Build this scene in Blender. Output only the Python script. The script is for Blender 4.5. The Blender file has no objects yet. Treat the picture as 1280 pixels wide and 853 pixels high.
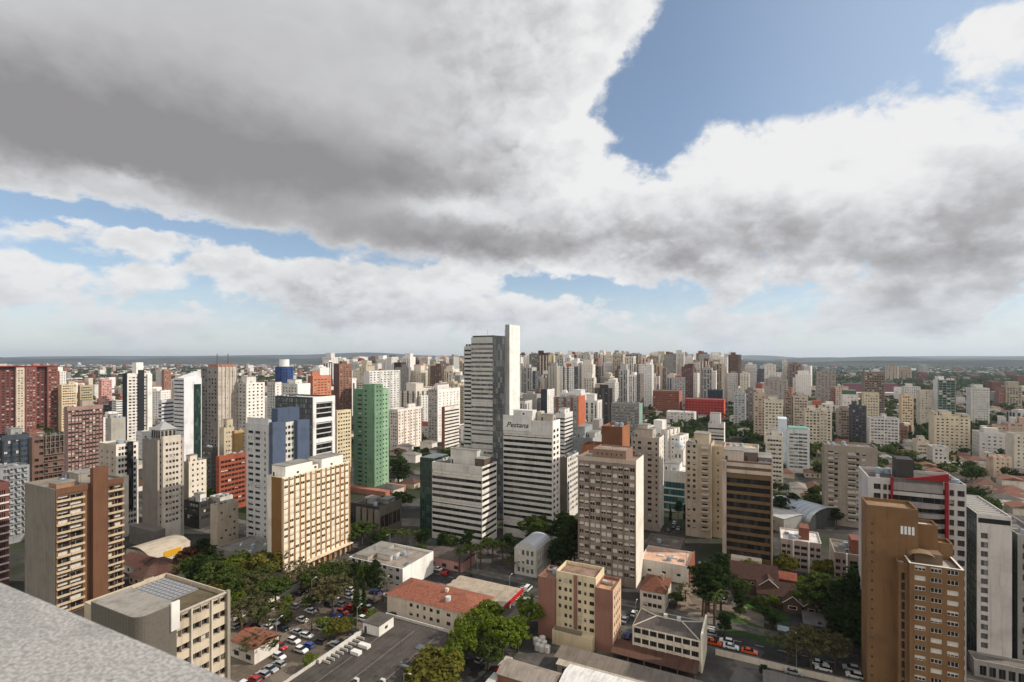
EXPOSURE = -0.25
SKY_STR = 0.15
# cloud masses: photo direction, spread, weight
SKY_DENS = [
 (80, 40, 520, 190, 1.5), (430, 170, 330, 130, 1.3), (380, -40, 420, 170, 1.2), (640, 90, 130, 170, 1.25), (690, 260, 130, 90, 1.3),
 (120, 190, 200, 60, .5), (560, 300, 170, 45, .8), (760, 10, 60, 70, .6),
 (990, 270, 270, 95, 1.05), (1240, 265, 170, 110, 1.05), (860, 300, 150, 55, .9), (940, 180, 120, 60, .55), (1090, 160, 120, 65, .52), (1275, 30, 90, 75, .8), (1180, 110, 60, 30, .2),
 (30, 345, 130, 34, 1.0), (185, 303, 46, 16, .9), (60, 290, 75, 13, .6), (420, 355, 170, 32, 1.0), (270, 350, 110, 20, .6), (560, 388, 140, 30, .9), (640, 405, 60, 25, .3),
 (180, 412, 260, 20, .55), (1000, 412, 330, 26, .75), (780, 395, 90, 20, .5), (60, 432, 400, 12, .3),
 (980, 40, 130, 80, -1.2), (760, 170, 58, 68, -1.25), (1090, 50, 60, 55, -.5), (850, 100, 75, 90, -.9), (815, 200, 45, 55, -.7), (150, 277, 250, 14, -1.1), (400, 318, 170, 12, -.8), (710, 360, 130, 13, -1.1), (200, 330, 200, 8, -.4)]
SKY_DARK = [
 (20, 130, 300, 90, .62), (330, 195, 240, 75, .56), (540, 235, 150, 50, .40), (600, 308, 160, 28, .42), (430, 285, 170, 34, .28), (120, 215, 170, 26, .12), (560, 60, 260, 100, .14), (200, 0, 360, 70, .14),
 (1200, 300, 200, 80, .31), (1000, 320, 210, 55, .24), (850, 322, 130, 36, .14), (1150, 372, 200, 26, .16), (440, 392, 200, 12, .25), (60, 365, 120, 10, .2), (700, 316, 90, 20, .22),
 (545, 264, 100, 24, -.5), (160, 230, 45, 13, -.35), (740, 150, 90, 140, -.40), (1000, 190, 190, 70, -.35)]
import bpy, math, random
from mathutils import Vector, Matrix
SC = bpy.context.scene
COL = SC.collection
R_ = math.radians
EYE = 85.0            # height of the viewpoint terrace above the streets
FPX = 640.0           # focal length in photo pixels
HOR = 449.0           # eye level in the photo
# ------------------------------------------------------------------ camera
cam_d = bpy.data.cameras.new('camera')
cam = bpy.data.objects.new('camera', cam_d); COL.objects.link(cam)
cam.location = (0, 0, EYE); cam.rotation_euler = (R_(90), 0, 0)
cam_d.sensor_width = 36.0; cam_d.lens = 18.0
cam_d.shift_y = (HOR - 426.5) / 1280.0
cam_d.clip_start = 0.05; cam_d.clip_end = 90000
cam_d.dof.use_dof = True; cam_d.dof.focus_distance = 170.0; cam_d.dof.aperture_fstop = 5.6
SC.camera = cam
SC.view_settings.view_transform = 'Standard'
SC.view_settings.look = 'None'
SC.view_settings.exposure = EXPOSURE if 'EXPOSURE' in globals() else 0.0
SC.view_settings.gamma = 1.0
SC.view_settings.use_curve_mapping = False
SC.render.engine = 'CYCLES'
cy = SC.cycles
cy.use_denoising = True
try: cy.denoiser = 'OPENIMAGEDENOISE'
except Exception: pass
cy.max_bounces = 5; cy.diffuse_bounces = 2; cy.glossy_bounces = 2; cy.transmission_bounces = 2
cy.volume_bounces = 0; cy.transparent_max_bounces = 8
cy.use_adaptive_sampling = True; cy.adaptive_threshold = 0.015
# ------------------------------------------------------------------ grid of the town
GA = R_(26.2)
U = Vector((math.sin(GA), math.cos(GA), 0)); V = Vector((-math.cos(GA), math.sin(GA), 0))
SUN_EL = 36.0
_sa = R_(24.0)
SUN_H = (-V) * math.cos(_sa) + U * math.sin(_sa)
SUN_DIR = Vector((SUN_H.x * math.cos(R_(SUN_EL)), SUN_H.y * math.cos(R_(SUN_EL)), math.sin(R_(SUN_EL))))
sun_d = bpy.data.lights.new('sun', 'SUN'); sun_d.energy = 4.8; sun_d.angle = R_(0.6); sun_d.color = (1.0, 0.905, 0.785)
sun = bpy.data.objects.new('sun', sun_d); COL.objects.link(sun)
sun.rotation_euler = SUN_DIR.to_track_quat('Z', 'Y').to_euler()
sun.location = SUN_DIR * 500
# ------------------------------------------------------------------ world: sky and clouds by direction
W = bpy.data.worlds.new('World'); SC.world = W; W.use_nodes = True
wt = W.node_tree; wt.nodes.clear()
class NG:
    def __init__(s, t): s.t = t
    def _in(s, sock, v):
        if v is None: return
        if hasattr(v, 'is_linked') or isinstance(v, bpy.types.NodeSocket): s.t.links.new(v, sock)
        else: sock.default_value = v
    def n(s, typ, **k):
        nd = s.t.nodes.new(typ)
        for a, b in k.items(): setattr(nd, a, b)
        return nd
    def m(s, op, a, b=None, c=None, clamp=False):
        nd = s.n('ShaderNodeMath', operation=op, use_clamp=clamp)
        s._in(nd.inputs[0], a); s._in(nd.inputs[1], b); s._in(nd.inputs[2], c)
        return nd.outputs[0]
    def v(s, op, a, b=None, c=None, scale=None):
        nd = s.n('ShaderNodeVectorMath', operation=op)
        s._in(nd.inputs[0], a); s._in(nd.inputs[1], b); s._in(nd.inputs[2], c)
        if scale is not None: s._in(nd.inputs['Scale'], scale)
        return nd.outputs['Value'] if op in ('DOT_PRODUCT', 'LENGTH') else nd.outputs[0]
    def xyz(s, x, y, z):
        nd = s.n('ShaderNodeCombineXYZ')
        for i, q in enumerate((x, y, z)): s._in(nd.inputs[i], q)
        return nd.outputs[0]
    def sep(s, v):
        nd = s.n('ShaderNodeSeparateXYZ'); s._in(nd.inputs[0], v); return nd.outputs
    def noise(s, vec, scale, detail=4, rough=.55, dist=0, out='Fac', lac=2.0):
        nd = s.n('ShaderNodeTexNoise'); s._in(nd.inputs['Vector'], vec)
        nd.inputs['Scale'].default_value = scale; nd.inputs['Detail'].default_value = detail
        nd.inputs['Roughness'].default_value = rough; nd.inputs['Distortion'].default_value = dist
        nd.inputs['Lacunarity'].default_value = lac
        return nd.outputs[out]
    def mix(s, f, a, b, bt='MIX'):
        nd = s.n('ShaderNodeMix', data_type='RGBA', blend_type=bt); nd.clamp_factor = True
        s._in(nd.inputs[0], f)
        for sock, q in ((nd.inputs[6], a), (nd.inputs[7], b)):
            if isinstance(q, tuple): sock.default_value = (*q[:3], 1)
            else: s._in(sock, q)
        return nd.outputs[2]
    def smooth(s, x, lo, hi, a=0., b=1.):
        nd = s.n('ShaderNodeMapRange', interpolation_type='SMOOTHSTEP'); s._in(nd.inputs[0], x)
        for i, q in ((1, lo), (2, hi), (3, a), (4, b)): nd.inputs[i].default_value = q
        return nd.outputs[0]
g = NG(wt)
tc = g.n('ShaderNodeTexCoord').outputs['Generated']
dx, dy, dz = g.sep(tc)
az = g.m('ARCTAN2', dx, dy)
el = g.m('ARCSINE', dz)
P0 = g.xyz(az, el, 0.0)
# cloud-plane coordinates for the overhead deck, direction coordinates for the puffs low down
inv = g.m('DIVIDE', 1.0, g.m('ADD', g.m('MAXIMUM', dz, 0.0), 0.16))
pl = g.xyz(g.m('MULTIPLY', dx, inv), g.m('MULTIPLY', dy, inv), 0.3)
sp = g.v('MULTIPLY', tc, (1.0, 1.0, 1.45))
wn = g.noise(sp, 3.2, 3, .5, out='Color')
wn2 = g.noise(sp, 13.0, 6, .62, out='Color')
P = g.v('MULTIPLY_ADD', g.v('SUBTRACT', wn, (.5, .5, .5)), (.16, .11, 0.), P0)
P = g.v('MULTIPLY_ADD', g.v('SUBTRACT', wn2, (.5, .5, .5)), (.085, .07, 0.), P)
def azel(px, py):
    a = math.atan((px - 640) / FPX); return a, math.atan((HOR - py) / FPX * math.cos(a))
def gauss(P, lst):
    acc = None
    for px, py, rx, ry, w in lst:
        a, e = azel(px, py); ca = math.cos(a)
        ra = rx / FPX * ca * ca; re = ry / FPX * ca * math.cos(e) ** 2
        q = g.v('MULTIPLY_ADD', P, (1 / ra, 1 / re, 0.), (-a / ra, -e / re, 0.))
        ex = g.m('POWER', 0.36788, g.v('DOT_PRODUCT', q, q))
        acc = g.m('MULTIPLY', ex, w) if acc is None else g.m('MULTIPLY_ADD', ex, w, acc)
    return acc
dens = gauss(P, SKY_DENS)
dark = gauss(P, SKY_DARK)
low = g.smooth(el, .10, .30, 1., 0.)            # small puffs low down, broad masses overhead
left = g.smooth(az, -.35, .10, 1., 0.)
n1 = g.noise(sp, 6.0, 10, .60)
def puffs(vec, sc):
    vo = g.n('ShaderNodeTexVoronoi', feature='F1'); wt.links.new(vec, vo.inputs['Vector']); vo.inputs['Scale'].default_value = sc
    vo.inputs['Detail'].default_value = 2.0; vo.inputs['Roughness'].default_value = .55; vo.normalize = True
    return g.m('SUBTRACT', 1.0, vo.outputs['Distance'])
spw = g.v('ADD', sp, g.v('SCALE', g.v('SUBTRACT', wn2, (.5, .5, .5)), scale=.10))
pf = puffs(spw, 9.0)
pfb = puffs(g.v('ADD', spw, (SUN_DIR.x * .022, SUN_DIR.y * .022, .035)), 9.0)
n2 = g.noise(pl, 1.5, 8, .58)
n4 = g.noise(g.v('MULTIPLY', tc, (1., 1., 1.9)), 15.0, 8, .58)
nn = g.m('ADD', g.m('MULTIPLY', g.m('SUBTRACT', n1, .5), 2.7), g.m('MULTIPLY', g.m('SUBTRACT', n2, .5), .9))
nn = g.m('ADD', nn, g.m('MULTIPLY', g.m('MULTIPLY', g.m('SUBTRACT', n4, .5), 1.7), low))
back = g.smooth(dy, -.25, .22, 1., 0.)  # denser, brighter clouds added out of view to fill the shaded faces
nn = g.m('ADD', g.m('MULTIPLY', nn, .8), g.m('MULTIPLY', g.m('SUBTRACT', pf, .66), 2.2))
wisp = g.m('MULTIPLY', g.m('MULTIPLY', g.m('SUBTRACT', g.noise(sp, 4.2, 10, .66, .6), .54), 2.6), g.smooth(az, .15, .45))
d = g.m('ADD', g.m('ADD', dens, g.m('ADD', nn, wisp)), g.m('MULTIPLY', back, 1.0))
cover = g.smooth(d, .24, .86)
# what is turned to the sun is brighter: the same noise a step away towards the sun
st = (SUN_DIR.x * .03, SUN_DIR.y * .03, .055)
n1b = g.noise(g.v('ADD', sp, st), 6.0, 10, .60)
n4b = g.noise(g.v('ADD', g.v('MULTIPLY', tc, (1., 1., 1.9)), (SUN_DIR.x * .012, SUN_DIR.y * .012, .03)), 15.0, 6, .58)
over = g.m('MULTIPLY', left, g.smooth(el, .12, .26))
calm = g.m('SUBTRACT', 1.0, g.m('MULTIPLY', over, .88))
lit = g.m('ADD', g.m('MULTIPLY', g.m('SUBTRACT', n1, n1b), 1.7), g.m('MULTIPLY', g.m('MULTIPLY', g.m('SUBTRACT', n4, n4b), 1.6), low))
lit = g.m('ADD', g.m('MULTIPLY', lit, .55), g.m('MULTIPLY', g.m('SUBTRACT', pf, pfb), 1.1))
lit = g.m('MULTIPLY', lit, calm)
n3 = g.noise(sp, 2.4, 6, .5)
thick = g.smooth(d, .45, 1.7)
sh = g.m('ADD', g.m('ADD', dark, g.m('MULTIPLY', g.m('SUBTRACT', n3, .5), g.m('MULTIPLY', calm, .75))), g.m('MULTIPLY', thick, .30))
sh = g.m('SUBTRACT', sh, lit)
sh = g.m('MULTIPLY', sh, 1.0, clamp=True)
ramp = g.n('ShaderNodeValToRGB'); cr = ramp.color_ramp
wt.links.new(sh, ramp.inputs[0])
cr.elements[0].position = 0.0; cr.elements[0].color = (.86, .86, .86, 1)
cr.elements[1].position = 1.0; cr.elements[1].color = (.285, .277, .285, 1)
e = cr.elements.new(.30); e.color = (.70, .705, .72, 1)
e = cr.elements.new(.62); e.color = (.47, .467, .482, 1)
cloudc = ramp.outputs[0]
sky = g.n('ShaderNodeTexSky'); sky.sky_type = 'NISHITA'; sky.sun_disc = False
sky.sun_elevation = R_(SUN_EL); sky.sun_rotation = math.atan2(SUN_DIR.x, SUN_DIR.y)
sky.altitude = 900; sky.air_density = 1.0; sky.dust_density = 1.2; sky.ozone_density = 1.0
bg1 = g.n('ShaderNodeBackground'); wt.links.new(g.mix(g.m('ADD', .13, g.m('MULTIPLY', g.smooth(az, .25, .75), .28)), sky.outputs[0], (5.1, 6.2, 7.3)), bg1.inputs[0]); bg1.inputs[1].default_value = SKY_STR
bg2 = g.n('ShaderNodeBackground')
hz = g.smooth(el, 0.0, .17, 1., 0.)
cl2 = g.mix(g.m('MULTIPLY', hz, .55), cloudc, (.58, .63, .69))
cl2 = g.mix(back, cl2, g.mix(1.0, cl2, (1.42, 1.34, 1.24), 'MULTIPLY'))  # the added clouds behind the camera, brightened and warmed as fill light
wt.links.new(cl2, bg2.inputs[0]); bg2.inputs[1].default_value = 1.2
# thin milky air low in the sky
veil = g.m('MULTIPLY', g.smooth(el, 0.0, .16, 1., 0.), .72)
alpha = g.m('MAXIMUM', cover, veil)
ms = g.n('ShaderNodeMixShader'); wt.links.new(alpha, ms.inputs[0])
wt.links.new(bg1.outputs[0], ms.inputs[1]); wt.links.new(bg2.outputs[0], ms.inputs[2])
wo = g.n('ShaderNodeOutputWorld'); wt.links.new(ms.outputs[0], wo.inputs[0])
W.cycles.sampling_method = 'MANUAL'; W.cycles.sample_map_resolution = 512
# ------------------------------------------------------------------ materials
def lin(c): return tuple(((x / 255) / 12.92 if x / 255 <= .04045 else ((x / 255 + .055) / 1.055) ** 2.4) for x in c)
def ds(c, k=.80):
    l = .2126 * c[0] + .7152 * c[1] + .0722 * c[2]; return tuple(l + (x - l) * k for x in c)
_M = {}
def newmat(name):
    m = bpy.data.materials.new(name); m.use_nodes = True; t = m.node_tree; t.nodes.clear()
    gg = NG(t); b = gg.n('ShaderNodeBsdfPrincipled'); o = gg.n('ShaderNodeOutputMaterial')
    t.links.new(b.outputs[0], o.inputs[0])
    return m, gg, b
def paint(c, rough=.8, dirt=.34, scale=1.0, metal=0.0):
    """weathered wall paint / render / concrete: blotches, rain streaks, fine grain"""
    k = ('p', tuple(c), rough, dirt, scale, metal)
    if k in _M: return _M[k]
    m, gg, b = newmat('paint')
    oc = gg.n('ShaderNodeTexCoord').outputs['Object']
    oi = gg.n('ShaderNodeObjectInfo')
    oc = gg.v('ADD', oc, gg.v('SCALE', oi.outputs['Location'], scale=.37))
    a = gg.noise(gg.v('MULTIPLY', oc, (1.3, 1.3, .07)), 1.0 * scale, 5, .65)
    bl = gg.noise(oc, .16 * scale, 5, .6)
    f = gg.m('ADD', gg.m('MULTIPLY', gg.smooth(a, .48, .70), .65), gg.m('MULTIPLY', gg.smooth(bl, .42, .72), .7))
    f = gg.m('MULTIPLY', f, dirt * 1.8, clamp=True)
    base = ds(lin(c)); dk = tuple(x * q for x, q in zip(base, (.52, .49, .45)))
    col = gg.mix(f, base, dk)
    gg.t.links.new(col, b.inputs['Base Color']); b.inputs['Roughness'].default_value = rough; b.inputs['Metallic'].default_value = metal
    b.inputs['Specular IOR Level'].default_value = .3
    _M[k] = m; return m
def objpaint(dirt=.2):
    """same wall finish, its colour taken from the object's own colour"""
    if 'op' in _M: return _M['op']
    m, gg, b = newmat('wall_finish')
    oi = gg.n('ShaderNodeObjectInfo')
    oc = gg.v('ADD', gg.n('ShaderNodeTexCoord').outputs['Object'], gg.v('SCALE', oi.outputs['Location'], scale=.37))
    a = gg.noise(gg.v('MULTIPLY', oc, (.8, .8, .08)), 1.0, 3, .6)
    f = gg.m('MULTIPLY', gg.smooth(a, .42, .78), dirt * 1.7, clamp=True)
    col = gg.mix(f, oi.outputs['Color'], gg.mix(1.0, oi.outputs['Color'], (.55, .5, .46), 'MULTIPLY'))
    gg.t.links.new(col, b.inputs['Base Color']); b.inputs['Roughness'].default_value = .85
    b.inputs['Specular IOR Level'].default_value = .25
    _M['op'] = m; return m
def glass(key='dark'):
    k = ('g', key)
    if k in _M: return _M[k]
    m, gg, b = newmat('window_glass')
    base = {'dark': (.014, .014, .014), 'blue': (.02, .035, .055), 'green': (.014, .032, .026), 'gold': (.10, .065, .02), 'grey': (.085, .092, .092), 'pale': (.14, .15, .16), 'teal': (.03, .09, .09)}[key]
    oi = gg.n('ShaderNodeObjectInfo')
    oc = gg.n('ShaderNodeTexCoord').outputs['Object']
    wn = gg.n('ShaderNodeTexWhiteNoise', noise_dimensions='3D')
    gg.t.links.new(gg.v('ADD', gg.v('SNAP', oc, (1.3, 1.3, 2.9)), gg.xyz(oi.outputs['Random'], gg.m('MULTIPLY', oi.outputs['Random'], 7.3), 0.)), wn.inputs['Vector'])
    r = wn.outputs['Value']
    col = gg.mix(gg.m('POWER', r, 4.0), base, tuple(min(.5, x * 2.6 + .02) for x in base))
    gg.t.links.new(col, b.inputs['Base Color']); b.inputs['Roughness'].default_value = .10
    b.inputs['Specular IOR Level'].default_value = .38
    _M[k] = m; return m
def plain(c, rough=.6, metal=0., spec=.3):
    k = ('q', tuple(c), rough, metal)
    if k in _M: return _M[k]
    m, gg, b = newmat('finish')
    oi = gg.n('ShaderNodeObjectInfo')
    oc = gg.n('ShaderNodeTexCoord').outputs['Object']
    nz = gg.noise(oc, 1.7, 3, .6)
    base = lin(c)
    col = gg.mix(gg.m('MULTIPLY', gg.smooth(nz, .4, .75), .35), base, tuple(x * .62 for x in base))
    gg.t.links.new(col, b.inputs['Base Color']); b.inputs['Roughness'].default_value = rough; b.inputs['Metallic'].default_value = metal
    b.inputs['Specular IOR Level'].default_value = spec
    _M[k] = m; return m
def roofmat(c, kind='slab'):
    k = ('r', tuple(c), kind)
    if k in _M: return _M[k]
    m, gg, b = newmat('roof_' + kind)
    tco = gg.n('ShaderNodeTexCoord'); oi = gg.n('ShaderNodeObjectInfo')
    oc = tco.outputs['Object']; of = gg.v('ADD', oc, gg.v('SCALE', oi.outputs['Location'], scale=.73))
    base = ds(lin(c), .85)
    if kind == 'tile':
        x, y, z = gg.sep(oc)
        rows = gg.m('FRACT', gg.m('MULTIPLY', gg.m('ADD', z, gg.m('MULTIPLY', gg.m('ADD', x, y), .013)), 3.6))
        n = gg.noise(of, 1.1, 5, .65); n2 = gg.noise(of, 6.0, 2, .5)
        f = gg.m('ADD', gg.m('MULTIPLY', gg.smooth(n, .35, .7), .6), gg.m('ADD', gg.m('MULTIPLY', gg.m('LESS_THAN', rows, .28), .35), gg.m('MULTIPLY', gg.m('SUBTRACT', n2, .5), .7)))
        col = gg.mix(gg.m('MULTIPLY', f, 1., clamp=True), tuple(min(1, q * 1.12) for q in base), tuple(q * .42 for q in base))
    elif kind == 'sheet':
        x, y, z = gg.sep(oc)
        st = gg.m('FRACT', gg.m('MULTIPLY', x, .9)); n = gg.noise(gg.v('MULTIPLY', of, (1., .15, 1.)), .8, 5, .65); n2 = gg.noise(of, .25, 4, .6)
        f = gg.m('ADD', gg.m('MULTIPLY', gg.smooth(n, .42, .72), .5), gg.m('ADD', gg.m('MULTIPLY', gg.m('LESS_THAN', st, .16), .22), gg.m('MULTIPLY', gg.smooth(n2, .45, .7), .35)))
        col = gg.mix(gg.m('MULTIPLY', f, 1., clamp=True), base, tuple(q * .45 for q in base))
    else:
        n = gg.noise(of, .22, 6, .65); n2 = gg.noise(gg.v('MULTIPLY', of, (1, .3, 1)), 1.4, 4, .6)
        f = gg.m('ADD', gg.m('MULTIPLY', gg.smooth(n, .40, .68), .65), gg.m('MULTIPLY', gg.smooth(n2, .45, .75), .35))
        col = gg.mix(gg.m('MULTIPLY', f, 1., clamp=True), base, tuple(q * .42 for q in base))
    gg.t.links.new(col, b.inputs['Base Color']); b.inputs['Roughness'].default_value = .85; b.inputs['Specular IOR Level'].default_value = .25
    _M[k] = m; return m
# ------------------------------------------------------------------ mesh collecting
class MB:
    def __init__(s): s.v = []; s.f = []; s.mi = []; s.mats = []; s.uv = None
    def mat(s, m):
        if m not in s.mats: s.mats.append(m)
        return s.mats.index(m)
    def quad(s, a, b, c, d, m):
        i = len(s.v); s.v += [tuple(a), tuple(b), tuple(c), tuple(d)]; s.f.append((i, i + 1, i + 2, i + 3)); s.mi.append(s.mat(m))
    def poly(s, pts, m):
        i = len(s.v); s.v += [tuple(p) for p in pts]; s.f.append(tuple(range(i, i + len(pts)))); s.mi.append(s.mat(m))
    def box(s, x0, x1, y0, y1, z0, z1, m, bottom=False):
        i = len(s.v); k = s.mat(m)
        s.v += [(x0, y0, z0), (x1, y0, z0), (x1, y1, z0), (x0, y1, z0), (x0, y0, z1), (x1, y0, z1), (x1, y1, z1), (x0, y1, z1)]
        fs = [(0, 1, 5, 4), (1, 2, 6, 5), (2, 3, 7, 6), (3, 0, 4, 7), (4, 5, 6, 7)] + ([(3, 2, 1, 0)] if bottom else [])
        s.f += [tuple(i + q for q in f) for f in fs]; s.mi += [k] * len(fs)
    def prism(s, pts, z0, z1, m, cap=None):
        n = len(pts); i = len(s.v); k = s.mat(m)
        s.v += [(p[0], p[1], z0) for p in pts] + [(p[0], p[1], z1) for p in pts]
        for q in range(n):
            r = (q + 1) % n; s.f.append((i + q, i + r, i + n + r, i + n + q)); s.mi.append(k)
        s.f.append(tuple(i + n + q for q in range(n))); s.mi.append(s.mat(cap or m))
    def tube(s, p0, p1, r0, r1, m, n=6):
        p0 = Vector(p0); p1 = Vector(p1); ax = (p1 - p0)
        if ax.length < 1e-6: return
        ax.normalize(); a = ax.orthogonal().normalized(); b = ax.cross(a); i = len(s.v); k = s.mat(m)
        for p, r in ((p0, r0), (p1, r1)):
            for q in range(n):
                t = 2 * math.pi * q / n; s.v.append(tuple(p + (a * math.cos(t) + b * math.sin(t)) * r))
        for q in range(n):
            w = (q + 1) % n; s.f.append((i + q, i + w, i + n + w, i + n + q)); s.mi.append(k)
        s.f.append(tuple(i + n + q for q in range(n))); s.mi.append(k)
        s.f.append(tuple(i + n - 1 - q for q in range(n))); s.mi.append(k)
    def mesh(s, name):
        me = bpy.data.meshes.new(name); me.from_pydata(s.v, [], s.f)
        for m in s.mats: me.materials.append(m)
        me.polygons.foreach_set('material_index', s.mi)
        if s.uv:
            l = me.uv_layers.new(name='UVMap'); l.data.foreach_set('uv', [q for p in s.uv for q in p])
        me.update(); return me
    def obj(s, name, parent=None, loc=(0, 0, 0), rz=0.):
        o = bpy.data.objects.new(name, s.mesh(name)); COL.objects.link(o); o.parent = parent
        o.location = loc; o.rotation_euler = (0, 0, rz); return o
def tag(o, label=None, cat=None, group=None, kind=None):
    if label: o['label'] = label
    if cat: o['category'] = cat
    if group: o['group'] = group
    if kind: o['kind'] = kind
    return o
def empty(name, loc, rz=0.):
    o = bpy.data.objects.new(name, None); COL.objects.link(o); o.location = loc; o.rotation_euler = (0, 0, rz); o.empty_display_size = .5
    return o
def place(mesh_or_obj, name, parent, loc, rz=0., color=None):
    o = bpy.data.objects.new(name, mesh_or_obj); COL.objects.link(o); o.parent = parent; o.location = loc; o.rotation_euler = (0, 0, rz)
    if color: o.color = (*color, 1)
    return o
def copy_tree(o, loc=None, rz=None, sc=None, parent=None):
    c = o.copy(); COL.objects.link(c)
    if parent is not None: c.parent = parent
    if loc is not None: c.location = loc
    if rz is not None: c.rotation_euler = (0, 0, rz)
    if sc is not None: c.scale = (sc, sc, sc) if not isinstance(sc, tuple) else sc
    for ch in o.children: copy_tree(ch, parent=c)
    return c
# a point on the ground (or at height z) seen in the direction of a photo point
def G(px, py, z=0.):
    D = FPX * (EYE - z) / (py - HOR); return Vector(((px - 640) / FPX * D, D, z))
def uv_(p): return (p.x * U.x + p.y * U.y, p.x * V.x + p.y * V.y)
def W_(u, v, z=0.): return Vector((u * U.x + v * V.x, u * U.y + v * V.y, z))
GRZ = -GA
# ------------------------------------------------------------------ windows
_WN = {}
def window_mesh(w, h, blind, gk, fr, mull):
    w = round(w, 1); h = round(h, 1); k = (w, h, blind, gk, fr, mull)
    if k in _WN: return _WN[k]
    mb = MB(); gm = glass(gk); fm = plain(fr, .5); bm = plain((205, 200, 190), .7)
    z1 = h * (1 - blind)
    if blind < 1: mb.quad((-w / 2, -.03, 0), (w / 2, -.03, 0), (w / 2, -.03, z1), (-w / 2, -.03, z1), gm)
    if blind > 0: mb.quad((-w / 2, -.035, z1), (w / 2, -.035, z1), (w / 2, -.035, h), (-w / 2, -.035, h), bm)
    t = .07
    for x in [-w / 2 + t / 2, w / 2 - t / 2] + [-w / 2 + w * (i + 1) / (mull + 1) for i in range(mull)]:
        mb.box(x - t / 2, x + t / 2, -.09, -.03, 0, h, fm)
    mb.quad((-w / 2, -.09, 0), (w / 2, -.09, 0), (w / 2, -.09, t), (-w / 2, -.09, t), fm)
    mb.quad((-w / 2, -.09, h - t), (w / 2, -.09, h - t), (w / 2, -.09, h), (-w / 2, -.09, h), fm)
    _WN[k] = mb.mesh('window'); return _WN[k]
SIDE = {'F': 0., 'R': R_(90), 'L': R_(-90), 'B': R_(180)}
def side_map(side, x0, x1, y0, y1):
    if side == 'F': return lambda s, z, n: (x0 + s, y0 - n, z), x1 - x0
    if side == 'R': return lambda s, z, n: (x1 + n, y0 + s, z), y1 - y0
    if side == 'L': return lambda s, z, n: (x0 - n, y1 - s, z), y1 - y0
    return lambda s, z, n: (x1 - s, y1 + n, z), x1 - x0
def FC(n=5, ww=1.5, wh=1.4, fh=2.95, sill=.95, z0=3.4, rec=.22, m=.9, col=None, gk='dark', blind=.35, fr=(96, 94, 90), mull=1, cols=None, top=1.3, fins=None, bands=None, bal=None, pw=None, skip=0.):
    return dict(n=n, ww=ww, wh=wh, fh=fh, sill=sill, z0=z0, rec=rec, m=m, col=col, gk=gk, blind=blind, fr=fr, mull=mull, cols=cols, top=top, fins=fins, bands=bands, bal=bal, pw=pw, skip=skip)
def RIB(wh=1.6, fh=3.1, sill=1.0, m=.08, **k):
    k.setdefault('fr', (34, 33, 32))
    k.setdefault('mull', 9); k.setdefault('blind', .08)
    return FC(n=1, ww=None, wh=wh, fh=fh, sill=sill, m=m, **k)
def BL(col=None): return dict(blank=True, col=col)
_pend = {}
class Ctx: near = True
CTX = Ctx()
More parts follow.
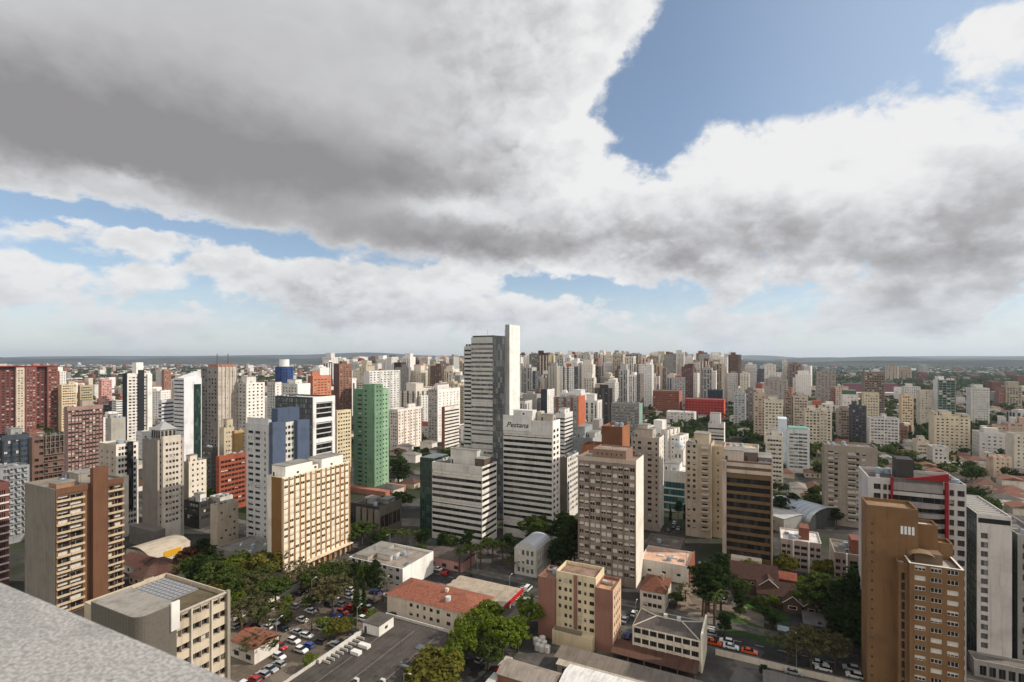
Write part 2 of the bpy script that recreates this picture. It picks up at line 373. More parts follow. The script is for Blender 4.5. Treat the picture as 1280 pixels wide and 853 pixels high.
def facade(mb, root, side, ext, z0, z1, sp, wm, rng):
    x0, x1, y0, y1 = ext; F, Wd = side_map(side, x0, x1, y0, y1)
    if sp and sp.get('col'): wm = paint(sp['col'])  # per-side colour; several blocks have sunlit and shaded tones painted in
    if not sp or sp.get('blank'):
        mb.quad(F(0, z0, 0), F(Wd, z0, 0), F(Wd, z1, 0), F(0, z1, 0), wm); return
    m = sp['m']; cols = []
    if sp['cols']:
        for c, w in sp['cols']: cols.append((c * Wd - w / 2, c * Wd + w / 2))
    elif sp['ww'] is None: cols = [(m, Wd - m)]
    else:
        n = max(1, sp['n']); p = (Wd - 2 * m) / n; w = min(sp['ww'], p - .25)
        for i in range(n):
            c = m + p * (i + .5); cols.append((c - w / 2, c + w / 2))
    cols = [(max(.04, a), min(Wd - .04, b)) for a, b in cols if b > .3 and a < Wd - .3]
    cols.sort()
    rows = []; z = z0 + sp['z0']; fh = sp['fh']
    while z + sp['sill'] + sp['wh'] < z1 - sp['top'] + .35:
        rows.append((z + sp['sill'], z + sp['sill'] + sp['wh'])); z += fh
    if not rows: rows = [(z0 + .4 * (z1 - z0), z0 + .75 * (z1 - z0))]
    xs = [0.]
    for a, b in cols: xs += [a, b]
    xs.append(Wd); zs = [z0]
    for a, b in rows: zs += [a, b]
    zs.append(z1); rec = sp['rec']; isg = CTX.near
    gm = glass(sp['gk']); bm = plain((196, 190, 180), .7)
    for j in range(len(zs) - 1):
        for i in range(len(xs) - 1):
            a, b, c, d = xs[i], xs[i + 1], zs[j], zs[j + 1]
            if i % 2 and j % 2 and not (sp['skip'] and rng.random() < sp['skip']):
                if rec:
                    mb.quad(F(a, c, 0), F(b, c, 0), F(b, c, -rec), F(a, c, -rec), wm)
                    mb.quad(F(a, d, -rec), F(b, d, -rec), F(b, d, 0), F(a, d, 0), wm)
                    mb.quad(F(a, c, 0), F(a, c, -rec), F(a, d, -rec), F(a, d, 0), wm)
                    mb.quad(F(b, c, -rec), F(b, c, 0), F(b, d, 0), F(b, d, -rec), wm)
                r = rng.random(); bl = 0.
                if r < sp['blind']: bl = rng.choice((.3, .5, .7, 1.0))
                if isg:
                    _pend.setdefault(root.name, []).append((F((a + b) / 2, c, -rec), SIDE[side], b - a, d - c, bl, sp['gk'], sp['fr'], sp['mull']))
                    mb.quad(F(a, c, -rec), F(b, c, -rec), F(b, d, -rec), F(a, d, -rec), gm)
                else:
                    zz = d - (d - c) * bl
                    if bl < 1: mb.quad(F(a, c, -rec), F(b, c, -rec), F(b, zz, -rec), F(a, zz, -rec), gm)
                    if bl > 0: mb.quad(F(a, zz, -rec), F(b, zz, -rec), F(b, d, -rec), F(a, d, -rec), bm)
            else:
                mb.quad(F(a, c, 0), F(b, c, 0), F(b, d, 0), F(a, d, 0), wm)
    if sp['fins']:
        fc, fw, fd, every = sp['fins']; fm = paint(fc)
        edges = [0.0] + [(cols[i][1] + cols[i + 1][0]) / 2 for i in range(len(cols) - 1)] + [Wd]
        for q, s in enumerate(edges):
            if q % every: continue
            s = min(max(s, fw / 2 + .02), Wd - fw / 2 - .02)
            fb = MB(); fb.box(-fw / 2, fw / 2, -fd, .0, 0, rows[-1][1] + .3 - z0 - .4, fm)
            fb.obj('pilaster', root, F(s, z0 + .4, .003), SIDE[side])
    if sp['bands']:
        bc, bh, bd = sp['bands']; bmt = paint(bc)
        for a, b in rows:
            fb = MB(); fb.box(.05, Wd - .05, -bd, 0, 0, bh, bmt, True)
            fb.obj('spandrel', root, F(0, a - bh - .02, .003), SIDE[side])
    if sp['bal']:
        bc, bdp, ids, bh = sp['bal']; bmt = paint(bc)
        for ci in ids:
            if ci >= len(cols): continue
            a, b = cols[ci]; bw = b - a + .5
            fb = MB(); fb.box(-bw / 2, bw / 2, -bdp, 0, -.12, .0, bmt, True)
            fb.box(-bw / 2, bw / 2, -bdp, -bdp + .12, .0, bh, bmt); fb.box(-bw / 2, -bw / 2 + .12, -bdp + .12, 0, 0, bh, bmt); fb.box(bw / 2 - .12, bw / 2, -bdp + .12, 0, 0, bh, bmt)
            me = fb.mesh('balcony')
            for c, d in rows: place(me, 'balcony', root, F((a + b) / 2, c - .05, .004), SIDE[side])
    return
def flush_windows(root):
    lst = _pend.pop(root.name, None)
    if not lst: return
    mw = root.matrix_world if False else Matrix.Translation(root.location) @ Matrix.Rotation(root.rotation_euler.z, 4, 'Z')
    eye = Vector((0, 0, EYE))
    lst.sort(key=lambda q: (mw @ Vector(q[0]) - eye).length)
    for p, rz, w, h, bl, gk, fr, mu in lst[:96]:
        place(window_mesh(w, h, bl, gk, fr, mu), 'window', root, p, rz)
    rest = lst[96:]
    if rest:
        mb = MB()
        for p, rz, w, h, bl, gk, fr, mu in rest:
            me = window_mesh(w, h, bl, gk, fr, mu); M = Matrix.Translation(p) @ Matrix.Rotation(rz, 4, 'Z'); i = len(mb.v)
            mb.v += [tuple(M @ v.co) for v in me.vertices]
            ks = [mb.mat(mm) for mm in me.materials]
            for pl in me.polygons: mb.f.append(tuple(i + q for q in pl.vertices)); mb.mi.append(ks[pl.material_index])
        tag(mb.obj('window', root), kind='stuff')
def block(root, x0, x1, y0, y1, z0, z1, wm, faces=None, roofc=(120, 115, 108), rim=.9, rng=random, name='wall', roof=True):
    """one storeyed volume: walls with cut openings, and a flat roof behind a parapet"""
    faces = faces or {}
    mb = MB()
    for sd in 'FRLB': facade(mb, root, sd, (x0, x1, y0, y1), z0, z1, faces.get(sd), wm, rng)
    w = mb.obj(name, root)
    ro = None
    if roof:
        t = .28; rb = MB(); rm = roofmat(roofc)
        zi = z1 - rim
        X0, X1, Y0, Y1 = x0 + t, x1 - t, y0 + t, y1 - t
        rb.quad((X0, Y0, zi), (X1, Y0, zi), (X1, Y1, zi), (X0, Y1, zi), rm)
        for a, b in (((x0, y0), (x1, y0)), ((x1, y0), (x1, y1)), ((x1, y1), (x0, y1)), ((x0, y1), (x0, y0))): pass
        O = [(x0, y0), (x1, y0), (x1, y1), (x0, y1)]; I = [(X0, Y0), (X1, Y0), (X1, Y1), (X0, Y1)]
        for q in range(4):
            r = (q + 1) % 4
            rb.quad((*O[q], z1), (*O[r], z1), (*I[r], z1), (*I[q], z1), wm)
            rb.quad((*I[q], z1), (*I[r], z1), (*I[r], zi), (*I[q], zi), wm)
        ro = rb.obj('roof', root)
    return w, ro
def penthouse(ro, x0, x1, y0, y1, z0, z1, c, roofc=(140, 136, 128), win=True):
    mb = MB(); m = paint(c)
    mb.box(x0, x1, y0, y1, z0, z1, m)
    if x1 - x0 > 2.4 and y1 - y0 > 2.4:
        mb.box(x0 - .15, x1 + .15, y0 - .15, y1 + .15, z1 + .002, z1 + .22, roofmat(roofc), True)
    if win and x1 - x0 > 3 and z1 - z0 > 2.2:
        dm = plain((60, 58, 55))
        mb.box(x0 + .5, x0 + 1.4, y0 - .04, y0 - .003, z0 + .05, z0 + 2., dm)
        mb.box(x1 + .003, x1 + .04, y0 + (y1 - y0) * .4, y0 + (y1 - y0) * .4 + 1.2, z0 + 1., z0 + 1.8, dm)
    return mb.obj('stair_house', ro)
_CL = {}
def clutter(ro, x0, x1, y0, y1, z, rng, n=4):
    if not _CL:
        mb = MB(); mb.tube((0, 0, 0), (0, 0, 1.5), 1.0, .92, plain((150, 160, 170), .5), 12); mb.tube((0, 0, 1.502), (0, 0, 1.75), .75, .3, plain((150, 160, 170), .5), 12); _CL['water_tank'] = mb.mesh('water_tank')
        mb = MB(); mb.box(-.6, .6, -.4, .4, .1, .95, plain((190, 188, 182), .5)); mb.box(-.5, .5, -.43, -.403, .2, .85, plain((70, 70, 70))); mb.box(-.55, .55, -.3, .3, 0, .098, plain((90, 90, 88))); _CL['air_conditioner'] = mb.mesh('air_conditioner')
        mb = MB(); mt = plain((120, 120, 118), .4, .6); mb.tube((0, 0, 0), (0, 0, 5.), .07, .04, mt, 5)
        for q in (3.2, 3.9, 4.6): mb.tube((-.7, 0, q), (.7, 0, q), .03, .03, mt, 4)
        _CL['antenna'] = mb.mesh('antenna')
        mb = MB(); mb.tube((0, 0, 0), (0, 0, .9), .06, .06, mt, 5)
        d = Vector((-.3, -.75, .6)).normalized(); c = Vector((0, 0, 1.0)); a = d.orthogonal().normalized(); b = d.cross(a)
        dm = plain((200, 200, 196), .4); ring = [tuple(c + d * .22 + (a * math.cos(t) + b * math.sin(t)) * .75) for t in [2 * math.pi * k / 12 for k in range(12)]]
        for k in range(12): mb.poly([tuple(c), ring[k], ring[(k + 1) % 12]], dm)
        _CL['satellite_dish'] = mb.mesh('satellite_dish')
        mb = MB(); mb.box(-.9, .9, -1.2, 1.2, 0, .35, plain((170, 166, 158))); mb.box(-.8, .8, -1.1, 1.1, .352, .45, plain((90, 96, 100), .3)); _CL['skylight'] = mb.mesh('skylight')
        mb = MB(); mb.box(-1.6, 1.6, -.3, .3, .25, .75, plain((165, 165, 162), .4, .5), True); mb.tube((-1.2, 0, 0), (-1.2, 0, 1.3), .22, .22, plain((150, 150, 150), .4, .5), 8); _CL['duct'] = mb.mesh('duct')
    for _ in range(n):
        k = rng.choice(['water_tank', 'air_conditioner', 'antenna', 'antenna', 'satellite_dish', 'skylight', 'duct', 'air_conditioner', 'water_tank'])
        place(_CL[k], k, ro, (rng.uniform(x0 + 1.2, x1 - 1.2), rng.uniform(y0 + 1.2, y1 - 1.2), z + .003), rng.choice((0, R_(90), R_(180), R_(-90))))
FOOT = []   # footprints, to keep later things from running into them
SPANS = []
COVER = [999.] * 1280   # lowest photo row still open to the far view, per photo column
def span(cen, w, d, h, rz):
    c_, s_ = math.cos(rz), math.sin(rz); xs = []
    for a in (-w / 2, w / 2):
        for b in (-d / 2, d / 2):
            X, Y = cen[0] + a * c_ - b * s_, cen[1] + a * s_ + b * c_
            if Y > 1: xs.append(640 + FPX * X / Y)
    D = math.hypot(0, cen[1]); return min(xs), max(xs), HOR - (h - EYE) / D * FPX
def cover(cen, w, d, h, rz):
    a, b, y = span(cen, w, d, h, rz); SPANS.append((a, b, y, cen[1]))
    for q in range(max(0, int(a)), min(1279, int(b)) + 1): COVER[q] = min(COVER[q], y)
def open_px(cen, w, d, h, rz):
    a, b, y = span(cen, w, d, h, rz); yb = HOR + EYE / cen[1] * FPX
    return sum(max(0, min(COVER[q], yb) - y) for q in range(max(0, int(a)), min(1279, int(b)) + 1))
def free(x, y, r, pad=1.0):
    for fx, fy, w, d, rz, _ in FOOT:
        dx, dy = x - fx, y - fy
        if abs(dx) + abs(dy) > w + d + r * 2 + 30: continue
        c_, s_ = math.cos(-rz), math.sin(-rz); lx, ly = dx * c_ - dy * s_, dx * s_ + dy * c_
        if abs(lx) < w / 2 + r + pad and abs(ly) < d / 2 + r + pad: return False
    return True
LAND = []   # (photo x, top y, distance, phrase) of the landmarks, for describing the far towers
def footprint(L, C, R, yb=None, D=None, w=None, d=None, rot=0.):
    """corner C seen at photo x; R/L the ends of its two visible faces (or the sizes in metres)"""
    if D is None: D = FPX * EYE / (yb - HOR)
    c_, s_ = math.cos(R_(rot)), math.sin(R_(rot))
    ro = lambda q: Vector((q.x * c_ - q.y * s_, q.x * s_ + q.y * c_, 0))
    u, v = ro(U), ro(V)
    Cp = Vector(((C - 640) / FPX * D, D, 0))
    def run(px, dr):
        t = (px - 640) / FPX; return (t * D - Cp.x) / (dr.x - t * dr.y)
    if R is None or C < 955:
        if w is None: w = run(L, v)
        if d is None: d = run(R, u)
        cen = Cp + v * (w / 2) + u * (d / 2)
    else:
        if w is None: w = run(R, -v)
        if d is None: d = run(L, u)
        cen = Cp - v * (w / 2) + u * (d / 2)
    return cen, w, d, D
def B(name, label, L, C, R, yt, yb=None, D=None, col=(180, 170, 155), F=None, S=None, w=None, d=None, cat='tower block', roofc=(122, 116, 108), rim=.9, pent=(), clut=3, rot=0., group=None, extra=None, phrase=None, h=None, near=None, roof=True, seed=None):
    cen, w, d, D = footprint(L, C, R, yb, D, w, d, rot)
    if h is None: h = EYE - (yt - HOR) / FPX * D
    rng = random.Random(seed if seed is not None else int(C * 7 + yt * 13))
    root = empty(name, (cen.x, cen.y, 0), GRZ + R_(rot)); tag(root, label, cat, group)
    CTX.near = (D < 345) if near is None else near
    wm = paint(col)
    sd = 'R' if C < 955 else 'L'
    _, ro = block(root, -w / 2, w / 2, -d / 2, d / 2, 0, h, wm, {'F': F, sd: S}, roofc, rim, rng, roof=roof)
    zr = h - rim
    if ro is not None:
        for p in pent:
            a, b, c, e, hh = p[:5]; pc = p[5] if len(p) > 5 else col
            penthouse(ro, -w / 2 + a * w, -w / 2 + b * w, -d / 2 + c * d, -d / 2 + e * d, zr + .003, zr + hh, pc)
        if clut: clutter(ro, -w / 2, w / 2, -d / 2, d / 2, zr, rng, clut + (4 if D < 345 else 1))
    if extra: extra(root, w, d, h, rng)
    flush_windows(root)
    FOOT.append((cen.x, cen.y, w, d, R_(rot) + GRZ, name))
    if phrase: LAND.append(((C + (R if R else C)) / 2, yt, D, phrase))
    cover(cen, w, d, h, R_(rot) + GRZ)
    return root
# ------------------------------------------------------------------ the viewpoint: granite parapet of the tower the photo was taken from
def granite():
    m, gg, b = newmat('speckled_granite')
    oc = gg.n('ShaderNodeTexCoord').outputs['Object']
    n1 = gg.noise(oc, 140, 3, .6); n2 = gg.noise(oc, 60, 4, .6); n3 = gg.noise(oc, 9, 4, .6)
    vo = gg.n('ShaderNodeTexVoronoi'); gg.t.links.new(oc, vo.inputs['Vector']); vo.inputs['Scale'].default_value = 60
    col = gg.mix(gg.smooth(n1, .42, .60), (.25, .24, .22), (.42, .405, .38))
    col = gg.mix(gg.m('MULTIPLY', gg.smooth(n2, .55, .70), .45), col, (.085, .08, .076))
    col = gg.mix(gg.m('MULTIPLY', gg.smooth(vo.outputs['Distance'], .32, .10), .25), col, (.55, .54, .51))
    col = gg.mix(gg.m('MULTIPLY', gg.smooth(n3, .42, .70), .45), col, (.17, .163, .15))
    gg.t.links.new(col, b.inputs['Base Color']); b.inputs['Roughness'].default_value = .65
    bp = gg.n('ShaderNodeBump'); bp.inputs['Strength'].default_value = .25; bp.inputs['Distance'].default_value = .002
    gg.t.links.new(n1, bp.inputs['Height']); gg.t.links.new(bp.outputs[0], b.inputs['Normal'])
    return m
vt = empty('viewpoint_tower', (0, 0, 0), GRZ)
tag(vt, 'pale speckled granite parapet of the rooftop the view is taken from', 'rooftop parapet')
mb = MB(); mb.box(-22, 14, .235, .530, 83.3, EYE - .50, granite())
o = mb.obj('parapet', vt)
bv = o.modifiers.new('edge', 'BEVEL'); bv.width = .012; bv.segments = 3
mb = MB(); mb.box(-21.9, 13.9, -28, .23, 0, 83.2, paint((150, 145, 138))); mb.obj('wall', vt)

def grp(n): return n
# ------------------------------------------------------------------ near blocks
def x_brown(root, w, d, h, rng):
    bm = paint((112, 72, 44), .8, .25); x1 = w / 2; y0 = -d / 2
    block(root, x1 + .004, x1 + 2.0, y0 + 9.7, y0 + 14.2, 0, h + 5.2, bm, {}, (120, 112, 100), .6, rng)
    fb = MB(); fb.box(x1 + .004, x1 + .45, y0 - .0, y0 + .55, 0, h, bm); fb.obj('pilaster', root)
    fb = MB(); fb.box(x1 + .004, x1 + .3, y0 + .56, y0 + 9.69, h - 2.0, h - .05, bm, True); fb.obj('cornice', root)
    fb = MB(); fb.box(x1 + .004, x1 + .3, y0 + 14.21, y0 + d, h - 2.0, h - .05, bm, True); fb.obj('cornice', root)
    # weathered board lines on the blind end wall
    fb = MB()
    for k in range(int(w / 1.15)): fb.box(-w / 2 + k * 1.15 + .5, -w / 2 + k * 1.15 + .56, y0 - .03, y0 - .003, 0, h - .3, paint((104, 97, 88)))
    fb.obj('panel_joint_lines', root)
B('apartment_tower', 'brown apartment tower with beige balcony rows and a blind grey concrete end wall', 31, 69, 154, 612, yb=773, col=(134, 124, 111),
  F=BL((138, 128, 115)),
  S=FC(cols=[(.105, 3.5), (.295, 3.5), (.79, 2.3), (.925, 2.3)], wh=1.75, sill=.7, fh=2.62, z0=.6, rec=.75, blind=.62, col=(120, 84, 56), bal=((196, 172, 136), .95, [0, 1, 2, 3], .62), top=1.8, fr=(190, 186, 178)),
  pent=[(.1, .5, .55, .9, 2.6, (150, 140, 126)), (.55, .8, .1, .4, 1.6, (160, 120, 80))], clut=6, roofc=(140, 130, 118), extra=x_brown, phrase='the brown balcony tower')

# office block with the glazed roof grid
def x_solar(root, w, d, h, rng):
    zr = h - 1.0
    c = paint((206, 196, 178))
    ro = [q for q in root.children if q.name.startswith('roof')][0]
    mb = MB(); gm = plain((150, 152, 156), .35, .1); fm = plain((112, 110, 108), .6)
    X0, X1, Y0, Y1 = -w / 2 + 1, w / 2 - 9.5, -1.0, d / 2 - 1
    mb.box(X0, X1, Y0, Y1, zr + .003, zr + .30, gm)
    nx, ny = 9, 8
    for i in range(nx + 1): x = X0 + (X1 - X0) * i / nx; mb.box(x - .09, x + .09, Y0, Y1, zr + .302, zr + .36, fm)
    for j in range(ny + 1): y = Y0 + (Y1 - Y0) * j / ny; mb.box(X0, X1, y - .09, y + .09, zr + .302, zr + .358, fm)
    mb.obj('skylight_grid', ro)
    # rounded silver stair tower on the near corner
    pts = []; rx0, rx1, ry0, ry1 = w / 2 - 14.6, w / 2 + 2.3, -d / 2 - 3.0, -d / 2 + 4.6
    for k in range(7): t = R_(-90 + 15 * k); pts.append((rx1 - 2.2 + 2.2 * math.cos(t), ry0 + 2.2 + 2.2 * math.sin(t)))
    pts += [(rx1, ry1), (rx0, ry1), (rx0, ry0)]
    mb = MB(); mb.prism(pts, 0, h + 3.4, plain((150, 142, 132), .35, .65), roofmat((150, 143, 132)))
    mb.obj('stair_tower', root)
    mb = MB(); k = 0
    for x in [rx0 + .5 + .55 * i for i in range(int((rx1 - 2.2 - rx0 - .5) / .55))]: mb.box(x, x + .18, ry0 - .09, ry0 - .003, 1, h + 3.3, plain((172, 165, 155), .35, .6))
    mb.obj('cladding_ribs', root)
    mb = MB(); mb.box(rx1 + .003, rx1 + .4, ry1 - 1.3, ry1 + .4, h - 2.0, h + 3.9, paint((226, 222, 214))); mb.obj('screen_wall', root)
    mb = MB(); mb.box(w / 2 + .003, w / 2 + .7, d / 2 - .55, d / 2 + .15, 0, h + .5, paint((150, 140, 122))); mb.obj('end_fin', root)
    for y in (-d / 2 + 4.9, -d / 2 + .50 * d, -d / 2 + .76 * d):
        mb = MB(); mb.box(w / 2 + .003, w / 2 + .45, y, y + .35, 0, h - .1, paint((200, 190, 170))); mb.obj('column', root)
    mb = MB(); mb.box(w / 2 - .1, w / 2 + .5, -d / 2, d / 2 - .6, h + .004, h + .22, paint((190, 178, 158)), True); mb.obj('coping', root)
# its footprint is set out from the far right corner
cenB = Vector((-66.6, 120, 0)) - U * 8.8 + V * 12
def solar_block():
    w, d, h = 24, 17.6, 30.5
    root = empty('office_building', (cenB.x, cenB.y, 0), GRZ)
    tag(root, 'cream office block with a glazed roof grid and a rounded silver stair tower', 'office block')
    rng = random.Random(5); CTX.near = True
    cols = []
    for k in range(4):
        a = .02 + .245 * k
        cols += [(a + .075, 2.0), (a + .185, 1.7)]
    block(root, -w / 2, w / 2, -d / 2, d / 2, 0, h, paint((196, 178, 150), .8, .35),
          {'F': FC(n=6, ww=2.6, wh=1.6, fh=3.35, z0=1), 'R': FC(cols=cols, wh=1.55, sill=1.35, fh=3.35, z0=.3, rec=.9, blind=.25, col=(202, 184, 156), fr=(120, 118, 112), top=.6)},
          (104, 92, 66), 1.0, rng)
    x_solar(root, w, d, h, rng); flush_windows(root)
    FOOT.append((cenB.x, cenB.y, w, d, GRZ, 'solar'))
solar_block()

def x_beige(root, w, d, h, rng):
    fb = MB(); fb.box(-w / 2 + w * .30, w / 2 - .35, -d / 2 - .12, -d / 2 - .003, 3.2, h - .3, paint((134, 94, 30))); fb.obj('ochre_panel', root)
    for k in range(12):
        y = -d / 2 + 1.6 + k * (d - 3) / 11
        fb = MB(); fb.box(w / 2 + .003, w / 2 + 1.4, y, y + .5, 0, 3.6, paint((160, 120, 80))); fb.obj('arcade_post', root)
    fb = MB(); fb.box(w / 2 + .003, w / 2 + 2.2, -d / 2, d / 2, 3.602, 4.0, paint((225, 205, 175)), True); fb.obj('arcade_roof', root)
B('apartment_building', 'long cream apartment slab with thin ochre pilasters, above the car park', 334, 353, 437, 597, yb=727, col=(238, 222, 192),
  F=BL((224, 214, 196)),
  S=FC(n=13, ww=1.75, wh=1.15, fh=2.72, sill=1.0, z0=4.2, m=.4, rec=.16, blind=.62, fins=((176, 122, 58), .42, .35, 1), fr=(236, 226, 205), top=1.0),
  pent=[(.06, .95, .05, .42, 4.6, (244, 236, 222)), (.06, .95, .56, .9, 4.4, (244, 236, 222)), (.2, .8, .44, .54, 2.6, (236, 226, 210))], clut=3, roofc=(150, 140, 126), extra=x_beige, phrase='the cream slab with ochre pilasters')

B('office_building', 'white three storey block with a stepped grey roof, beside the car park trees', 436, 503.4, 541.7, 712, yb=741, col=(222, 220, 214), h=8.6,
  F=FC(n=8, ww=1.5, wh=1.3, fh=2.9, sill=.9, z0=.4, blind=.15, col=(176, 172, 166), top=.5), S=BL((238, 236, 230)),  # one white wall, painted dim on the shaded front and bright on the side
  pent=[(.35, .6, .3, .6, 1.8, (200, 190, 176)), (.05, .3, .1, .9, 1.5, (170, 158, 144))], clut=6, roofc=(150, 138, 126), phrase='the white three storey block')
def hip_roof(root, w, d, z0, rise, m, over=.5, ridge_dir='x', name='roof', under=True, gable=False):
    x0, x1, y0, y1 = -w / 2 - over, w / 2 + over, -d / 2 - over, d / 2 + over; z1 = z0 + rise; mb = MB()
    if ridge_dir == 'x':
        k = 0 if gable else min((y1 - y0) / 2, (x1 - x0) / 2.05)
        a, b = (x0 + k, 0, z1), (x1 - k, 0, z1)
        mb.quad((x0, y0, z0), (x1, y0, z0), b, a, m); mb.quad((x1, y1, z0), (x0, y1, z0), a, b, m)
        mb.poly([(x1, y0, z0), (x1, y1, z0), b], m); mb.poly([(x0, y1, z0), (x0, y0, z0), a], m)
    else:
        k = 0 if gable else min((x1 - x0) / 2, (y1 - y0) / 2.05)
        a, b = (0, y0 + k, z1), (0, y1 - k, z1)
        mb.quad((x1, y0, z0), (x1, y1, z0), b, a, m); mb.quad((x0, y1, z0), (x0, y0, z0), a, b, m)
        mb.poly([(x0, y0, z0), (x1, y0, z0), a], m); mb.poly([(x1, y1, z0), (x0, y1, z0), b], m)
    mb.quad((x0, y1, z0 - .02), (x1, y1, z0 - .02), (x1, y0, z0 - .02), (x0, y0, z0 - .02), m)
    return mb.obj(name, root)
TER = (168, 86, 50)
def x_terra(root, w, d, h, rng):
    ro = hip_roof(root, w, d, h + .02, 2.6, roofmat((150, 88, 64), 'tile'), .6)
    mb = MB(); mb.box(3, 4, -1.2, -.2, h + 1.6, h + 3.3, paint((210, 200, 185))); mb.obj('chimney', ro)
    for x in (w * .18,):
        mb = MB(); mb.tube((x, -d * .28, h + .9), (x, -d * .28, h + 2.3), .9, .9, plain((200, 204, 206), .4), 12); mb.obj('water_tank', ro)
B('house', 'long cream house under an orange tiled hip roof, next to the rooftop car park', 484, 590, 640, 776, D=156, w=None, d=13, col=(214, 198, 174), h=7.0,
  F=FC(cols=[(.30, 1.2), (.38, .9), (.46, .9), (.54, 1.2), (.62, 1.2), (.74, 1.4), (.86, 1.2), (.94, 1.2)], wh=1.15, fh=2.8, sill=.9, z0=.9, top=.2, blind=.2, rec=.15), roof=False, clut=0, extra=x_terra, cat='house', phrase='the orange tiled house')

# flat dark roof with parking marks
def deck():
    p0 = G(483, 769, 5.2); q = uv_(p0); a = G(575, 796, 5.2); w = (p0 - a).length; d = 46
    cen = p0 - V * (w / 2) - U * (d / 2)
    root = empty('parking_deck', (cen.x, cen.y, 0), GRZ); tag(root, 'low building with a wide dark rooftop parking deck marked with white lines', 'parking deck')
    m = paint((196, 190, 180)); mb = MB(); h = 6.0
    _, ro = block(root, -w / 2, w / 2, -d / 2, d / 2, 0, h, m, {'L': FC(n=6, ww=3, wh=1.2, fh=4)}, (82, 75, 69), .75, random.Random(3))
    lm = plain((128, 122, 114), .8)
    for fx in (.24, .50, .78):
        x = -w / 2 + fx * w; mb = MB(); mb.box(x - .08, x + .08, -d / 2 + 2, d / 2 - 4, h - .746, h - .742, lm); mb.obj('painted_line', ro)
    for k in range(1, 15):
        x = -w / 2 + k * w / 15; mb = MB(); mb.box(x - .05, x + .05, -d / 2 + 1, d / 2 - 1, h - .747, h - .735, plain((58, 53, 49), .8)); mb.obj('seam', ro)
    clutter(ro, -w / 2 + 6, w / 2 - 2, -d / 2 + 6, d / 2 - 2, h - .745, random.Random(6), 7)
    mb = MB()
    for k in range(9): mb.box(-w / 2 + 1.3 + .02 * k, -w / 2 + 3.8, d / 2 - 27 + k * 1.6, d / 2 - 27 + k * 1.6 + .22, h - .74, h - .1, paint((190, 186, 178)))
    mb.box(-w / 2 + .6, -w / 2 + 1.2, d / 2 - 28, d / 2 - 12, h - .74, h + .25, paint((206, 200, 190)))
    mb.obj('roof_frame', ro)
    penthouse(ro, -w / 2 + .6, -w / 2 + 6.5, d / 2 - 11, d / 2 - 4.5, h - .74, h + 2.2, (228, 224, 216), (90, 84, 76))
    mb = MB(); mb.box(-w / 2 + 4.6, -w / 2 + 8, d / 2 - 17.5, d / 2 - 16, h - .74, h + .1, plain((220, 218, 212))); mb.obj('skylight', ro)
    mb = MB(); mb.box(-w / 2 + 5.2, -w / 2 + 8, d / 2 - 21, d / 2 - 19.5, h - .74, h + .1, plain((220, 218, 212))); mb.obj('skylight', ro)
    FOOT.append((cen.x, cen.y, w, d, GRZ, 'deck'))
deck()

def canopy():
    C = G(630, 759, 6.2); t = (650.7 - 640) / 640
    d = 14.5; w = 25
    cen = C + V * (w / 2) + U * (d / 2)
    root = empty('station_canopy', (cen.x, cen.y, 0), GRZ); tag(root, 'beige sheet roofed filling station canopy with a red fascia, on the avenue', 'canopy')
    mb = MB(); rm = roofmat((176, 160, 138), 'sheet')
    n = 4
    for k in range(n):
        y0 = -d / 2 + d * k / n; y1 = y0 + d / n - .02; ym = (y0 + y1) / 2
        mb.quad((-w / 2, y0, 6.1), (w / 2, y0, 6.1), (w / 2, ym, 6.55), (-w / 2, ym, 6.55), rm); mb.quad((-w / 2, ym, 6.55), (w / 2, ym, 6.55), (w / 2, y1, 6.1), (-w / 2, y1, 6.1), rm)
    mb.quad((-w / 2, d / 2, 5.9), (w / 2, d / 2, 5.9), (w / 2, -d / 2, 5.9), (-w / 2, -d / 2, 5.9), rm)
    mb.obj('roof', root)
    red = plain((190, 30, 34), .4); mb = MB(); mb.box(w / 2 + .003, w / 2 + .2, -d / 2, d / 2, 5.3, 6.6, red, True); mb.obj('fascia', root)
    wh = plain((210, 200, 186), .5); mb = MB(); mb.box(-w / 2, w / 2, -d / 2 - .2, -d / 2 - .003, 5.4, 6.5, wh, True); mb.obj('fascia', root)
    for x in (-w * .35, 0, w * .35):
        for y in (-d * .3, d * .3):
            mb = MB(); mb.box(x - .2, x + .2, y - .2, y + .2, 0, 5.9, wh); mb.obj('column', root)
    mb = MB(); mb.box(-w / 2 + 2, -w / 2 + 9, -d * .25, d * .25, 0, 3.6, paint((200, 196, 188))); mb.obj('kiosk', root)
    FOOT.append((cen.x, cen.y, w, d, GRZ, 'canopy'))
canopy()

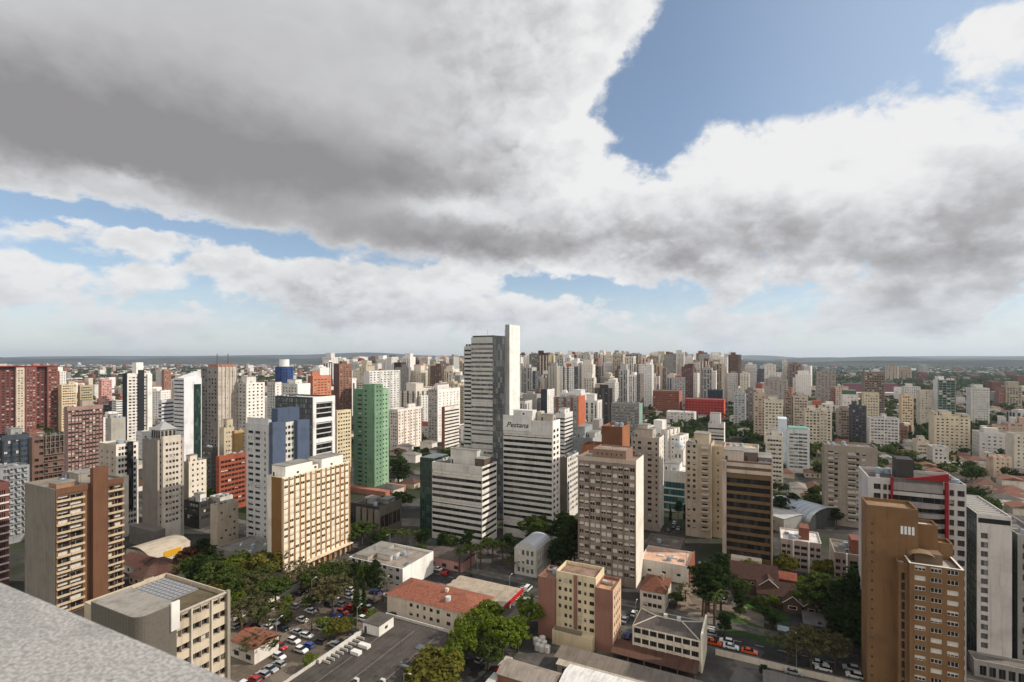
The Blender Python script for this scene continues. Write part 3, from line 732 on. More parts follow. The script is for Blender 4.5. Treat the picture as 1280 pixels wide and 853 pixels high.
BRK = (146, 98, 80)
def x_brick(root, w, d, h, rng):
    y0 = -d / 2; cm = paint((216, 194, 150)); bm = paint(BRK, .85, .3)
    xs = [-w / 2, -w / 2 + w * .235, -w / 2 + w * .77, w / 2]
    # the ochre middle stands back between two brick wings, and a little higher
    block(root, xs[1] + .005, xs[2] - .005, y0 + 1.2, d / 2 + .5, 0, h + 2.2, cm,
          {'F': FC(cols=[(.10, .9), (.25, .9), (.37, .8), (.60, 1.0), (.74, .7), (.90, 1.4)], wh=1.15, fh=2.62, sill=.95, z0=3.4, rec=.15, blind=.25, col=(214, 194, 152), top=.9)}, (150, 120, 100), 1.0, rng)
    mb = MB(); mb.box(xs[1] + (xs[2] - xs[1]) * .46, xs[1] + (xs[2] - xs[1]) * .54, y0 + .8, y0 + 1.197, 4.4, h + 2.0, bm); mb.obj('pilaster', root)
    mb = MB(); mb.box(xs[1] + .02, xs[2] - .02, y0 - 2.2, y0 + 1.19, 0, 4.2, paint((208, 186, 142))); mb.box(xs[1] + .6, xs[2] - 3.6, y0 - 2.0, y0 - .6, 4.202, 4.9, plain((120, 110, 98))); mb.obj('annex', root)
    a, ro = block(root, xs[0], xs[1], y0, d / 2, 0, h, bm, {}, (140, 108, 88), .9, rng)
    clutter(ro, xs[0], xs[1], y0, d / 2, h - .9, rng, 2)
    a, ro = block(root, xs[2], xs[3], y0 + .1, d / 2 - .1, 0, h, bm, {'R': FC(n=4, ww=.9, wh=1.1, fh=2.62, sill=.95, z0=1.0, rec=.15, col=(214, 178, 142), blind=.3, top=.8)}, (196, 150, 112), .9, rng)
    clutter(ro, xs[2], xs[3], y0, d / 2, h - .9, rng, 2)
def brick():
    cen, w, d, D = footprint(672.5, 766, 775, 819)
    d = 9.5; C = Vector(((766 - 640) / 640 * D, D, 0)); cen = C + V * (w / 2) + U * (d / 2)
    h = EYE - (739 - HOR) / FPX * D
    root = empty('apartment_building', (cen.x, cen.y, 0), GRZ); tag(root, 'small apartment block with brick red wings and a beige yellow recessed middle', 'apartment block')
    CTX.near = True; x_brick(root, w, d, h, random.Random(8)); flush_windows(root); FOOT.append((cen.x, cen.y, w, d, GRZ, 'brick')); LAND.append((720, 720, D, 'the brick and ochre block'))
brick()

def x_school(root, w, d, h, rng):
    m = roofmat((92, 84, 78), 'sheet'); ro = hip_roof(root, w - .9, d - .9, h - .2, 1.5, m, .3)
    wm = plain((196, 188, 176)); x0, x1, y0, y1 = -w / 2 + .3, w / 2 - .3, -d / 2 + .3, d / 2 - .3; k = (y1 - y0) / 2
    for a, b in (((x0, y0, h - .1), (x0 + k, 0, h + 1.4)), ((x1, y0, h - .1), (x1 - k, 0, h + 1.4)), ((x0, y1, h - .1), (x0 + k, 0, h + 1.4)), ((x1, y1, h - .1), (x1 - k, 0, h + 1.4)), ((x0 + k, 0, h + 1.4), (x1 - k, 0, h + 1.4))):
        mb = MB(); mb.tube(a, b, .16, .16, wm, 5); mb.obj('ridge_cap', ro)
    for x in (-1.5, 2.2):
        mb = MB(); mb.box(x, x + 1, -.2, .9, h + .8, h + 2.3, plain((200, 194, 184))); mb.obj('chimney', ro)
    mb = MB(); mb.box(w / 2 + .003, w / 2 + .5, -d / 2 - .6, d / 2 + .4, 0, h + 1.9, paint((236, 224, 196))); mb.obj('end_wall', root)
    for k in range(9):
        mb = MB(); x = -w / 2 + .35 + k * (w - .7) / 8; mb.box(x - .16, x + .16, -d / 2 - .25, -d / 2 - .003, 0, h - .3, paint((222, 208, 184))); mb.obj('pilaster', root)
B('school_building', 'cream building with rows of broad dark windows under a low grey hip roof', 790.5, 876, None, 804, yb=840, d=11.5, col=(216, 202, 178), h=8.4,
  F=FC(n=8, ww=2.0, wh=1.5, fh=2.75, sill=.8, z0=.1, m=.3, rec=.25, blind=.12, col=(220, 206, 182), top=.1, mull=3, fr=(90, 84, 78)), roof=False, clut=0, extra=x_school, phrase='the cream building with broad windows', cat='school')

def x_house(rise, rc, kind='tile', over=.5, dirn='x', gable=False, chim=True):
    def f(root, w, d, h, rng):
        ro = hip_roof(root, w, d, h + .02, rise, roofmat(rc, kind), over, dirn, gable=gable)
        if chim:
            mb = MB(); mb.box(w * .2, w * .2 + .9, 0.2, 1.1, h + rise * .3, h + rise + .6, paint((170, 150, 130))); mb.obj('chimney', ro)
    return f
B('house', 'square cream house under a mossy brown tiled hip roof, below the tan grey tower', 800, 831, 841, 741, yb=767, col=(222, 208, 190), d=13, h=6.6, F=FC(n=4, ww=1.3, wh=1.3, fh=3.0, z0=.2, top=.3, blind=.3), S=FC(n=3, ww=1.1, wh=1.3, fh=3.0, z0=.2, top=.3), roof=False, clut=0, extra=x_house(3.0, (112, 66, 44)), cat='house', phrase='the mossy brown roofed house')
def x_salmon(root, w, d, h, rng):
    for x in (-w * .2, w * .1):
        mb = MB(); mb.box(x, x + 2.4, -1, .6, h - .8, h - .2, plain((215, 205, 195))); mb.obj('skylight', root)
    mb = MB(); mb.box(w / 2 - .1, w / 2 + .35, -d / 2, d / 2, 0, h + .5, paint((150, 84, 52))); mb.obj('end_wall', root)
B('shop_building', 'low white shop with a peach flat roof and brick parapet, beside palms', 800, 861, 867, 708, yb=731, col=(214, 204, 192), d=16, h=6.8, F=FC(n=3, ww=1.4, wh=1, fh=3, z0=1.4, skip=.4), roofc=(222, 176, 146), rim=.7, clut=1, extra=x_salmon, cat='shop', phrase='the peach roofed shop')
B('shop_building', 'dark grey flat roofed shop behind the peach roofed one', 806, 850, 880, 694, D=212, col=(120, 112, 104), d=14, h=6.5, roofc=(112, 100, 90), clut=3, F=FC(n=4, ww=1.6), cat='shop')

# tan grey tower with pale panels
def x_pink(root, w, d, h, rng):
    block(root, -w / 2 + .26 * w, w / 2 - .17 * w, -d / 2 + .3, d / 2 - 2, h - .9, h + 3.2, paint((142, 112, 92)), {'F': FC(n=6, ww=.5, wh=.9, fh=3, z0=1.0, rec=.1, blind=0)}, (150, 130, 112), .5, rng)
    fb = MB(); fb.box(-w / 2 - .1, w / 2 + .1, -d / 2 - .25, -d / 2 - .003, h - 1.6, h + .05, paint((186, 166, 146)), True); fb.obj('cornice', root)
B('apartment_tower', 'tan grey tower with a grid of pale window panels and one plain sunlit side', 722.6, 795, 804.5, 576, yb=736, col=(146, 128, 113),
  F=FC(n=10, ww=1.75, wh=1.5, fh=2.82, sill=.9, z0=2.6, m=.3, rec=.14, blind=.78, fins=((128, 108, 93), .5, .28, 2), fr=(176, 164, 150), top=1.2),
  S=BL((236, 226, 210)), clut=4, roofc=(150, 124, 104), extra=x_pink, phrase='the tan grey panel tower')  # side painted in its sunlit tone, far paler than the shaded front

# ochre tower, right
def x_ochre(root, w, d, h, rng):
    oc = paint((130, 92, 48), .75, .34)
    # slab standing behind, taller, to the left
    hb = EYE - (627 - HOR) / FPX * 133
    x0 = -w / 2 - 7.6
    block(root, x0, x0 + 10.4, d / 2 - 4.2, d / 2 + 4.5, 0, hb, oc, {'F': FC(cols=[(.10, .45)], wh=.6, fh=2.4, sill=1.2, z0=1, rec=.1, blind=0, top=3)}, (150, 120, 84), .8, rng)
    mb = MB(); F = -1
    for k in range(4): mb = MB(); mb.box(x0 + 6.9 + k * .75, x0 + 7.4 + k * .75, d / 2 - 4.25, d / 2 - 4.203, hb - 6.4, hb - 4.4, plain((225, 225, 222))); mb.obj('window', root)
    hc = hb - 4.2
    block(root, x0 + 10.41, x0 + 15.0, d / 2 - 1.0, d / 2 + 4.0, 0, hc, oc, {}, (214, 210, 204), .8, rng)
    block(root, x0 + 15.01, x0 + 18.0, d / 2 - .6, d / 2 + 4.0, 0, hc - 4.2, oc, {}, (160, 130, 90), .8, rng)
    # stepped crown on the front block
    ro = [q for q in root.children if q.name.startswith('roof')][0]
    mb = MB(); mb.box(-w * .32, w * .22, -.5, 3.2, h - .9, h + 1.5, paint((120, 98, 72))); mb.obj('roof_room', ro)
    pts = [(-w * .20 + 2.6 * math.cos(t), 0, h + .9 + 1.1 * math.sin(t)) for t in [math.pi * k / 8 for k in range(9)]]
    mb = MB()
    for k in range(8): mb.quad((pts[k][0], -2.5, pts[k][2]), (pts[k][0], 1.2, pts[k][2]), (pts[k + 1][0], 1.2, pts[k + 1][2]), (pts[k + 1][0], -2.5, pts[k + 1][2]), plain((130, 108, 82), .5))
    mb.obj('barrel_vault', ro)
    cm = plain((225, 220, 210)); mb = MB()
    mb.box(-w / 2 - .05, w / 2 + .05, -d / 2 - .05, -d / 2 + .35, h + .003, h + .12, cm); mb.box(w / 2 - .35, w / 2 + .05, -d / 2 + .36, d / 2, h + .003, h + .12, cm); mb.box(-w / 2 - .05, -w / 2 + .35, -d / 2 + .36, d / 2 - 4.3, h + .003, h + .12, cm); mb.obj('coping', ro)
    block(root, -w / 2 - 1.9, -w / 2 - .004, -d / 2 + 1.4, d / 2 - 4.21, 0, h - .6, oc, {'F': FC(cols=[(.5, .7)], wh=1.9, fh=2.36, sill=.3, z0=.5, rec=.5, blind=0)}, (190, 186, 178), .7, rng)
B('apartment_tower', 'ochre brown tower with white framed windows and a tall blind slab behind', None, 1137, 1190, 704, D=122, d=9.5, w=10.1, col=(130, 92, 48),
  F=FC(cols=[(.20, 2.1), (.50, 2.1), (.80, 2.1)], wh=1.15, fh=2.36, sill=.9, z0=1.0, rec=.25, blind=.55, col=(132, 94, 50), fr=(236, 230, 220), mull=2, top=.6), clut=0, roofc=(170, 160, 146), rim=.9, extra=x_ochre, phrase='the ochre tower')

# white tower with the red fin
def x_red(root, w, d, h, rng):
    y0 = -d / 2; red = plain((140, 26, 34), .45); wm = paint((150, 142, 140)); gm = glass('dark')
    # bowed balcony front between the white ends
    a, b = -w / 2 + w * .255, -w / 2 + w * .775
    n = 10
    for k in range(18):
        z = .6 + 2.62 * k - .35
        if z > h - 4: break
        mb = MB(); pts = []
        for q in range(n + 1):
            t = q / n; x = a + (b - a) * t; pts.append((x, y0 - .1 - 1.5 * math.sin(math.pi * t) ** .7))
        for q in range(n):
            (xa, ya), (xb, yb) = pts[q], pts[q + 1]
            mb.quad((xa, ya, z), (xb, yb, z), (xb, yb, z + 1.1), (xa, ya, z + 1.1), wm)
            mb.quad((xa, ya, z + 1.1), (xb, yb, z + 1.1), (xb, y0 - .05, z + 1.1), (xa, y0 - .05, z + 1.1), wm)
            mb.quad((xa, y0 - .05, z), (xb, y0 - .05, z), (xb, yb, z), (xa, ya, z), wm)
        mb.obj('balcony', root)
    mb = MB(); mb.quad((a, y0 - .1, h - 3), (b, y0 - .1, h - 3), (b, y0 - .1, h + .4), (a, y0 - .1, h + .4), wm); mb.box(a, b, y0 - .1, y0 - .003, h - .75, h + .4, wm); mb.obj('crown_band', root)
    # red blade with a sloping top
    xb = b + .3
    mb = MB(); mb.prism([(xb, y0 - .9), (xb + .7, y0 - .9), (xb + .7, y0 - .004), (xb, y0 - .004)], h - 24, h + .3, red); mb.obj('red_fin', root)
    mb = MB(); i = len(mb.v)
    P = [(xb - 8.5, h + .42), (xb + .7, h + .42), (xb + .7, h + 2.6)]
    mb.poly([(x, y0 - .89, z) for x, z in P], red); mb.poly([(x, y0 - .3, z) for x, z in reversed(P)], red)
    for q in range(3):
        r = (q + 1) % 3; mb.quad((P[q][0], y0 - .3, P[q][1]), (P[r][0], y0 - .3, P[r][1]), (P[r][0], y0 - .89, P[r][1]), (P[q][0], y0 - .89, P[q][1]), red)
    mb.obj('red_canopy', root)
    mb = MB(); mb.box(-w / 2 + w * .24, -w / 2 + w * .265, y0 - .5, y0 - .003, h - 6, h + .6, red); mb.obj('red_panel', root)
    ro = [q for q in root.children if q.name.startswith('roof')][0]
    mb = MB(); mb.box(-w * .14, w * .04, -2, 4, h - .88, h + 4.6, paint((64, 60, 58))); mb.obj('stair_house', ro)
B('apartment_tower', 'white tower with bowed balconies and a red blade rising above its roof', None, 1085, 1208, 596, yb=826, d=16, col=(188, 182, 179),
  F=FC(cols=[(.10, 1.6), (.185, .9), (.515, 12.8), (.86, 1.0), (.95, 1.5)], wh=1.6, fh=2.62, sill=.75, z0=.6, rec=.5, blind=.12, mull=4, top=1.6), clut=4, roofc=(96, 86, 80), extra=x_red, phrase='the white tower with the red blade')

def x_panel(root, w, d, h, rng):
    y0 = -d / 2
    fb = MB(); fb.box(-w / 2 + .3, w / 2 - .3, y0 - .06, y0 - .003, h - 2.4, h - 1.1, plain((40, 42, 44), .3)); fb.obj('louvre_band', root)
    ro = [q for q in root.children if q.name.startswith('roof')][0]
    for k in range(9):
        mb = MB(); y = y0 + 2 + k * (d - 4) / 8; mb.box(-w / 2 + 1, w / 2 - 1, y, y + .35, h - .88, h - .1, plain((200, 198, 192))); mb.obj('roof_beam', ro)
    block(root, -w / 2 - 2, w / 2 + 8, y0 - 5, y0 - .01, 0, 4.5, paint((150, 146, 140)), {'F': FC(n=8, ww=1.4, wh=2.6, sill=.5, fh=4, z0=.1, blind=.1, top=.2)}, (120, 114, 108), .6, rng)
B('office_tower', 'pale grey office tower with one column of framed windows and a dark flank', 1204, 1221, 1265, 642, yb=835, d=24, col=(196, 190, 184),
  F=FC(cols=[(.22, 1.5)], wh=1.55, fh=2.5, sill=.6, z0=5.2, rec=.3, blind=.1, col=(202, 196, 190), gk='grey', fr=(112, 108, 102), top=4.6), S=FC(n=10, ww=2.3, wh=2.2, fh=2.5, sill=.1, z0=1, rec=.06, m=.2, gk='green', blind=0, col=(40, 60, 54)),
  clut=0, roofc=(150, 146, 140), extra=x_panel, cat='office tower', phrase='the pale grey panel tower')
B('office_tower', 'dark glass and grey tower cut by the picture edge beside the pale panel tower', 1266, 1272, 1310, 668, yb=838, d=24, col=(150, 146, 140), F=FC(n=6, ww=1.8, wh=1.7, fh=2.9), S=FC(n=9, ww=2, wh=2.3, fh=2.9, sill=.2, gk='green', rec=.05, blind=0, col=(60, 72, 64)), clut=2)

# gold banded office
def x_gold(root, w, d, h, rng):
    y0 = -d / 2
    for x0, x1 in ((-w / 2 - .01, -w / 2 + 1.6), (w / 2 - .5, w / 2 + .02)):
        fb = MB(); fb.box(x0, x1, y0 - .5, y0 - .003, 0, h, paint((186, 168, 156))); fb.obj('pier', root)
    for zz in (h - 2.2, h - 5.0):
        fb = MB(); fb.box(-w / 2 + 1.61, w / 2 - .51, y0 - .32, y0 - .003, zz, zz + 1.5, paint((196, 178, 164)), True); fb.obj('crown_band', root)
    fb = MB(); fb.box(-w / 2 + 3.5, w / 2 - 4, y0 - 3.5, y0 - .004, 0, 3.4, plain((216, 204, 186))); fb.obj('entrance_canopy', root)
B('office_tower', 'dark bronze office block with gold horizontal bands in a mauve frame', 903, 966, None, 580, yb=711, d=22, col=(150, 134, 124),
  F=FC(n=1, ww=None, wh=2.1, fh=3.35, sill=.5, z0=2.6, m=.9, rec=.35, gk='dark', blind=.0, mull=9, fr=(46, 36, 22), col=(116, 88, 50), top=6.6), clut=2, roofc=(150, 136, 124),
  pent=[(.02, .42, .2, .7, 4.4, (190, 172, 158)), (.42, .7, .3, .8, 3.6, (104, 86, 80)), (.72, .98, .3, .9, 1.8, (120, 110, 104))], extra=x_gold, cat='office tower', phrase='the gold banded office')
B('apartment_tower', 'pale beige stepped block rising behind the gold banded office', 902, 948, None, 561, D=250, d=14, col=(210, 192, 160), F=FC(n=7, ww=1.2, wh=1.2), clut=3, roofc=(200, 182, 160), pent=[(.05, .2, .2, .5, 1.8, (190, 90, 70))])
def x_cream(root, w, d, h, rng):
    block(root, w / 2 + .01, w / 2 + 5.5, -d / 2 + 3.2, d / 2, 0, h - 1, paint((196, 174, 138)), {'F': FC(n=1, ww=.8, wh=1.1, fh=2.75, z0=3, rec=.15)}, (150, 136, 120), .8, rng)
B('apartment_tower', 'slim beige tower with stacked balconies, standing next to the gold banded office', 857, 889, None, 556, yb=674, d=16, col=(188, 172, 148),
  F=FC(cols=[(.12, 1.2), (.34, 1.2), (.76, 2.6)], wh=1.4, fh=2.75, sill=.8, z0=3.2, rec=.3, bal=((206, 190, 166), .9, [2], .9), blind=.4, top=1.0), clut=3, roofc=(150, 136, 120), pent=[(.3, .9, .2, .8, 5.2, (196, 178, 150))], extra=x_cream, phrase='the slim beige balcony tower')
B('apartment_tower', 'grey beige tower with dark square windows, between the tan grey and slim beige towers', 789, 824, 829, 548, yb=665, d=13, col=(170, 158, 144),
  F=FC(cols=[(.10, .9), (.30, 1.6), (.66, 1.9), (.9, .9)], wh=1.3, fh=2.75, sill=.9, z0=3.2, rec=.3, blind=.2), S=FC(n=2, ww=.8, col=(230, 222, 208)), clut=3, pent=[(.1, .75, .1, .8, 4.6, (182, 170, 154)), (.2, .55, .2, .7, 6.6, (188, 176, 160))], phrase='the grey beige tower')
def x_orange(root, w, d, h, rng):
    block(root, -w / 2 - 9, -w / 2 - .01, -d / 2 - 2, d / 2 - 4, 0, h - 9, paint((150, 88, 44)), {}, (120, 80, 60), .9, rng)
B('office_building', 'stepped rust brown block with blind walls, behind the tan grey tower', 752, 778, 788, 534, D=232, d=14, col=(152, 92, 50), F=BL((112, 70, 40)), S=BL((166, 100, 52)), clut=2, roofc=(130, 86, 62), extra=x_orange)
B('office_building', 'low teal glass block with a white upper storey, between two beige towers', 826, 858, None, 590, yb=642, d=18, col=(220, 216, 208), F=FC(n=1, ww=None, wh=3.2, fh=4.0, sill=.3, z0=1, rec=.1, gk='teal', blind=0, mull=6, fr=(120, 150, 140), top=5.5), clut=3, roofc=(226, 222, 214), pent=[(.1, .7, .2, .8, 4, (226, 224, 220))], cat='office block')
# ------------------------------------------------------------------ the towers across the avenue
def x_tall(root, w, d, h, rng):
    y0 = -d / 2; wm = paint((232, 228, 220))
    # white blade on the sunny side, darker glazed shaft, and a low banded wing
    block(root, w / 2 + .01, w / 2 + 2.6, y0 + .4, d / 2 + 1, 0, h + 6.4, wm, {'F': BL((150, 150, 146))}, (190, 186, 180), .6, rng)  # blade front painted grey for its shade, the rest left white
    fb = MB(); fb.box(w / 2 - 7.0, w / 2 - .003, y0 - .55, y0 - .003, 0, h + .4, glass('grey')); fb.obj('glass_shaft', root)
    fb = MB()
    for k in range(int(h / 3.2)): fb.box(w / 2 - 6.95, w / 2 - .05, y0 - .62, y0 - .553, 1 + k * 3.2, 1.12 + k * 3.2, plain((120, 124, 122)))
    fb.obj('mullion_grid', root)
    block(root, -w / 2 - 5.8, -w / 2 - .01, y0 + 2, d / 2, 0, h - 4.8, paint((196, 196, 190)), {'F': RIB(wh=1.0, fh=2.25, sill=.7, z0=3, mull=3, gk='dark', rec=.3)}, (90, 92, 90), .9, rng)
    fb = MB(); fb.box(-w / 2 + .3, w / 2 - 7.2, y0 + 1, d / 2 - 1, h - .8, h + .9, glass('green')); fb.obj('plant_room', root)
    for x in (-w / 2 - 5.2, -w / 2 - 3.6, -w / 2 - 2.2):
        mb = MB(); mb.tube((x, y0 + 4, h - 5.6), (x, y0 + 4, h - 3.6), .55, .55, plain((60, 62, 62), .4), 10); mb.obj('vent', root)
B('office_tower', 'tallest grey banded office tower with a white blade wall up one side', 589, 631, None, 421, D=272, d=12.2, col=(192, 190, 182), rim=.9,
  F=RIB(wh=1.1, fh=2.45, sill=.75, z0=6, gk='grey', rec=.25, mull=3, top=1.5), clut=3, roofc=(90, 92, 90), extra=x_tall, cat='office tower', phrase='the tallest banded tower', near=True)
def x_y2(root, w, d, h, rng):
    y0 = -d / 2
    fb = MB(); fb.box(-w / 2 - 8.2, -w / 2 - .01, y0 + 1.8, d / 2, 0, h + 1.2, glass('green')); fb.obj('glass_wing', root)
    fb = MB()
    for k in range(12): fb.box(-w / 2 - 8.25, -w / 2 - .06, y0 + 1.72, y0 + 1.797, 2 + k * 3.0, 2.12 + k * 3.0, plain((70, 84, 78)))
    for k in range(7): fb.box(-w / 2 - 8.2 + k * 1.3, -w / 2 - 8.1 + k * 1.3, y0 + 1.64, y0 + 1.717, 0, h + 1, plain((70, 84, 78)))
    fb.obj('mullion_grid', root)
B('office_building', 'broad office block of white and black stripes with a dark glass wing', 540, 602.7, 621, 584, yb=684, col=(206, 204, 196),
  F=RIB(wh=1.45, fh=2.82, sill=.9, z0=2, gk='dark', rec=.3, mull=4, col=(196, 194, 186), top=1.2), S=RIB(wh=1.35, fh=2.82, sill=.9, z0=2, rec=.3, mull=2, col=(236, 230, 220), top=1.2),  # stripes painted paler on the sunlit side than on the shaded front
  clut=8, roofc=(112, 104, 92), rim=1.2, pent=[(.25, .78, .4, .85, 7.0, (206, 202, 194)), (.80, .98, .2, .8, 4.0, (96, 84, 72))], extra=x_y2, cat='office block', phrase='the striped office block')
def x_hotel(root, w, d, h, rng):
    y0 = -d / 2; wm = paint((210, 208, 202)); hs = 7.0
    a, b = -w / 2, -w / 2 + w * .60
    mb = MB(); mb.box(a, b, y0 - .25, y0 + .6, h - 5.4, h + 1.8, wm, True); mb.obj('sign_wall', root)
    mb = MB(); mb.box(a + .2 * w, b - .005 * w, y0 + 1, y0 + 6, h - .88, h + 4.4, wm); mb.obj('stair_house', root)
    mb = MB(); mb.box(a + .39 * w, a + .43 * w, y0 + .93, y0 + .997, h + 2.2, h + 3.2, plain((90, 90, 88))); mb.obj('vent', root)
    cu = bpy.data.curves.new('sign_lettering', 'FONT'); cu.body = 'Pestana'; cu.size = 3.4; cu.extrude = .05; cu.shear = .35; cu.align_x = 'CENTER'; cu.align_y = 'CENTER'; cu.offset = .02
    cu.materials.append(plain((36, 34, 34), .5))
    t_ = bpy.data.objects.new('sign_lettering', cu); me = bpy.data.meshes.new_from_object(t_); bpy.data.objects.remove(t_); o = bpy.data.objects.new('sign_lettering', me); COL.objects.link(o); o.parent = root; o.location = ((a + b) / 2, y0 - .31, h - 2.7); o.rotation_euler = (R_(90), 0, 0); o.scale = (1.1, 1, 1)
    # open frame at the crown
    mb = MB()
    for k in range(6): x = b + .25 + k * (w / 2 - b - .6) / 5; mb.box(x, x + .3, y0 - .05, y0 + .3, h - 5, h - 2.2, wm)
    mb.obj('crown_frame', root)
    mb = MB(); mb.box(w / 2 + .003, w / 2 + .35, y0 - .1, y0 + 1.0, 0, h, wm); mb.obj('corner_pier', root)
B('hotel_tower', 'white and dark striped hotel tower with a sign on its crown', 629, 690, 700, 527, yb=679, col=(202, 200, 192),
  F=RIB(wh=1.4, fh=2.75, sill=.85, z0=3.0, gk='dark', rec=.35, mull=5, col=(196, 194, 186), top=5.2), S=FC(n=2, ww=2.6, wh=1.5, fh=2.75, sill=.85, z0=3, rec=.3, col=(244, 240, 230), blind=.2, top=3), clut=6, roofc=(170, 160, 146),  # shaded front bands painted greyer, sunlit side painted near white
  pent=[(.7, .95, .4, .8, 3.4, (170, 162, 150)), (.62, .7, .5, .9, 4.6, (190, 180, 165))], extra=x_hotel, cat='hotel', phrase='the striped hotel tower')
B('office_building', 'narrow brown grey block with a banded side, squeezed behind the striped hotel', 700, 709, 723, 572, D=268, col=(120, 112, 96), F=BL((112, 104, 90)), S=FC(n=5, ww=2.2, wh=1.4, blind=.3, col=(226, 220, 208)), clut=3, roofc=(90, 92, 84))
# green tower
def x_green(root, w, d, h, rng):
    y0 = -d / 2
    block(root, w * .02, w / 2 + 1.0, y0 - 1.0, y0 + 7, 0, h + 3.2, paint((106, 148, 112)), {'F': FC(cols=[(.22, 1.6), (.85, .5)], wh=1.1, fh=2.9, sill=1, z0=2, rec=.4, blind=.1, top=2), 'R': FC(n=2, ww=1.1, wh=1.1, fh=2.9, z0=2, rec=.3)}, (110, 130, 108), .8, rng)
    fb = MB(); fb.box(-w / 2 - 2, w / 2 + 14, y0 - 6, d / 2, 0, 3.4, paint((176, 110, 84))); fb.obj('podium', root)
B('apartment_tower', 'tall green tower with white window ledges', 442, 468, 486, 487, yb=616, col=(102, 144, 108),
  F=FC(cols=[(.30, 3.4), (.72, 2.2)], wh=1.1, fh=2.9, sill=.95, z0=2, rec=.45, blind=.25, col=(98, 138, 104)), S=FC(n=4, ww=1.3, wh=1.1, fh=2.9, sill=.95, z0=2, rec=.35, blind=.35, col=(136, 178, 136)), clut=2, roofc=(110, 130, 108), extra=x_green, phrase='the green tower')  # shaded front in darker green, sunlit side in lighter green paint
# dark low block behind the avenue
def x_dark(root, w, d, h, rng):
    y0 = -d / 2
    for k in range(4):
        fb = MB(); x = -w / 2 + w * (.28 + .2 * k); fb.box(x, x + 2.6, y0 - .8, y0 - .004, 0, h - 1.5, paint((128, 118, 104))); fb.obj('column', root)
B('office_building', 'dark flat roofed low block with broad concrete piers, across from the long cream slab', 436, 474, 502, 634, yb=672, col=(64, 60, 56), F=FC(n=1, ww=None, wh=8, fh=9, sill=1, z0=1, mull=8, rec=.2, blind=0), S=FC(n=5, ww=3, wh=6, fh=7, sill=2.5, z0=1, rec=.3, blind=0, col=(110, 102, 90)), clut=7, roofc=(74, 70, 64), extra=x_dark, pent=[(.3, .6, .3, .6, 2.6, (150, 144, 134)), (.65, .9, .5, .85, 2., (120, 116, 110))], cat='office block', phrase='the dark low block')
# blue and white tower
def x_blue(root, w, d, h, rng):
    x1 = w / 2; y0 = -d / 2; bm = paint((76, 92, 118)); 
    block(root, x1 + .01, x1 + 2.2, y0 + .6, y0 + 7.5, 0, h + .8, bm, {}, (120, 130, 140), .8, rng)
    block(root, x1 + .01, x1 + 2.2, y0 + 14, y0 + 21, 0, h + .4, bm, {}, (120, 130, 140), .8, rng)
    block(root, x1 - 4, x1 - .01, y0 + 5, y0 + 17, h - 1.0, h + 6.5, paint((70, 86, 112)), {}, (150, 150, 148), .6, rng)
    fb = MB(); fb.box(-w / 2 + .1, w / 2, y0 - .02 + .3, y0 + .6, h, h + 2.6, paint((196, 196, 194))); fb.obj('parapet_screen', root)
B('apartment_tower', 'white banded tower with two pale blue slabs on its sunny side', 308, 335, 374, 531, yb=690, D=None, col=(196, 196, 194),
  F=FC(cols=[(.20, 3.4), (.52, 3.2), (.86, 1.0)], wh=1.25, fh=2.7, sill=.95, z0=2, rec=.5, blind=.25, col=(190, 190, 188)), S=FC(n=8, ww=1.4, wh=1.4, fh=2.7, blind=.4, col=(210, 208, 200)), clut=3, extra=x_blue, phrase='the blue and white tower')
# black glass office with white frame
def x_bw(root, w, d, h, rng):
    x1 = w / 2; y0 = -d / 2; wm = paint((232, 230, 226))
    for a, b, c, e in ((0, 1, h - 3.4, h + .2), ):
        fb = MB(); fb.box(x1 + .004, x1 + .6, y0, d / 2, h - 3.2, h + .1, wm, True); fb.obj('frame_head', root)
    for a, b in ((0, 2.2), (d - 2.2, d)):
        fb = MB(); fb.box(x1 + .004, x1 + .6, y0 + a, y0 + b, 0, h - 3.21, wm); fb.obj('frame_post', root)
    for k in range(5):
        z = h - 15.0 - k * 12
        if z > 2: fb = MB(); fb.box(x1 + .004, x1 + .55, y0 + 2.21, y0 + d - 2.21, z, z + 2.2, wm, True); fb.obj('frame_band', root)
B('office_tower', 'black glass office with a heavy white frame', 344, 390.7, 418, 497, yb=632, col=(58, 62, 64),
  F=FC(n=8, ww=3.4, wh=2.5, fh=3.0, sill=.25, z0=2, m=.2, rec=.05, gk='grey', blind=0, fr=(60, 64, 66), col=(64, 68, 70)), S=RIB(wh=2.4, fh=3.0, sill=.3, z0=2, m=2.4, gk='dark', col=(200, 200, 198), mull=8), clut=3, roofc=(190, 190, 186), extra=x_bw, cat='office tower', phrase='the black glass office')
B('office_building', 'square rust red office block with rows of shuttered windows', 270, 274, 308, 571, yb=642, col=(170, 84, 50), F=FC(n=2, ww=2), S=FC(n=7, ww=2.5, wh=1.4, fh=2.7, sill=.8, z0=2, blind=.1, rec=.15, gk='dark', col=(164, 78, 46), fr=(120, 60, 40)), clut=4, roofc=(104, 96, 90), cat='office block', phrase='the rust red block')
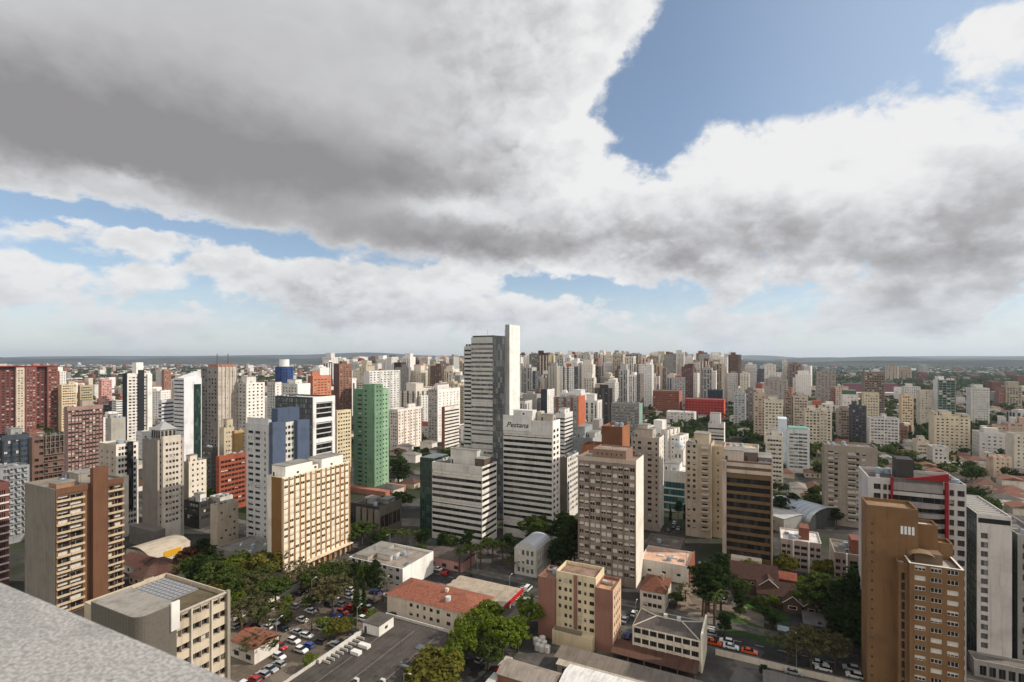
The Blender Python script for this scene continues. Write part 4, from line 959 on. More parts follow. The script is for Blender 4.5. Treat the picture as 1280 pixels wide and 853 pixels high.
# tower with pyramid cap
def x_pyr(root, w, d, h, rng):
    gm = paint((150, 144, 136)); cx, cy = w * .06, -d * .02; s = min(w, d) * .30
    mb = MB(); mb.box(cx - s, cx + s, cy - s, cy + s, h - .8, h + 4.4, gm); mb.obj('lantern', root)
    mb = MB()
    for k in range(4): mb.box(cx + s + .004, cx + s + .06, cy - s + .4 + k * s * .5, cy - s + .4 + k * s * .5 + s * .28, h + .6, h + 3.8, glass('dark'))
    for k in range(4): mb.box(cx - s + .4 + k * s * .5, cx - s + .4 + k * s * .5 + s * .28, cy - s - .06, cy - s - .004, h + .6, h + 3.8, glass('dark'))
    mb.obj('lantern_glazing', root)
    mb = MB(); q = s + .5; ap = (cx, cy, h + 4.4 + s * 1.05); z = h + 4.402
    P = [(cx - q, cy - q, z), (cx + q, cy - q, z), (cx + q, cy + q, z), (cx - q, cy + q, z)]
    for k in range(4): mb.poly([P[k], P[(k + 1) % 4], ap], plain((168, 166, 162), .45, .3))
    mb.obj('pyramid_roof', root)
    block(root, w / 2 + .01, w / 2 + 1.6, -d / 2 + 1.5, -d / 2 + 9.5, 0, h + 1.6, paint((196, 184, 168)), {'R': FC(n=4, ww=1.1, wh=1.2, fh=2.75, sill=1, z0=8, rec=.5, blind=.15, col=(204, 192, 176))}, (150, 140, 128), .7, rng)
    fb = MB(); fb.box(-w / 2 - 1, w / 2 + 6, -d / 2 - 5, -d / 2 - .01, 0, 8, paint((110, 104, 96))); fb.obj('podium', root)
B('apartment_tower', 'grey tower with a pointed pyramid roof', 178, 197, 230, 551, yb=680, col=(146, 136, 124), F=BL((132, 124, 114)), S=FC(n=7, ww=1.2, wh=1.2, fh=2.75, sill=1, z0=8, rec=.4, blind=.15, col=(168, 158, 146)), clut=2, extra=x_pyr, phrase='the pyramid capped tower')
B('apartment_building', 'slim cream block with few windows, next to the pyramid capped tower', 229, 236, 258, 578, yb=655, col=(206, 190, 164), F=BL((150, 136, 116)), S=FC(n=3, ww=.9, wh=1.1, fh=2.8, blind=.2, col=(226, 214, 194)), clut=2, roofc=(170, 160, 146), pent=[(.2, .9, .1, .5, 4, (222, 208, 186))])
def x_z20(root, w, d, h, rng):
    x1 = w / 2; y0 = -d / 2
    block(root, x1 + .01, x1 + 1.0, y0 + d * .46, y0 + d * .72, 12, h + .6, glass('dark'), {}, (80, 80, 80), .5, rng, name='glass_bay')
    mb = MB(); mb.box(x1 + .01, x1 + 3, y0 + 1, y0 + d * .4, 0, h - 15, paint((222, 212, 196))); mb.obj('stepped_bay', root)
B('apartment_building', 'cream tower with a stepped white frame and black glass bays', 123, 145, 173, 556, yb=672, col=(214, 202, 184), F=FC(n=3, ww=1, wh=1, blind=.1, col=(180, 166, 146)), S=FC(n=6, ww=1.6, wh=1.5, fh=2.8, sill=.9, z0=4, rec=.4, blind=.1, col=(232, 224, 210)), clut=5, extra=x_z20, phrase='the stepped cream tower')
def x_frame(root, w, d, h, rng):
    x1 = w / 2
    for k in range(int(h / 3.2)):
        fb = MB(); fb.box(x1 + .003, x1 + .9, -d / 2 + 5, d / 2, 2.9 + k * 3.2, 3.25 + k * 3.2, paint((120, 110, 98)), True); fb.obj('floor_slab', root)
    for k in range(5):
        fb = MB(); y = -d / 2 + 5.2 + k * (d - 5.8) / 4; fb.box(x1 + .003, x1 + .85, y, y + .4, h - 9, h + 1.5, paint((112, 104, 94))); fb.obj('bare_column', root)
B('unfinished_building', 'unfinished brick and bare concrete building between two towers', 37, 40, 80, 547, D=262, col=(110, 84, 70), F=BL((98, 78, 66)), S=FC(n=6, ww=2.4, wh=1.5, fh=3.2, sill=1.2, z0=2, rec=.8, blind=0, col=(116, 86, 72), skip=.3), clut=3, roofc=(104, 98, 90), extra=x_frame, cat='building site', phrase='the unfinished brick building')
B('office_tower', 'dark navy glass tower with pale grid panels, at the picture edge', -8, 2, 37, 545, D=285, col=(44, 50, 58), F=FC(n=3, ww=2), S=FC(n=6, ww=2.6, wh=1.7, fh=3, rec=.15, gk='blue', blind=.12, col=(66, 74, 84), fins=((40, 46, 54), .7, .5, 2)), clut=3, pent=[(.3, .9, .35, .75, 4, (150, 150, 148))], cat='office tower', phrase='the navy glass tower')
B('apartment_building', 'bluish grey block with rows of balcony windows, below the navy glass tower', -14, 0, 37, 586, D=232, col=(130, 134, 138), F=FC(n=3), S=FC(n=7, ww=2.2, wh=1.5, fh=2.85, rec=.5, blind=.4, col=(142, 146, 150), gk='grey', bal=((160, 164, 168), .8, [2, 4, 6], .9)), clut=6, roofc=(130, 132, 134))
B('apartment_building', 'brick red block with thin white floor edges, at the picture edge beside the parapet', -60, -8, 11, 605, D=186, col=(126, 78, 66), F=BL(), S=FC(n=4, ww=3, wh=1.6, fh=2.8, rec=.6, blind=.2, col=(120, 70, 62), bands=((214, 208, 200), .5, .5)), clut=3)
B('apartment_tower', 'dusty pink slab tower with a full grid of windows', 80, 84, 129, 509, D=345, col=(150, 118, 108), F=BL(), S=FC(n=10, ww=1.6, wh=1.3, fh=2.85, z0=2, rec=.25, blind=.45, m=.4, col=(158, 122, 112), fins=((112, 78, 70), .35, .25, 1)), clut=3, pent=[(.2, .8, .42, .72, 4.6, (168, 152, 132))], near=True, phrase='the dusty pink slab')
def x_maroon(root, w, d, h, rng):
    x1 = w / 2; y0 = -d / 2
    rm = plain((120, 44, 36), .7)
    block(root, x1 + .01, x1 + 3, y0 + d * .30, y0 + d * .43, 0, h - .5, paint((204, 186, 164)), {'R': FC(n=2, ww=1.4, wh=1.2, fh=2.85, z0=2, rec=.2, blind=.3)}, (120, 60, 50), .4, rng)
    for a, b in ((0.44, .62), (.80, .98)):
        block(root, x1 + .01, x1 + 3.5, y0 + d * a, y0 + d * b, 0, h, paint((126, 72, 64)), {'R': FC(n=3, ww=1.9, wh=1.1, fh=2.85, z0=2, rec=.25, blind=.5, col=(134, 78, 68))}, (120, 50, 42), .4, rng)
    mb = MB(); mb.box(-w / 2 - .5, x1 + 4, y0 - .5, d / 2 + .5, h + .01, h + 1.1, rm, True); mb.obj('roof_cornice', root)
    mb = MB(); mb.box(-2, 4, y0 + d * .12, y0 + d * .24, h + 1.11, h + 3.4, paint((190, 176, 160))); mb.obj('stair_house', root)
    mb = MB(); mb.box(-2, 4, y0 + d * .66, y0 + d * .76, h + 1.11, h + 3.4, paint((190, 120, 100))); mb.obj('stair_house', root)
B('apartment_tower', 'broad maroon tower with a cream stripe, tallest at the picture edge', -20, -6, 72, 459, D=560, col=(112, 62, 56), F=BL(), S=FC(n=14, ww=2.2, wh=1.3, fh=2.85, z0=2, rec=.4, blind=.3, col=(112, 60, 54)), clut=0, extra=x_maroon, phrase='the maroon tower', roof=True)
# further back on the left
def x_wr(root, w, d, h, rng):
    fb = MB(); fb.box(w / 2 + .003, w / 2 + .5, -d / 2 + d * .55, d / 2 - .8, 4, h - 5, glass('green')); fb.obj('glass_bay', root)
    mb = MB(); x0, x1, y0, y1 = -w / 2, w / 2, -d / 2, d / 2
    mb.poly([(x0 + .3, y0 + .3, h - .8), (x1 - .3, y0 + .3, h - .8), (x1 - .3, y1 - .3, h + 4), (x0 + .3, y1 - .3, h + 4)], paint((226, 224, 224))); mb.poly([(x1 - .3, y0 + .3, h - .8), (x1 - .3, y1 - .3, h - .8), (x1 - .3, y1 - .3, h + 4)], paint((226, 224, 224))); mb.poly([(x0 + .3, y0 + .3, h - .8), (x0 + .3, y1 - .3, h + 4), (x0 + .3, y1 - .3, h - .8)], paint((226, 224, 224))); mb.poly([(x1 - .3, y1 - .3, h - .8), (x0 + .3, y1 - .3, h - .8), (x0 + .3, y1 - .3, h + 4), (x1 - .3, y1 - .3, h + 4)], paint((226, 224, 224))); mb.obj('sloping_crown', root)
B('office_tower', 'white tower with dark slit windows and a sloping crown', 217, 230, 252, 473, D=400, col=(222, 220, 222), F=RIB(wh=.9, fh=3, sill=1, m=.5, col=(206, 204, 206), mull=3), S=BL((226, 224, 226)), clut=0, extra=x_wr, phrase='the white slit window tower')
def x_scaf(root, w, d, h, rng):
    for x, y in ((-w * .3, -d * .1), (w * .1, d * .25)):
        mb = MB(); mb.tube((x, y, h - 2), (x, y, h + 11), .35, .3, plain((110, 80, 60)), 6); mb.obj('mast', root)
    for k in range(6):
        fb = MB(); y = -d / 2 + .2 + k * (d - .6) / 5; fb.box(w / 2 + .003, w / 2 + .5, y, y + .35, 2, h + 1.2, paint((190, 178, 162))); fb.obj('scaffold_pole', root)
    mb = MB(); mb.box(-w / 2 + .5, w / 2 - .5, -d / 2 + .5, d / 2 - .5, h + .01, h + 2.2, paint((164, 110, 90))); mb.obj('formwork', root)
    block(root, -w / 2 - 12, -w / 2 - .01, -d / 2 + 3, d / 2 - 1, 0, h - .5, paint((120, 116, 112)), {'F': FC(n=3, ww=2, wh=1.4, skip=.4)}, (140, 100, 86), .6, rng)
B('unfinished_tower', 'grey concrete tower under construction, wrapped in pale netting with masts on top', 259, 272, 296, 459, D=420, col=(180, 170, 156), F=FC(n=3, ww=2, wh=1.5, fh=3, skip=.3, rec=.4, blind=0, col=(140, 134, 126)), S=FC(n=7, ww=.5, wh=2.2, fh=3, sill=.4, rec=.1, gk='pale', blind=.5, col=(196, 184, 168)), clut=2, extra=x_scaf, cat='building site', phrase='the netted concrete tower')
B('apartment_tower', 'white tower with a dark slot and balcony windows, beside the netted concrete tower', 289, 308, 331, 479, D=430, col=(216, 212, 206), F=FC(n=4, ww=2, wh=1.2, fh=2.9, rec=.3, blind=.3, col=(186, 182, 176)), S=FC(n=4, ww=1.7, wh=1.3, fh=2.9, rec=.35, blind=.3, col=(236, 230, 220)), clut=3, pent=[(.1, .5, .3, .8, 4.5), (.55, .9, .1, .6, 6)], phrase='the white slotted tower')
def x_drum(root, w, d, h, rng):
    bm = paint((40, 70, 128)); n = 20
    mb = MB(); mb.prism([(w * .1 + 9.5 * math.cos(2 * math.pi * k / n), 9.5 * math.sin(2 * math.pi * k / n)) for k in range(n)], h - .8, h + 17, bm, roofmat((150, 150, 150))); mb.obj('blue_drum', root)
    mb = MB(); mb.prism([(w * .1 + 5.2 * math.cos(2 * math.pi * k / n), 5.2 * math.sin(2 * math.pi * k / n)) for k in range(n)], h + 17.003, h + 25, paint((232, 230, 226))); mb.obj('white_drum', root)
    mb = MB()
    for r in range(4):
        for k in range(0, n, 2):
            t = 2 * math.pi * (k + .5) / n; c = math.cos(t); s = math.sin(t); x, y = w * .1 + 9.6 * c, 9.6 * s
            mb.quad((x + s * .6, y - c * .6, h + 2 + 3.6 * r), (x - s * .6, y + c * .6, h + 2 + 3.6 * r), (x - s * .6, y + c * .6, h + 3.4 + 3.6 * r), (x + s * .6, y - c * .6, h + 3.4 + 3.6 * r), glass('dark'))
    mb.obj('drum_glazing', root)
B('apartment_tower', 'white tower crowned by a round blue drum and a smaller white drum', 334, 344, 374, 478, D=560, col=(224, 220, 214), F=FC(n=3, ww=1.6, col=(190, 188, 184)), S=FC(n=6, ww=1.5, wh=1.2, fh=2.9, rec=.2, blind=.3, col=(238, 234, 226)), clut=1, extra=x_drum, phrase='the blue drum tower')
B('apartment_tower', 'white block with plain side walls, in front of the salmon tower', 352, 372, 388, 480, D=470, col=(226, 222, 216), F=FC(n=5, ww=1.5, wh=1.2, blind=.3, col=(206, 202, 196)), S=BL((240, 236, 228)), clut=4, pent=[(.2, .7, .2, .7, 4.5)])
B('apartment_tower', 'salmon orange tower with fine balcony bands', 385, 391, 414, 470, D=540, col=(196, 112, 78), F=BL((160, 84, 60)), S=FC(n=5, ww=3.2, wh=1.2, fh=2.9, rec=.4, blind=.2, gk='gold', col=(206, 122, 86)), clut=3, pent=[(.1, .5, .1, .5, 5)], phrase='the salmon tower')
def x_wb(root, w, d, h, rng):
    mb = MB(); mb.box(w / 2 - 6, w / 2 + .6, -3, 3, h - .8, h + 10, paint((236, 232, 226))); mb.obj('stair_house', root)
    mb = MB(); mb.box(w / 2 + .004, w / 2 + 1, -1.5, d * .18, 2, h + 3, paint((40, 42, 50))); mb.obj('dark_slab', root)
    mb = MB(); mb.box(w / 2 + .004, w / 2 + 1.6, d * .3, d / 2, 0, h - 1, paint((236, 230, 222))); mb.obj('side_bay', root)
B('apartment_tower', 'black and white tower with dark vertical stripes, alone behind the stepped cream tower', 153, 159, 189, 467, D=470, col=(40, 42, 48), F=BL((44, 46, 52)), S=FC(n=6, ww=2.2, wh=1.4, fh=2.85, rec=.3, blind=.5, col=(224, 218, 210)), clut=1, extra=x_wb, phrase='the black and white tower')
def x_bank(root, w, d, h, rng): pass
B('office_tower', 'white round cornered office with curved dark bands, behind the pyramid capped tower', 198, 202, 219, 500, D=420, col=(210, 210, 212), F=RIB(wh=1.2, fh=3), S=RIB(wh=1.2, fh=3.1, mull=5, col=(222, 222, 224)), clut=3)
B('apartment_building', 'warm yellow office block with dark windows, behind the dusty pink slab', 73, 77, 96, 481, D=600, col=(206, 182, 142), F=BL(), S=FC(n=6, ww=1.8, wh=1.2, fh=3, blind=.2, col=(214, 190, 150)), clut=2, pent=[(.2, .8, .5, .9, 4)])
B('apartment_building', 'olive beige office block next to the warm yellow one', 97, 100, 116, 482, D=620, col=(176, 160, 124), S=FC(n=5, ww=2, wh=1.2, fh=3, blind=.2), clut=2)
B('apartment_tower', 'rose and white twin tower far behind the dusty pink slab', 123, 127, 140, 475, D=900, col=(200, 130, 120), S=FC(n=4, ww=2.4, wh=1.2, fh=2.9, blind=.4, col=(214, 150, 138)), clut=1)
B('apartment_building', 'grey blind walled block below the black and white tower', 132, 139, 157, 523, D=330, col=(172, 166, 156), F=BL(), S=BL((168, 162, 150)), clut=5, pent=[(.1, .6, .1, .6, 3)])
B('apartment_building', 'mustard yellow narrow block behind the rust red block', 290, 293, 305, 539, D=320, col=(190, 146, 70), S=BL((196, 152, 74)), F=BL((150, 112, 56)), clut=1)
B('apartment_building', 'beige block with a raised stair tower, beside the mustard one', 274, 280, 293, 535, D=330, col=(196, 180, 150), S=FC(n=3, ww=1, wh=1), clut=2, pent=[(.2, .9, .3, .9, 6)])
B('apartment_building', 'dark grey block with small white windows, left of the rust red block', 252, 264, 272, 560, D=320, col=(92, 88, 84), F=FC(n=3), S=FC(n=4, ww=1.4, wh=1.3, blind=.5), clut=3)
B('office_building', 'white roofed low block in front of the rust red block', 262, 275, 291, 627, D=262, col=(206, 196, 182), F=FC(n=3), S=FC(n=4), clut=3, h=14)
B('apartment_building', 'bare beige block with a blind end wall, in front of the rust red block', 263, 272, 306, 632, yb=688, col=(168, 156, 138), F=BL((180, 166, 146)), S=FC(n=4, ww=1, wh=1, fh=2.8, blind=.2, skip=.5, col=(186, 170, 146)), clut=4, d=10)
B('warehouse', 'long low grey warehouse with a green patch roof, behind the park trees', 270, 318, 333, 690, yb=722, col=(150, 142, 130), F=BL((150, 142, 132)), S=BL((158, 150, 138)), h=8, clut=4, roofc=(126, 124, 116), cat='warehouse', d=16)
B('office_building', 'dark glazed car showroom with a white roof, beside the pyramid capped tower', 229, 249, 266, 628, yb=662, col=(60, 58, 54), F=FC(n=5, ww=2.4, wh=2), S=FC(n=4, ww=2, wh=2), clut=4, roofc=(196, 194, 190), cat='showroom', pent=[(.4, .8, .3, .7, 4, (226, 222, 214))])
B('apartment_tower', 'cream tower with lit balconies, left of the green tower', 416, 421, 439, 514, D=390, col=(206, 186, 146), F=BL((170, 150, 116)), S=FC(n=5, ww=1.8, wh=1.3, fh=2.9, rec=.4, blind=.3, col=(222, 202, 160)), clut=3)
B('apartment_tower', 'white tower with orange edged balconies, right of the green tower', 487, 497, 527, 512, D=470, col=(224, 216, 206), F=FC(n=3, ww=1.5, col=(206, 196, 186)), S=FC(n=8, ww=1.7, wh=1.3, fh=2.8, rec=.3, blind=.5, col=(236, 226, 212), fins=((176, 104, 72), .5, .3, 2)), clut=4, pent=[(.1, .5, .6, .9, 4)], phrase='the orange edged tower')
B('apartment_tower', 'white tower with dark columns of windows, behind the striped office block', 535, 547, 575, 487, D=520, col=(220, 214, 206), F=FC(n=3, ww=1.6, wh=1.4, rec=.4, col=(170, 164, 158)), S=FC(n=6, ww=1.4, wh=1.3, fh=2.8, blind=.3, col=(236, 230, 222)), clut=4, pent=[(.1, .5, .2, .7, 5)], phrase='the white dark columned tower')
B('apartment_tower', 'white and brick banded block next to the tallest tower', 552, 556, 574, 509, D=440, col=(150, 90, 62), F=BL((140, 84, 60)), S=RIB(wh=1.2, fh=2.9, col=(228, 220, 208), mull=5), clut=3)
B('apartment_tower', 'broad white and grey tower behind the green tower', 455, 461, 500, 464, D=600, col=(206, 204, 202), F=BL(), S=FC(n=9, ww=2.6, wh=1.3, fh=2.9, rec=.4, blind=.4, col=(216, 214, 210), fins=((180, 178, 176), 1., .6, 3)), clut=4, phrase='the broad white tower')
B('apartment_tower', 'dark brown tower behind the salmon one', 417, 424, 440, 455, D=640, col=(120, 84, 68), F=BL((104, 72, 60)), S=FC(n=4, ww=2, wh=1.3, fh=2.9, blind=.3, col=(140, 98, 78)), clut=2, pent=[(.3, .8, .3, .7, 4)])
# right of the hotel
def x_k1(root, w, d, h, rng):
    fb = MB(); fb.box(w / 2 + .004, w / 2 + 1, -d / 2 - .3, d / 2 + .3, 0, h + 1, paint((196, 96, 50))); fb.obj('orange_wall', root)
    for k in range(3):
        fb = MB(); x = -w / 2 + w * (.12 + .3 * k); fb.box(x, x + 2, -d / 2 - .6, -d / 2 - .004, 0, h, paint((148, 84, 60))); fb.obj('brick_pier', root)
B('apartment_tower', 'grey glazed slab with brick piers and a bright orange end wall', 692, 722, 730, 497, D=480, col=(160, 156, 150), F=FC(n=7, ww=2.6, wh=1.7, fh=2.9, rec=.1, gk='pale', blind=.4, col=(150, 150, 148)), clut=3, extra=x_k1, phrase='the orange ended slab')
B('office_building', 'bluish grey stepped block beside the striped hotel', 717, 741, 756, 548, D=330, col=(136, 142, 144), F=FC(n=5, ww=1.2, wh=.9, skip=.5, col=(126, 132, 134)), S=BL((170, 172, 170)), clut=4, pent=[(.05, .45, .2, .8, 7, (150, 154, 156)), (.5, .9, .3, .8, 3, (180, 178, 174))])
B('office_building', 'white block with dark ribbon windows just behind the hotel crown', 695, 706, 716, 517, D=400, col=(220, 216, 210), F=RIB(wh=1.3, fh=3), S=RIB(wh=1.3, fh=3, mull=4), clut=3, pent=[(.1, .8, .2, .8, 4)])
B('apartment_tower', 'navy and white slim tower left of the orange ended slab', 676, 684, 693, 487, D=640, col=(52, 60, 80), F=FC(n=3, ww=1.6, blind=.2), S=FC(n=3, ww=1.6, col=(226, 220, 212)), clut=2)
B('office_building', 'long grey office slab with a teal end wall, above the wooded square', 764, 799, 806, 505, D=520, d=16, col=(140, 138, 134), F=FC(n=14, ww=1.9, wh=1.3, fh=3, rec=.15, blind=.3, gk='grey', col=(140, 138, 134)), S=BL((130, 164, 150)), clut=3, cat='office block', phrase='the teal ended slab')
B('office_building', 'wide brick brown office block above the wooded square', 816, 849, 856, 489, D=760, d=30, col=(164, 96, 68), F=FC(n=12, ww=2, wh=1.2, fh=3.2, blind=.1, col=(150, 86, 62)), S=BL((170, 100, 72)), clut=3, phrase='the brick brown block', cat='office block')
B('office_building', 'bright red low building above the wooded square', 856, 905, 909, 500, D=740, d=26, col=(196, 50, 34), F=FC(n=12, ww=2.4, wh=1.6, fh=4, gk='dark', blind=0, col=(186, 46, 32)), S=BL((220, 74, 44)), clut=3, phrase='the bright red building', cat='office block')
B('office_building', 'dark navy glass block behind the bright red building', 885, 903, 907, 488, D=800, d=22, col=(44, 52, 70), F=FC(n=6, ww=4, wh=2, fh=3, gk='blue', blind=0, col=(48, 56, 72)), clut=1, cat='office block')
B('office_building', 'long white low hall between trees, below the brick brown block', 833, 868, 872, 516, D=640, d=20, col=(216, 212, 206), F=FC(n=8, ww=2, wh=1.2, fh=3.4, skip=.3), clut=3, h=18, roofc=(214, 210, 204))
B('office_tower', 'white tower with black ribbon windows in the wooded square', 885, 905, 911, 530, D=430, d=14, col=(206, 202, 194), F=RIB(wh=1.3, fh=3, mull=6, col=(196, 192, 184)), S=BL((236, 230, 220)), clut=2, pent=[(.1, .75, .2, .9, 9, (206, 202, 196))], phrase='the ribbon window tower')
def x_dome(root, w, d, h, rng):
    mb = MB(); n = 14; rr = w * .42
    rings = [(rr * math.cos(t), h + 1.5 + rr * 1.25 * math.sin(t)) for t in [math.pi / 2 * k / 6 for k in range(7)]]
    m = plain((170, 178, 186), .4)
    mb.prism([(rr * math.cos(2 * math.pi * k / n), rr * math.sin(2 * math.pi * k / n)) for k in range(n)], h - .5, h + 1.5, paint((214, 210, 204)))
    for a in range(6):
        for k in range(n):
            t0, t1 = 2 * math.pi * k / n, 2 * math.pi * (k + 1) / n; (r0, z0), (r1, z1) = rings[a], rings[a + 1]
            mb.quad((r0 * math.cos(t0), r0 * math.sin(t0), z0), (r0 * math.cos(t1), r0 * math.sin(t1), z0), (r1 * math.cos(t1), r1 * math.sin(t1), z1), (r1 * math.cos(t0), r1 * math.sin(t0), z1), m)
    mb.obj('dome', root)
    mb = MB(); mb.tube((0, 0, h + 1.5 + rr * 1.2), (0, 0, h + 4.5 + rr * 1.2), .15, .05, m, 5); mb.obj('finial', root)
B('church_tower', 'small white church tower with a grey dome, between the beige towers', 846, 854, None, 563, D=330, w=6.5, d=6.5, col=(222, 216, 206), F=FC(n=2, ww=1., wh=2.4, fh=6, z0=2), clut=0, roof=False, extra=x_dome, cat='church')
# right-hand district
B('apartment_tower', 'grey brown tower with pale balconies, beside the barrel roofed hall', 1028, 1031, 1097, 556, yb=655, d=15, col=(142, 128, 112), F=FC(cols=[(.12, 2.2), (.22, 1.6), (.52, 3.2), (.63, 1.4), (.75, 1.6)], wh=1.35, fh=2.75, sill=.9, z0=2.5, rec=.35, blind=.35, col=(150, 136, 120), bal=((178, 168, 154), .8, [0, 2], .8)), clut=8, roofc=(120, 110, 100), phrase='the grey brown tower')
def x_st(root, w, d, h, rng):
    ro = [q for q in root.children if q.name.startswith('roof')][0]
    mb = MB(); mb.box(-w * .02, w * .22, -d * .25, d * .2, h - .7, h + 4.2, paint((130, 72, 52))); mb.obj('brick_stair_house', ro)
    mb = MB(); y0 = -d / 2
    for k in (.30, .68):
        mb = MB(); x = -w / 2 + w * k; mb.box(x, x + .5, y0 - .5, y0 - .003, 0, h, paint((226, 218, 208))); mb.obj('pilaster', root)
B('apartment_building', 'white five storey block with a brick stair house on its bright roof', 972, 976, 1027, 673, yb=711, d=15, col=(206, 194, 184), F=FC(cols=[(.08, 1.4), (.2, 1.2), (.4, 2.2), (.58, 2.2), (.78, 1.4), (.92, 1.4)], wh=1.4, fh=2.5, sill=.7, z0=.6, rec=.5, blind=.3, col=(170, 150, 140), top=.3), clut=3, roofc=(236, 232, 224), rim=.6, extra=x_st, phrase='the white five storey block')
B('apartment_building', 'grey beige five storey block with brown balcony bays, beside the ochre tower', 1039, 1043, 1092, 690, yb=734, d=16, col=(168, 156, 144), F=FC(cols=[(.10, 1.5), (.28, 1.4), (.5, 2.4), (.75, 2.4)], wh=1.5, fh=2.6, sill=.7, z0=.6, rec=.6, blind=.3, col=(146, 122, 108), top=.3), clut=5, roofc=(128, 118, 106), extra=x_st)
def hall():
    cen, w, d, D = footprint(None, 990, 1049, yb=668, w=24, d=24)
    cen = G(1018, 660); root = empty('sports_hall', (cen.x, cen.y + 12, 0), GRZ + R_(52)); tag(root, 'sports hall with a silver barrel vaulted roof', 'sports hall')
    m = plain((176, 180, 184), .4, .35); n = 14; w, d = 25, 27
    mb = MB(); P = [(w / 2 * math.cos(t), 4.5 + 5.5 * math.sin(t)) for t in [math.pi * k / n for k in range(n + 1)]]
    for k in range(n):
        (xa, za), (xb, zb) = P[k], P[k + 1]; mb.quad((xa, -d / 2, za), (xa, d / 2, za), (xb, d / 2, zb), (xb, -d / 2, zb), m)
    mb.obj('barrel_roof', root)
    mb = MB()
    for q in range(1, 9):
        y = -d / 2 + d * q / 9
        for k in range(n):
            (xa, za), (xb, zb) = P[k], P[k + 1]; mb.quad((xa * 1.006, y - .15, za + .04), (xa * 1.006, y + .15, za + .04), (xb * 1.006, y + .15, zb + .04), (xb * 1.006, y - .15, zb + .04), plain((120, 124, 128), .5))
    mb.obj('seam_ribs', root)
    mb = MB(); mb.poly([(x, -d / 2 + .8, z) for x, z in [(w / 2 - .1, 0)] + [(a * .99, b - .06) for a, b in P] + [(-w / 2 + .1, 0)]], paint((60, 60, 60))); mb.box(-w / 2 + .1, -w / 2 + .3, -d / 2 + .9, d / 2, 0, 5, paint((160, 156, 150))); mb.box(w / 2 - .3, w / 2 - .1, -d / 2 + .9, d / 2, 0, 5, paint((160, 156, 150))); mb.obj('wall', root)
    mb = MB(); mb.box(-w / 2 - 14, -w / 2 - .05, -d / 2 + 4, d / 2, 0, 7, paint((150, 148, 144))); mb.quad((-w / 2 - 14.3, -d / 2 + 3.6, 7.01), (-w / 2 - .06, -d / 2 + 3.6, 7.6), (-w / 2 - .06, d / 2 + .3, 7.6), (-w / 2 - 14.3, d / 2 + .3, 7.01), roofmat((178, 178, 176), 'sheet')); mb.obj('side_wing', root)
    FOOT.append((root.location.x, root.location.y, 36, 30, GRZ, 'hall')); LAND.append((1018, 630, 270, 'the barrel roofed hall'))
hall()
def x_teal(root, w, d, h, rng):
    mb = MB(); mb.box(-w / 2 - 6, -w / 2 - .01, -d / 2 + 2, d / 2, 0, h + 7, paint((204, 216, 222))); mb.obj('side_slab', root)
    mb = MB(); mb.box(-w / 2 + 1, w / 2 - 1, -d / 2 + 1, d / 2 - 1, h - .7, h + .6, plain((110, 150, 138), .6)); mb.obj('teal_roof', root)
B('office_building', 'pale office block in a white frame with a teal roof', 980, 984, 1012, 536, D=385, d=18, col=(222, 222, 218), F=FC(n=4, ww=3.6, wh=1.5, fh=2.7, sill=.7, z0=3, rec=.4, blind=.4, gk='grey', col=(204, 206, 204), m=1.4), clut=0, extra=x_teal, cat='office block', phrase='the teal roofed office')
B('apartment_tower', 'cream block with rounded balcony column and roof terraces, behind the teal roofed office', 1003, 1006, 1040, 512, D=480, d=20, col=(216, 202, 178), F=FC(n=7, ww=1.8, wh=1.4, fh=2.8, rec=.35, blind=.3, col=(210, 196, 172), bal=((222, 210, 190), .8, [4, 5], .8)), clut=4, pent=[(.1, .4, .2, .6, 4), (.55, .85, .2, .6, 3)])
B('apartment_building', 'white nine storey slab with dark balcony rows, among the trees', 1084, 1087, 1124, 522, yb=563, d=16, col=(214, 210, 204), F=FC(n=8, ww=1.9, wh=1.2, fh=2.8, z0=1.5, rec=.3, blind=.3, col=(206, 202, 198), fins=((222, 218, 212), .7, .4, 4)), clut=3, pent=[(.45, .6, .2, .7, 4)], phrase='the white nine storey slab')
B('apartment_tower', 'pale yellow tower with a crenellated top, among trees', 1164, 1168, 1213, 519, yb=567, d=18, col=(214, 198, 166), F=FC(n=7, ww=1.6, wh=1.1, fh=2.8, z0=1.5, rec=.2, blind=.25, col=(212, 196, 164)), clut=1, pent=[(.0, .12, .1, .9, 3.6), (.16, .5, .1, .9, 4.4), (.72, .98, .0, .8, 2.4)], phrase='the pale yellow tower')
B('apartment_tower', 'ivory tower with blind walls left of a green edged one', 1147, 1150, 1171, 488, D=620, d=18, col=(216, 206, 186), F=FC(n=4, ww=1.2, wh=1.1, skip=.4, col=(206, 196, 176)), clut=2)
B('apartment_tower', 'white tower with green edges and dark glazed front', 1169, 1172, 1195, 475, D=600, d=18, col=(222, 220, 214), F=FC(n=4, ww=3.2, wh=1.9, fh=2.8, rec=.3, gk='green', blind=.2, col=(120, 136, 126)), clut=1, pent=[(.05, .4, .2, .8, 5, (230, 226, 220)), (.7, .95, .2, .8, 2.5)])
B('apartment_building', 'broad ivory block with a lower annex, far right among trees', 1211, 1214, 1237, 485, D=640, d=18, col=(206, 204, 196), F=FC(n=6, ww=1.4, wh=1.1, blind=.3), clut=2, pent=[(.2, .7, .2, .8, 5)])
B('apartment_building', 'small white five storey block with tall windows, below the pale yellow tower', 1161, 1166, 1186, 559, yb=590, d=16, col=(220, 214, 206), F=FC(n=3, ww=1.3, wh=1.4, fh=2.8, z0=.8, col=(206, 200, 192)), S=FC(n=3, ww=1, col=(196, 186, 172)), clut=4)
